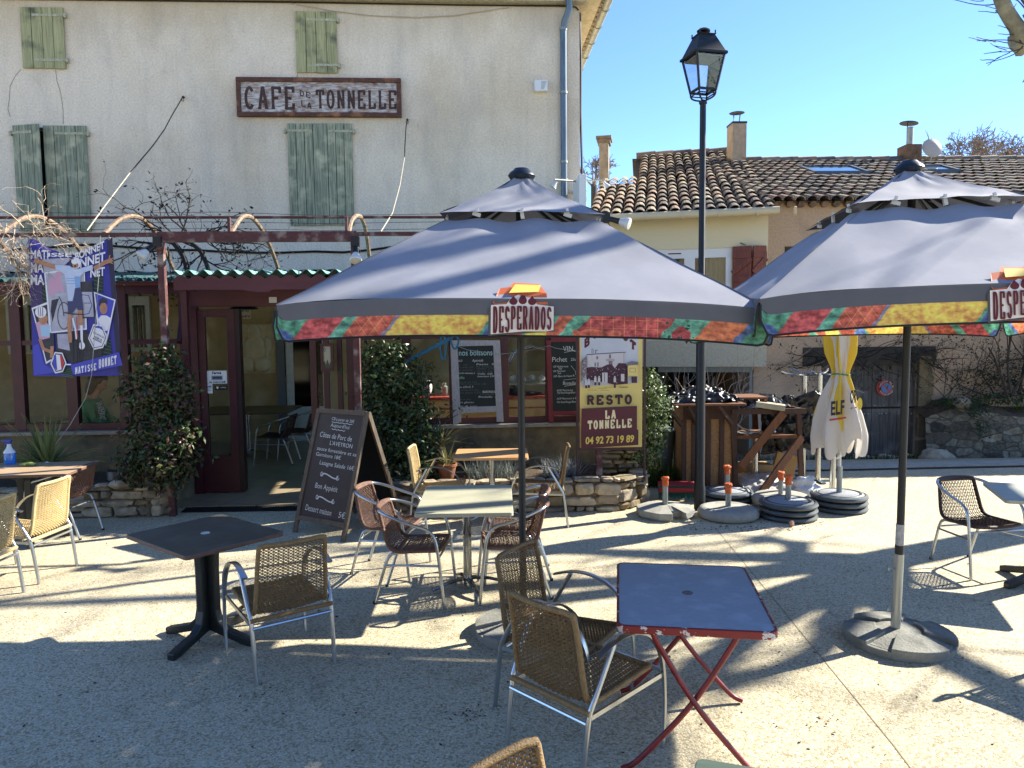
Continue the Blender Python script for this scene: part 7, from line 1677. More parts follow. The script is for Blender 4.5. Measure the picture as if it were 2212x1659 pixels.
# dark vine on the pergola and cafe wall, pale dry vine at left
def vine(name,label,seeds,M,m,n,L,r,depth,seed,leafm=None,**k):
    rnd=random.Random(seed); b=MB(M); tips=[]
    for i in range(n):
        p,d=rnd.choice(seeds); branch(b,Vector(p)+Vector((rnd.uniform(-.15,.15),rnd.uniform(-.15,.15),rnd.uniform(-.08,.08))),Vector(d)+Vector((rnd.gauss(0,.5),rnd.gauss(0,.3),rnd.gauss(0,.4))),L*rnd.uniform(.5,1.1),r,rnd,depth,tips=tips,**k)
    if leafm:
        b.mi=1
        for p in tips:
            q=M.inverted()@p if M else p
            q=p
            for _ in range(2): 
                k_=len(b.v); 
                leaf_world(b,q,rnd,.05)
        b.mi=0
    o=b.build(name,[m]+([leafm] if leafm else [])); return tag(o,label,'vine')
def leaf_world(b,p,rnd,s):
    M_=b.M; b.M=None; leaf(b,p,Vector((rnd.gauss(0,1),rnd.gauss(0,1),.5)),s*rnd.uniform(.5,1.2),rnd,1); b.M=M_
def branch_w(*a,**k): pass
V2=-3.6
_P=MB.P
vs1=[(fx(400,500,V2),(0,.1,.4)),(fx(380,520,V2),(-1,0,.2)),(fx(430,510,V2),(1,0,.2)),(fx(470,530,V2),(1,.1,-.2)),(fx(340,530,V2),(-1,.1,-.3)),(fx(420,545,V2),(.2,0,-.8))]
# branch() records tips in local coordinates
def vine2(name,label,seeds,M,m,n,L,r,depth,seed,lm=None,ls=.05,lk=2,cat='vine',**k):
    rnd=random.Random(seed); b=MB(M); tips=[]
    for i in range(n):
        p,d=seeds[i%len(seeds)]; branch(b,Vector(p)+Vector((rnd.uniform(-.12,.12),rnd.uniform(-.12,.12),rnd.uniform(-.06,.06))),Vector(d)+Vector((rnd.gauss(0,.4),rnd.gauss(0,.25),rnd.gauss(0,.35))),L*rnd.uniform(.5,1.1),r,rnd,depth,tips=tips,**k)
    if lm:
        b.mi=1
        for p in tips:
            for _ in range(lk): leaf(b,p+Vector((rnd.gauss(0,.03),rnd.gauss(0,.03),rnd.gauss(0,.03))),Vector((rnd.gauss(0,1),rnd.gauss(0,1),.6)),ls*rnd.uniform(.5,1.2),rnd,1)
    return tag(b.build(name,[m]+([lm] if lm else [])),label,cat)
vine2('bare_vine','leafless black vine tangled over the pergola against the cafe wall',vs1,FM,m_vine,24,.62,.012,2,81,mat('withered_leaf','#1c1714',.9),.06,2,wig=.45,spread=.8,seg=5)
b=MB(FM); b.tube(smooth([fx(408,600,-3.9),fx(400,560,-3.8),fx(385,535,-3.7),fx(365,515,-3.6)],2),.035,7); b.tube(smooth([fx(455,600,-3.9),fx(445,565,-3.8),fx(430,535,-3.7),fx(395,520,-3.6)],2),.028,7); tag(b.build('vine_stem',m_vine),'thick dark vine stems rising over the veranda roof to the tangle','vine')
vs2=[(fx(40,520,PV),(.5,-.2,-.7)),(fx(90,500,PV),(.8,-.2,-.5)),(fx(10,540,PV),(.2,-.2,-1)),(fx(60,490,PV),(1,-.1,.2)),(fx(20,500,PV),(-.5,-.1,.1)),(fx(30,560,PV),(.3,-.2,-1))]
vine2('dry_vine','pale dry tangled twigs hanging from the pergola at the left edge',vs2,FM,m_twigp,44,.42,.007,2,82,wig=.6,spread=1.0,droop=.12,seg=4)
# bare pale shrub and gate climber, garden shrubs on the bank
a=fr(YM,1450,905,-2.2); vine2('bare_shrub','bare pale upright shrub before the dark garage, behind the wooden stand',[((a.x-.3+i*.2,-2.0,.05),(.1*(i-2),0,1)) for i in range(6)],YM,m_twigp,16,1.45,.011,2,83,wig=.12,spread=.35,seg=4,cat='shrub')
gl=leafmat('climber_leaf','#2e3a22','#222c1a',.1)
cs=[(fr(PM,x,y,-.12),(dx,-.05,dz)) for x,y,dx,dz in ((1760,765,-1,-.3),(1800,770,-.6,.1),(1850,765,.8,.1),(1900,770,1,0),(1950,765,1,-.1),(1985,770,1,.2),(2010,775,.8,-.5),(1880,780,.5,-.3),(1780,775,-1,-.6),(1830,780,.4,-.2))]
vine2('gate_climber','dark climbing plant sprawling over the lintel of the plank gate',cs,PM,m_vine,30,.7,.008,2,84,gl,.055,4,wig=.35,spread=.6,seg=4)
cs=[(fr(PM,x,y,-.25),(dx,-.1,dz)) for x,y,dx,dz in ((2040,860,0,1),(2090,850,.2,1),(2060,830,-.8,.5),(2110,800,.3,.8),(2030,800,-.4,.7))]
vine2('bramble','thin dark brambles on the bank right of the plank gate',cs,PM,m_twig,16,.85,.008,2,85,gl,.05,3,wig=.3,spread=.7,seg=4,cat='bramble')
cs=[(fr(PM,x,850,-.4),(dx,-.05,1)) for x,dx in ((2165,-.2),(2180,.1),(2210,.2),(2240,-.1),(2280,.2))]
vine2('bare_shrub','tall bare branching shrub at the right edge behind the stone wall',cs,PM,m_twig,9,1.5,.022,3,86,wig=.2,spread=.5,seg=5,cat='shrub')
bush('hanging_ivy','dark ivy cushion hanging over the stone wall at the right','ivy',[(tuple(fr(PM,2115,885,-.62)),(.25,.12,.15)),(tuple(fr(PM,2125,925,-.64)),(.14,.08,.22)),(tuple(fr(PM,2070,868,-.4)),(.5,.2,.1)),(tuple(fr(PM,2170,860,-.3)),(.7,.2,.12))],1500,.05,87,[Lg[0],Lg[1]],M=PM,base=tuple(fr(PM,2110,900,-.3)))
bush('dark_shrub','dark leafy shrub on the bank in the shade at the far right','shrub',[(tuple(fr(PM,2100,820,-.1)),(.5,.2,.3)),(tuple(fr(PM,2180,800,-.1)),(.6,.2,.35)),(tuple(fr(PM,2240,820,-.2)),(.6,.2,.4))],2200,.05,88,[Lg[0]],M=PM,base=tuple(fr(PM,2150,860,-.2)))
a=fr(PM,2100,870,-.3); 
for k_,(x,s) in enumerate(((2050,.5),(2200,.42))): a=fr(PM,x,862,-.35); spiky('spiky_plant',('green blade-leaved plant at the left end of the bank','green blade-leaved plant at the right end of the bank')[k_],(a.x,-.35,.62),24,s*.6,.03,90+k_,m_gr,M=PM)
a=fr(PM,2080,872,-.45); b=MB(PM); b.blob((a.x,-.42,a.z),(.16,.12,.11),4,.4,12,8); tag(b.build('boulder',m_stones,smooth=2),'grey boulder on top of the bank beside the gate pier','stone')
a=fr(PM,2062,998,-.7); b=MB(PM); b.blob((fr(PM,2020,995,-.7).x,-.72,-.12),(.28,.15,.13),6,.5,14,8); tag(b.build('boulder',m_stones2,smooth=2),'pale rock lying at the foot of the bank by the gate','stone')
# distant bare trees beyond the roofs
m_far=mat('far_twig','#7d6c5c',.9)
def tree(label,x,ytop,ybase,Y,seed,group='bare trees beyond the roofs'):
    rnd=random.Random(seed); p=PY(x,ybase,Y); t=PY(x,ytop,Y); h=t.z-p.z+1.5; t_=thing('bare_tree',label,'tree',(p.x,p.y,0),0,group)
    b=MB(); b.tube([(p.x,p.y,0),(p.x,p.y,p.z-1.0)],[.35,.25],7); b.build('trunk',m_twig,t_)
    b=MB()
    for i in range(7): branch(b,(p.x,p.y,p.z-1.2),(rnd.gauss(0,.55),rnd.gauss(0,.3),1),h*.62,.11,rnd,4,split=3,wig=.16,spread=.45,seg=4,minr=.02,taper=.45)
    b.build('crown',m_far,t_)
tree('round bare tree rising beyond the tiled ridge right of the dish, the left one',2085,312,349,55,91)
tree('second bare tree beyond the ridge between two others',2130,316,349,57,92)
tree('lower bare tree beyond the ridge further right',2165,326,349,60,93)
tree('reddish bare tree beyond the ridge, cut by the right edge',2212,332,349,60,94)
tree('faint bare tree beyond the roofs close to the cafe corner',1283,364,372,60,95)
# =====================  PLANE TREE  (its shadows cross the square) =====================
pt_=thing('plane_tree','pollarded plane tree right of the view, mottled limb with knuckle and twigs at top right','tree',(8.6,8.9,0),0)
rnd=random.Random(17); b=MB()
b.tube([(8.6,8.9,-.3),(8.6,8.88,1.2),(8.62,8.86,2.6),(8.6,8.85,3.7)],[.34,.26,.23,.24],14); b.build('trunk',m_bark,pt_,smooth=True)
cro=Vector((8.6,8.85,3.55))
def limb(pts,r0,r1,sh,seed,tw=12,twl=1.0):
    rnd=random.Random(seed); q=smooth([cro]+[Vector(p) for p in pts],2); n=len(q); rs=[(r0+(r1-r0)*i/(n-1))*(1+.12*math.sin(i*2.1+seed)) for i in range(n)]; rs[-1]=r1*1.5; rs[-2]=r1*1.35
    b=MB(); b.tube(q,rs,10); b.blob(q[-1],(r1*1.9,r1*1.9,r1*1.8),seed,.6,12,8); o=b.build('limb',m_bark,pt_,smooth=2)
    b=MB()
    for i in range(tw):
        d=(q[-1]-q[-3]).normalized()*.5+Vector((rnd.gauss(0,.9),rnd.gauss(0,.9),rnd.gauss(.25,.7))); branch(b,q[-1],d,twl*rnd.uniform(.5,1.3),.016,rnd,1,split=3,wig=.18,spread=.4,seg=4,minr=.005)
    for i in range(int(tw*.6)):
        j=rnd.randint(n//3,n-2); d=Vector((rnd.gauss(0,.8),rnd.gauss(0,.8),rnd.gauss(.5,.6))); branch(b,q[j],d,twl*rnd.uniform(.4,1.0),.014,rnd,1,split=2,wig=.18,spread=.4,seg=4,minr=.005)
    b.build('twig',m_twig,o)
# low limb reaching into the frame : passes the top right corner
e0=PY(2222,88,6.2); e1_=PY(2192,55,6.15); e2_=PY(2160,0,6.1); e3_=PY(2135,-120,6.05)
limb([(7.2,7.7,4.1),(5.6,6.6,4.35),tuple(e0)],.2,.06,0,201,5,.4)
kn=e0
q=smooth([e0,e1_,e2_,e3_,PY(2100,-420,6.1)],2); b=MB(); b.tube(q,[.09,.088,.085,.08,.075,.058,.056,.055,.054,.053,.052,.05,.05,.05][:len(q)]+[.05]*max(0,len(q)-14),10); l2=b.build('limb',m_bark,pt_,smooth=2)
b=MB()
for (p0,p1,p2) in (((2212,90),(2190,55),(2150,22)),((2212,95),(2180,85),(2110,88)),((2210,100),(2190,120),(2130,137)),((2205,92),(2195,60),(2187,42)),((2180,25),(2160,10),(2150,28)),((2168,5),(2120,14),(2045,-5)),((2208,104),(2185,112),(2152,112))):
    A=[PY(x,y,6.15) for x,y in (p0,p1,p2)]; b.tube(smooth(A,2),[.007,.006,.0055,.005,.0045,.004,.0035,.003,.003,.003,.003][:len(smooth(A,2))],5)
    for t in (.35,.6,.8): c=A[0].lerp(A[2],t); branch(b,c,(A[2]-A[0]).normalized()+Vector((rnd.gauss(0,.6),0,rnd.gauss(0,.6))),.15,.004,rnd,0,seg=4)
b.build('twig',m_twig,l2)
limb([(9.0,9.9,5.0),(9.9,11.2,6.6),(10.4,12.2,8.0)],.15,.06,0,202,16,1.3)
limb([(8.2,9.3,5.2),(7.9,10.2,6.8),(8.0,11.0,8.4)],.14,.055,0,203,16,1.3)
limb([(7.8,8.9,5.0),(6.9,9.0,6.4),(6.2,9.0,7.6)],.14,.055,0,204,18,1.2)
limb([(8.3,8.2,5.2),(7.6,7.6,6.6),(6.8,7.4,7.8)],.14,.055,0,205,16,1.2)
limb([(9.6,8.6,4.9),(10.8,8.5,6.0),(11.8,8.9,7.2)],.145,.06,0,206,14,1.2)
limb([(9.4,9.6,4.8),(11.0,10.6,5.6),(12.4,11.6,6.8)],.145,.06,0,207,14,1.3)
limb([(8.7,8.0,5.0),(9.0,6.9,6.2),(9.1,6.0,7.4)],.145,.06,0,208,18,1.2)
limb([(9.3,8.0,4.6),(10.6,7.0,5.2),(11.6,6.4,6.2)],.145,.06,0,209,14,1.2)
limb([(7.8,8.1,4.5),(6.9,7.3,5.6),(6.1,6.7,6.9),(5.4,6.3,8.0)],.13,.055,0,210,18,1.2)
# =====================  WOODEN STAND, TARPS, CLUTTER  =====================
m_osb=mat('strand_board','#a37d52',.85,col2='#7a5a37',scale=26,stretch=(1,1,1.8),bump=.4,sharp=.2,detail=6,col3='#a08458',s3=9); m_brd=mat('dark_stained_timber','#4f3526',.75,col2='#3a261b',scale=8,stretch=(4,4,.6),bump=.3); m_brl=mat('orange_stained_timber','#7a4d2c',.7,col2='#5f3a20',scale=9,stretch=(3,3,.6),bump=.3)
Yc=9.45; X_=lambda x,Y=Yc: (x-1106)/1600*Y*1.003
Zc=lambda x,y,Y=Yc: PY(x,y,Y).z
st=thing('wooden_stand','brown strand-board cabinet with battens and a sloping counter behind the street lamp','stand',(X_(1535),Yc,0),0)
b=MB(); xa,xb=X_(1478),X_(1592); zt_=Zc(1535,872); b.b2((xa,Yc,0),(xb,Yc+.6,zt_)); b.build('cabinet',m_osb,st,bevel=.005)
b=MB()
for x in (1478,1500,1531,1560,1588): b.b2((X_(x)-.03,Yc-.02,0),(X_(x)+.03,Yc,zt_-.2))
b.b2((xa-.01,Yc-.024,zt_-.2),(xb+.01,Yc+.0,zt_)); b.build('batten',m_brd,st)
b=MB(); b.b2((X_(1445),Yc-.28,zt_),(xb+.04,Yc+.62,zt_+.025)); b.build('counter',m_brl,st)
b=MB()
for x0,x1 in ((1432,1472),(1476,1508),(1540,1582)): b.bar((X_(x0),Yc-.26,zt_),(X_(x1),Yc-.02,zt_-.27),.03,.05)
b.build('brace',m_brd,st)
rk=thing('timber_rack','dark timber rack with two orange diagonal braces right of the lamp post','rack',(X_(1665),Yc,0),0)
zr_t=Zc(1660,882); x0,x1=X_(1588),X_(1735)
for (x,y_) in ((x0,Yc),(x1,Yc+.05),(x0+.05,Yc+.75),(x1-.32,Yc+.8)):
    b=MB(); b.bar((x-.04,y_,zr_t),(x+.03,y_,0),.06,.06,up=(0,1,0)); b.build('post',m_brd,rk)
b=MB(); b.b2((x0-.05,Yc-.05,zr_t-.07),(x1+.03,Yc-.02,zr_t)); b.b2((x0,Yc+.72,zr_t-.07),(x1-.2,Yc+.78,zr_t)); b.b2((x1-.07,Yc,zr_t-.07),(x1-.02,Yc+.75,zr_t)); b.build('top_rail',m_brd,rk)
b=MB(); b.b2((x0,Yc+.03,Zc(1660,948)),(x1-.05,Yc+.09,Zc(1660,941))); b.b2((x0,Yc+.3,Zc(1660,948)),(x1-.1,Yc+.7,Zc(1660,944))); b.build('shelf',m_brl,rk)
for (xa_,ya_,xb_,yb_) in ((1689,890,1599,1006),(1729,942,1630,1078)):
    b=MB(); b.bar((X_(xa_),Yc-.08,Zc(xa_,ya_)),(X_(xb_),Yc-.08-(.4 if yb_>1050 else 0)*.6,max(.04,Zc(xb_,yb_))),.03,.10,up=(0,0,1)); b.build('brace',m_brl,rk)
b=MB(); b.b2((X_(1650),Yc-.02,zr_t),(X_(1657),Yc+.04,Zc(1650,862))); b.b2((X_(1597),Yc+.0,Zc(1650,862)),(X_(1660),Yc+.5,Zc(1650,858))); b.build('upper_ledge',m_brl,rk)
m_tarp=mat('black_tarpaulin','#101216',.42,col2='#191d23',scale=5,bump=1,bscale=12)
def tarp(name,label,corners,nu,nv,amp,seed,m=m_tarp,cat='tarpaulin',bulge=0,fr_=5):
    A,B_,C_,D_=[Vector(c) for c in corners]
    def fn(u,v):
        p=(A*(1-u)+B_*u)*(1-v)+(D_*(1-u)+C_*u)*v; nn=noise.noise(Vector((u*fr_,v*fr_,seed)))+.6*noise.noise(Vector((u*fr_*2.6,v*fr_*2.2,seed+5)))
        n2=abs(noise.noise(Vector((u*fr_*1.3,v*fr_*.8,seed+11))))
        return p+Vector((noise.noise(Vector((u*3,v*3,seed+20)))*amp*.8,-nn*amp-n2*amp,nn*amp*.7+bulge*math.sin(math.pi*u)*math.sin(math.pi*v)))
    b=MB(); b.grid(fn,nu,nv); return tag(b.build(name,m,smooth=2,solid=.004),label,cat)
z1_=zt_+.03
tarp('tarpaulin','crumpled shiny black tarpaulin heaped on the cabinet counter',[(X_(1432),Yc-.25,z1_),(X_(1600),Yc-.1,z1_+.02),(X_(1600),Yc+.6,z1_+.02),(X_(1440),Yc+.6,z1_)],70,46,.075,3,bulge=.17,fr_=7)
tarp('tarpaulin','black and white plastic crumpled on the top rail of the rack',[(X_(1592),Yc,zr_t+.01),(X_(1660),Yc-.02,zr_t+.01),(X_(1660),Yc+.6,zr_t+.05),(X_(1592),Yc+.6,zr_t+.05)],36,24,.045,4,mat('black_white_plastic','#15171b',.3,col2='#a9adb2',scale=7,sharp=.7),bulge=.1,fr_=6)
tarp('tarpaulin','large black sheet draped behind the rack down to the right',[(X_(1640,10.0),9.95,Zc(1640,866,10)),(X_(1775,10.0),9.9,Zc(1772,842,10)),(X_(1806,10.),10.1,Zc(1800,968,10)),(X_(1655,10.),10.2,Zc(1660,985,10))],80,60,.10,6,fr_=6)
tarp('tarpaulin','black sheet lying along the top of the rack, folded',[(X_(1655),Yc+.2,zr_t+.01),(X_(1715),Yc+.1,zr_t+.01),(X_(1715),Yc+.7,zr_t+.12),(X_(1655),Yc+.75,zr_t+.12)],30,20,.03,8,bulge=.06)
a0=Vector((X_(1634),Yc-.04,Zc(1640,872))); a1=Vector((X_(1690),Yc-.1,Zc(1690,879)))
b=MB(); b.bar(a0+Vector((0,.05,0)),a1,.20,.07); bxx=b.build('carton',mat('cream_carton','#b9b294',.7,col2='#a09978',scale=5),bevel=.003); tag(bxx,'long cream carton lying across the top of the rack','carton')
b=MB(); b.b2((X_(1606,10),9.9,0.02),(X_(1668,10),10.2,.24)); tag(b.build('fruit_crate',mat('thin_crate_wood','#a98c60',.8,col2='#84683f',scale=5,stretch=(1,1,9)),bevel=.004),'pale thin wood crate on the ground behind the rack','crate')
b=MB(); b.box((X_(1697,10),10.0,.20),(.30,.06,.36),Matrix.Rotation(.25,3,'Y')); tag(b.build('cardboard_sheet',mat('cardboard','#9c7c50',.85,col2='#85673f',scale=4)),'cardboard sheet standing on the ground behind the rack brace','cardboard')
tarp('plastic_sheet','white plastic sheet lying under the rack',[(X_(1600),Yc-.3,.03),(X_(1725),Yc-.5,.03),(X_(1710),Yc+.6,.12),(X_(1610),Yc+.6,.1)],40,24,.05,9,mat('white_plastic','#c9c9c6',.35,col2='#a5a5a2',scale=6),'plastic sheet',.08,5)
a=G(1740,1072); b=MB(); b.blob((a.x,a.y+.05,.10),(.17,.12,.11),12,.9,22,14); tag(b.build('plastic_bag',mat('clear_plastic_bag','#cfd2d4',.25,col2='#a9acae',scale=9),smooth=2),'crumpled clear plastic bag at the foot of the rack','plastic bag')
rr=random.Random(55); b=MB()
for i in range(260):
    x=rr.uniform(1600,1740); y=rr.uniform(1052,1085) if rr.random()<.7 else rr.uniform(1085,1100); g_=G(x,y); leaf(b,g_+Vector((0,0,.015)),Vector((rr.gauss(0,.3),rr.gauss(0,.3),1)),.05,rr)
for i in range(160): 
    x=rr.uniform(1480,1780); y=rr.uniform(1125,1148); g_=G(x,y); leaf(b,g_+Vector((0,0,.006)),Vector((rr.gauss(0,.3),rr.gauss(0,.3),1)),.03,rr)
tag(b.build('dry_leaves',mat('dry_leaf_brown','#5b4028',.9,col2='#3d2b1c',scale=9)),'scattered dry leaves around the rack and the parasol weights','leaf litter',kind='stuff')
rr=random.Random(56); b=MB()
for i in range(150):
    x=rr.uniform(40,2150); y=rr.uniform(1150,1640); g_=G(x,y); leaf(b,g_+Vector((0,0,.005)),Vector((rr.gauss(0,.2),rr.gauss(0,.2),1)),rr.choice([.015,.02,.03]),rr)
for cx,cy,n_ in ((1000,1540,26),(560,1500,12),(390,1388,8),(990,1330,14),(1780,1560,10),(1690,1430,8),(430,1385,6)):
    for i in range(n_): g_=G(cx+rr.gauss(0,28),cy+rr.gauss(0,9)); leaf(b,g_+Vector((0,0,.006)),Vector((rr.gauss(0,.3),rr.gauss(0,.3),1)),.022,rr)
tag(b.build('ground_litter',mat('dark_litter','#332a22',.9)),'tiny dead leaves and crumbs scattered on the paving','litter',kind='stuff')
a=G(1571,1143); b=MB(); b.blob((G(1700,1138).x+.05,G(1700,1138).y,.03),(.03,.02,.03),2,.6,8,6); tag(b.build('dead_leaf',mat('pinkish_leaf','#b08a72',.8)),'curled pinkish dead leaf in front of the three-disc stack','leaf')
# inverted chrome table bases
def inv_base(label,x,Y,ztop,rot,zb=0):
    X=X_(x,Y); t_=thing('steel_table_base',label,'table base',(X,Y,zb),0,'steel table bases standing upside down'); P=Matrix.Translation((X,Y,0))
    b=MB(P); b.tube([(0,0,zb+.02),(0,0,ztop)],.035,16); b.build('column',m_steel,t_,smooth=True)
    for k in range(4):
        a=rot+k*math.pi/2; c,s=math.cos(a),math.sin(a); b=MB(P); b.tube([(0,0,ztop),(c*.12,s*.12,ztop+.005),(c*.26,s*.26,ztop+.02),(c*.36,s*.36,ztop+.06)],[.026,.026,.02,.014],8,ry=.014); b.build('foot',m_steel,t_,smooth=True)
    b=MB(P); b.b2((-.2,-.03,zb),(.2,.03,zb+.02)); b.b2((-.03,-.2,zb+.003),(.03,.2,zb+.023)); b.build('mounting_plate',m_zinc,t_)
inv_base('upside down steel table base behind the rack, left of two, feet in the air',1738,10.15,1.44,.2)
inv_base('upside down steel table base just left of the closed parasol cloth',1771,9.95,1.46,.9)
inv_base('steel column with crossed feet low on the ground behind the closed parasol',1803,9.2,.9,.4)
c_=G(1634,1062); inv_base('short steel table column standing inside the timber rack',1634,Yc+.35,.7,.4)
# pale table and tapered bin left of the cabinet
gX=X_(1425,10.2); tw=thing('white_table','pale white tabletop edge left of the strand-board cabinet','table',(gX,10.2,0),0); b=MB(); b.b2((X_(1398,10.2),10.0,Zc(1425,942,10.2)),(X_(1462,10.2),10.6,Zc(1425,930,10.2))); b.build('tabletop',m_white,tw); b=MB(); b.b2((X_(1404,10.2),10.1,Zc(1425,930,10.2)+.001),(X_(1448,10.2),10.5,Zc(1425,922,10.2))); b.build('tray',m_stub,tw); b=MB(); b.tube([(gX-.1,10.3,0),(gX-.1,10.3,Zc(1425,943,10.2))],.035,10); b.build('leg',m_whitew,tw)
gX=X_(1441,10.0); b=MB(Matrix.Translation((gX,10.0,0))); b.lathe([(.055,.0),(.11,.68),(.12,.70),(.12,.72),(.10,.72)],16); tag(b.build('metal_bin',m_zinc,smooth=True),'tall tapered zinc bin between the ivy and the cabinet','bin')
# broom head
br_=thing('broom_head','red broom head with green bristles lying on the ground behind the octagonal weight','broom',(G(1455,1075).x,8.95,0),R_(-6)); P=MW[br_]
Rb=Matrix.Rotation(.35,3,'X')
b=MB(P); b.box((0,0,.20),(.44,.09,.03),Rb); b.box((0,-.075,.135),(.43,.03,.075),Rb); b.build('block',mat('broom_red','#8a2026',.5),br_,bevel=.006)
b=MB(P); rr=random.Random(7)
for i in range(340): x=rr.uniform(-.215,.215); y=rr.uniform(-.045,.03); b.tri((x-.004,y-.02,.19),(x+.004,y-.02,.19),(x+rr.uniform(-.01,.01),y-.05+rr.uniform(-.01,.01),.09))
for i in range(340): x=rr.uniform(-.215,.215); b.tri((x-.004,-.095,.11),(x+.004,-.095,.11),(x+rr.uniform(-.012,.012),-.12,.03)) 
b.build('bristles',mat('broom_green','#1f5a4a',.7),br_)
# blue strap
a=FR(972,731,VW-.35); e=FR(843,800,VW-.35); sT=thing('blue_strap','turquoise luggage strap stretched from the window frame into the shrub','strap',FM@e,FA)
m_st=mat('turquoise_strap','#17708f',.6,col2='#10586f',scale=9,trans=.1)
b=MB(FM); b.tube([a,e,FR(800,808,VW-.35)],.022,6,ry=.003,up=(0,1,0)); b.build('tension_end',m_st,sT)
for (dx,ww,hh) in ((.06,.055,.16),(-.09,.045,.30)):
    b=MB(FM); c=a+Vector((dx,0,-hh*.5+.03)); b.tube([c+Vector((ww*math.sin(t)*(.6+.4*math.cos(t/2)**2),0,hh*.5*math.cos(t))) for t in [2*math.pi*i/20 for i in range(20)]],.013,5,closed=True,ry=.003,up=(0,1,0)); b.build('loop',m_st,sT)
cable('sagging_wire','thin pale wire sagging across the right veranda windows',[(975,742),(1010,756),(1080,765),(1130,760),(1187,747),(1200,752),(1250,760)],.004,m_zincl,'wire',v=VW-.2)
cable('fairy_wire','thin fairy light wire dangling over the banner to the planter',[(217,509),(213,600),(206,700),(198,810),(185,860),(150,920),(120,960)],.004,m_zincl,'wire',v=PV-.12)
# fallen chair arm piece : flat aluminium end near the tan chair
a=G(690,1215); b=MB(); b.bar((a.x-.05,a.y+.03,.004),(a.x+.04,a.y-.04,.012),.035,.012); tag(b.build('aluminium_strip',m_al,bevel=.003),'short aluminium strip lying on the paving right of the tan wicker chair','strip')
# =====================  WOMAN IN GREEN  =====================
def skin(name,verts,edges,rad,m,parent,M,sub=2):
    me=D.meshes.new(name); I=MW[parent].inverted(); me.from_pydata([tuple(I@(M@Vector(v))) for v in verts],edges,[]); me.materials.append(m); o=D.objects.new(name,me); COL.objects.link(o); o.parent=parent; MW[o]=MW[parent]
    me.skin_vertices.new() if hasattr(me.skin_vertices,'new') and not me.skin_vertices else None
    s=o.modifiers.new('skin','SKIN'); s.use_smooth_shade=True
    if not me.skin_vertices:
        me.skin_vertices.new()
    for i,r in enumerate(rad): me.skin_vertices[0].data[i].radius=r if isinstance(r,tuple) else (r,r)
    me.skin_vertices[0].data[0].use_root=True
    q=o.modifiers.new('sub','SUBSURF'); q.levels=sub; q.render_levels=sub; return o
PMx=FM@Matrix.Translation((-5.78,-3.25,.12))@Matrix.Rotation(R_(-86),4,'Z')   # local +Y is forward
pw=thing('person','woman in a green cardigan seated inside behind the veranda glass, head bowed','person',(PMx@Vector((0,0,0))),0); MW[pw]=Matrix.Translation(PMx@Vector((0,0,0)))
m_skin=mat('skin','#c08f74',.6,col2='#b08066',scale=9); m_green=mat('green_knit','#159468',.85,col2='#107a55',scale=14,bump=.4,bscale=60); m_dot=mat('dotted_blouse','#1f2430',.8,col2='#d9dcdc',scale=45,sharp=.8); m_hair=mat('brown_hair','#4a3527',.6,col2='#2e2018',scale=9,stretch=(8,8,.8)); m_jean=mat('dark_trousers','#23262e',.9)
V=[(0,-.08,.52),(0,-.10,.66),(0,-.11,.82),(0,-.09,.98),(0,-.05,1.10),(0,.0,1.19),(0,.035,1.27),   #0-6 pelvis..head base
   (.17,-.07,1.05),(.21,.02,.84),(.13,.22,.76),(.07,.30,.77),(-.17,-.07,1.05),(-.21,.02,.84),(-.13,.22,.76),(-.06,.30,.77),
   (.10,.0,.50),(.13,.36,.50),(.12,.40,.10),(.12,.50,.04),(-.10,.0,.50),(-.13,.36,.50),(-.12,.40,.10),(-.12,.50,.04)]
E_=[(0,1),(1,2),(2,3),(3,4),(4,5),(5,6),(3,7),(7,8),(8,9),(9,10),(3,11),(11,12),(12,13),(13,14),(0,15),(15,16),(16,17),(17,18),(0,19),(19,20),(20,21),(21,22)]
Rr=[(.16,.12),(.145,.11),(.14,.105),(.15,.10),(.07,.06),(.05,.05),(.06,.06),.06,.045,.035,.026,.06,.045,.035,.026,.09,.065,.045,.035,.09,.065,.045,.035]
body=skin('body',V,E_,Rr,m_skin,pw,PMx)
V2_=[V[i] for i in (0,1,2,3,7,8,9,11,12,13,4)]; V2_[0]=(0,-.09,.56); skin('cardigan',V2_,[(0,1),(1,2),(2,3),(3,4),(4,5),(5,6),(3,7),(7,8),(8,9),(3,10)],[(.185,.145),(.17,.135),(.165,.13),(.165,.12),.075,.062,.05,.075,.062,.05,(.09,.08)],m_green,body,PMx)
b=MB(PMx); b.grid(lambda u,v: Vector(((u-.5)*.24*(1-.3*v),.075+.02*math.sin(v*3)-.06*v,.62+.46*v)),10,10); b.build('blouse_front',m_dot,body,smooth=2)
V3=[V[0],V[15],V[16],V[17],V[19],V[20],V[21]]; skin('trousers',V3,[(0,1),(1,2),(2,3),(0,4),(4,5),(5,6)],[(.17,.13),.10,.075,.06,.10,.075,.06],m_jean,body,PMx)
Hd=PMx@Matrix.Translation((0,.045,1.33))@Matrix.Rotation(R_(-34),4,'X')
b=MB(Hd)
def head(u,v):
    A=2*math.pi*u; T=math.pi*(v*.998+.001); q=Vector((math.sin(T)*math.cos(A),math.sin(T)*math.sin(A),math.cos(T))); r=Vector((q.x*.075,q.y*.095,q.z*.118))
    if q.z<0: r.x*=1-.28*(-q.z); r.y*=1-.12*(-q.z)
    f=math.exp(-((q.x)*5)**2-((q.z+.05)*4)**2)*max(0,q.y); r.y+=.022*f      # nose
    for s in (-1,1): r.y-=.010*math.exp(-((q.x-s*.33)*6)**2-((q.z-.12)*6)**2)*max(0,q.y)
    r.y+=.007*math.exp(-((q.x)*3.5)**2-((q.z+.42)*9)**2)*max(0,q.y); r.y+=.008*math.exp(-((q.x)*4)**2-((q.z+.78)*5)**2)*max(0,q.y)
    return r
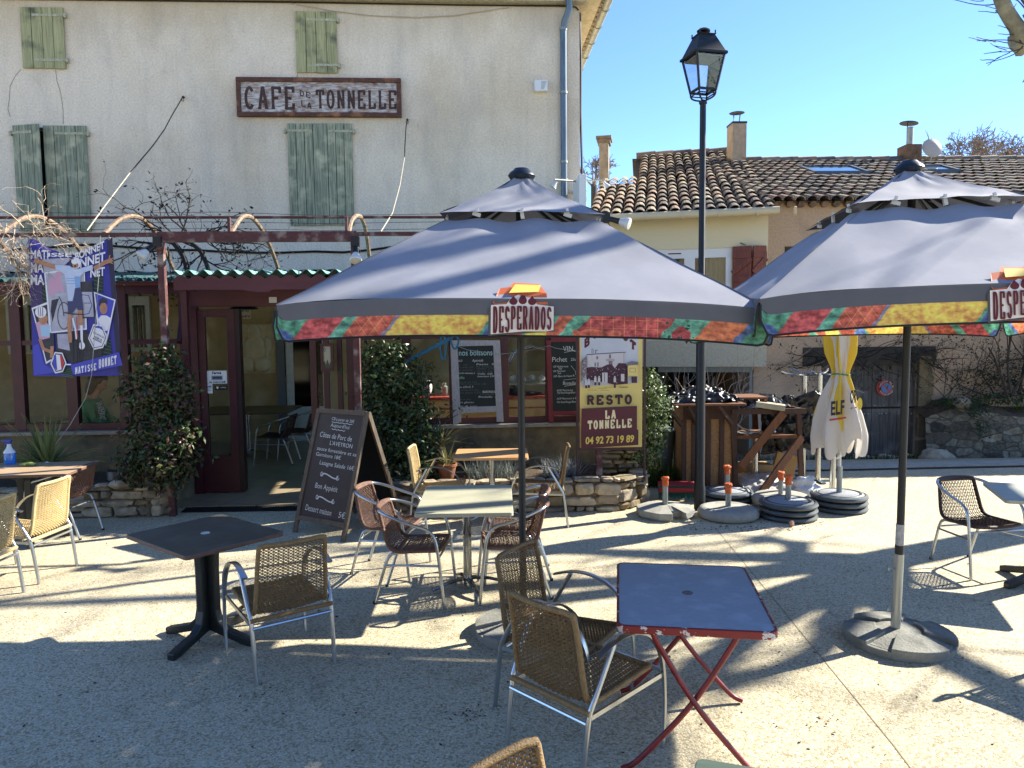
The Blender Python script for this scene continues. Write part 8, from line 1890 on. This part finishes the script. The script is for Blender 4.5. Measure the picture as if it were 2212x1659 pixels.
b.grid(head,36,26,True); b.lathe([(.014,-.03),(.017,0),(.012,.028)],8,(.075,-.005,0)); b.lathe([(.014,-.03),(.017,0),(.012,.028)],8,(-.075,-.005,0)); hd=b.build('head',m_skin,body,smooth=2)
b=MB(Hd)
for s in (-1,1): b.blob((s*.028,.088,.012),(.012,.006,.006),1,0,8,6)
b.build('eye',mat('eye_dark','#1f1a18',.3),hd)
b=MB(Hd); b.blob((0,.094,-.052),(.022,.006,.006),2,0,10,6); b.build('mouth',mat('lips','#8f4f47',.5),hd)
b=MB(Hd)
def hair(u,v):
    A=2*math.pi*u; T=math.pi*(v*.9+.001); q=Vector((math.sin(T)*math.cos(A),math.sin(T)*math.sin(A),math.cos(T))); r=Vector((q.x*.105,q.y*.12-.025,q.z*.14))
    if q.y>.25 and q.z<.55: r.y=min(r.y,.035+.0*q.y); r.x*=1.02
    if q.z<0: r.z*=1.55; r.x*=1.12; r.y=r.y*.9-.02
    return r*(1+.06*noise.noise(q*5)+.03*noise.noise(Vector((q.x*18,q.y*18,q.z*2))))
b.grid(hair,48,30,True); b.build('hair',m_hair,body,smooth=2)
for s in (-1,1):   # hands folded in the lap, five fingers each
    base=Vector((s*.055,.315,.775)); hv=[base,base+Vector((-s*.02,.045,-.004))]; he=[(0,1)]; hr=[.026,.026]
    for k in range(4):
        ox=(-.024+.016*k); ln=(.05,.06,.056,.045)[k]; i0=len(hv); hv+= [base+Vector((-s*.02+ox,.07,-.004)),base+Vector((-s*.025+ox,.07+ln*.5,-.014)),base+Vector((-s*.025+ox,.07+ln*.75,-.035))]; he+=[(1,i0),(i0,i0+1),(i0+1,i0+2)]; hr+=[.009,.0085,.0075]
    i0=len(hv); hv+=[base+Vector((-s*.045,.03,.008)),base+Vector((-s*.058,.06,.0))]; he+=[(0,i0),(i0,i0+1)]; hr+=[.011,.009]
    skin('hand',hv,he,hr,m_skin,body,PMx,1)
# small table the woman sits at, mostly hidden
g_=FM@Vector((-5.0,-3.0,.06)); t10=thing('inner_table','small table inside before the seated woman, behind the climbing shrub','table',g_,FA); tabletop(t10,.7,.7,.74,.028,m_ctop,m_edge_br); cross_base(t10,m_steel)

# =====================  MORE OF THE INSIDE SEEN THROUGH THE PANES  =====================
def inner_window(label,x0,y0,x1,y1):
    q=px(x0,y0,x1,y1,-.06); t_=thing('inner_window',label,'window',FM@Vector(((q[0]+q[1])/2,-.06,q[2])),FA,'white windows in the inner wall'); f=.07
    b=MB(FM); b.b2((q[0],-.09,q[2]),(q[0]+f,-.03,q[3])); b.b2((q[1]-f,-.09,q[2]),(q[1],-.03,q[3])); b.b2((q[0]+f,-.09,q[3]-f*2.2),(q[1]-f,-.03,q[3])); b.b2((q[0]+f,-.09,q[2]),(q[1]-f,-.03,q[2]+f)); m_=(q[0]+q[1])/2; b.b2((m_-.04,-.088,q[2]+f),(m_+.04,-.03,q[3]-f*2.2)); b.build('frame',m_white,t_)
    b=MB(FM); b.b2((q[0]+f,-.05,q[2]+f),(q[1]-f,-.035,q[3]-f*2)); b.build('pane',mat('inner_dark_pane','#2c302c',.15),t_)
    b=MB(FM)
    for i in range(7): u=q[0]+f+(q[1]-q[0]-2*f)*(i+.5)/7; b.tube([(u,-.12,q[2]+.02),(u,-.12,q[3]-.2)],.008,5)
    b.build('bars',m_iron_pale,t_)
inner_window('white barred window on the inner wall behind the left panes, right of the banner',243,640,322,760)
inner_window('white barred window on the inner wall seen at the far left behind the panes',20,640,95,765)
q=px(1010,728,1075,915,-.06)
ct=thing('counter','low cream block with red trim added behind the right veranda windows as a reflected vehicle','counter',FM@Vector((-.6,-2.9,.06)),FA)  # added block, stands in for a cream vehicle mirrored in the right windows
ua,ub=FR(885,880,-2.9).x,FR(1185,880,-2.9).x
b=MB(FM); b.b2((ua,-3.0,.06),(ub,-2.5,1.12)); b.build('body',mat('cream_reflection_block','#d9bf84',.5,col2='#cbb075',scale=2),ct,bevel=.03)
b=MB(FM); b.b2((ua-.02,-3.03,1.122),(ub+.02,-2.47,1.16)); b.b2((ua,-3.012,.98),(ub,-3.002,1.0)); b.build('trim',mat('red_trim','#a5382b',.5),ct)
def jar(label,x,h,m):
    p=FR(x,850,-2.8); b=MB(FM); b.lathe([(.05,0),(.055,.02),(.055,h*.7),(.03,h*.85),(.03,h)],12,(p.x,-2.75,1.161)); tag(b.build('jar',m,smooth=True),label,'jar')
jar('tall pale jar on the cream block behind the window, left of the drinks board',925,.22,m_white); jar('small dark jar on the cream block near the trolley',1110,.15,m_slate); jar('steel canister on the cream block behind the flowering shrub side',960,.18,m_zincl)
for i,(x,v_,lb) in enumerate(((60,-2.4,'tube armchair inside behind the far left pane'),(120,-1.6,'tube armchair inside deeper behind the left panes'))):
    p=FR(x,900,v_); place(cB2,tuple(FM@Vector((p.x,v_,.07))),R_(60-i*120),False,lb)
p=FR(85,900,-2.0); t11=thing('inner_table','small table inside behind the far left panes',"table",FM@Vector((p.x,-2.0,.08)),FA); tabletop(t11,.8,.7,.75,.03,m_ctop,m_edge_br); cross_base(t11,m_steel)
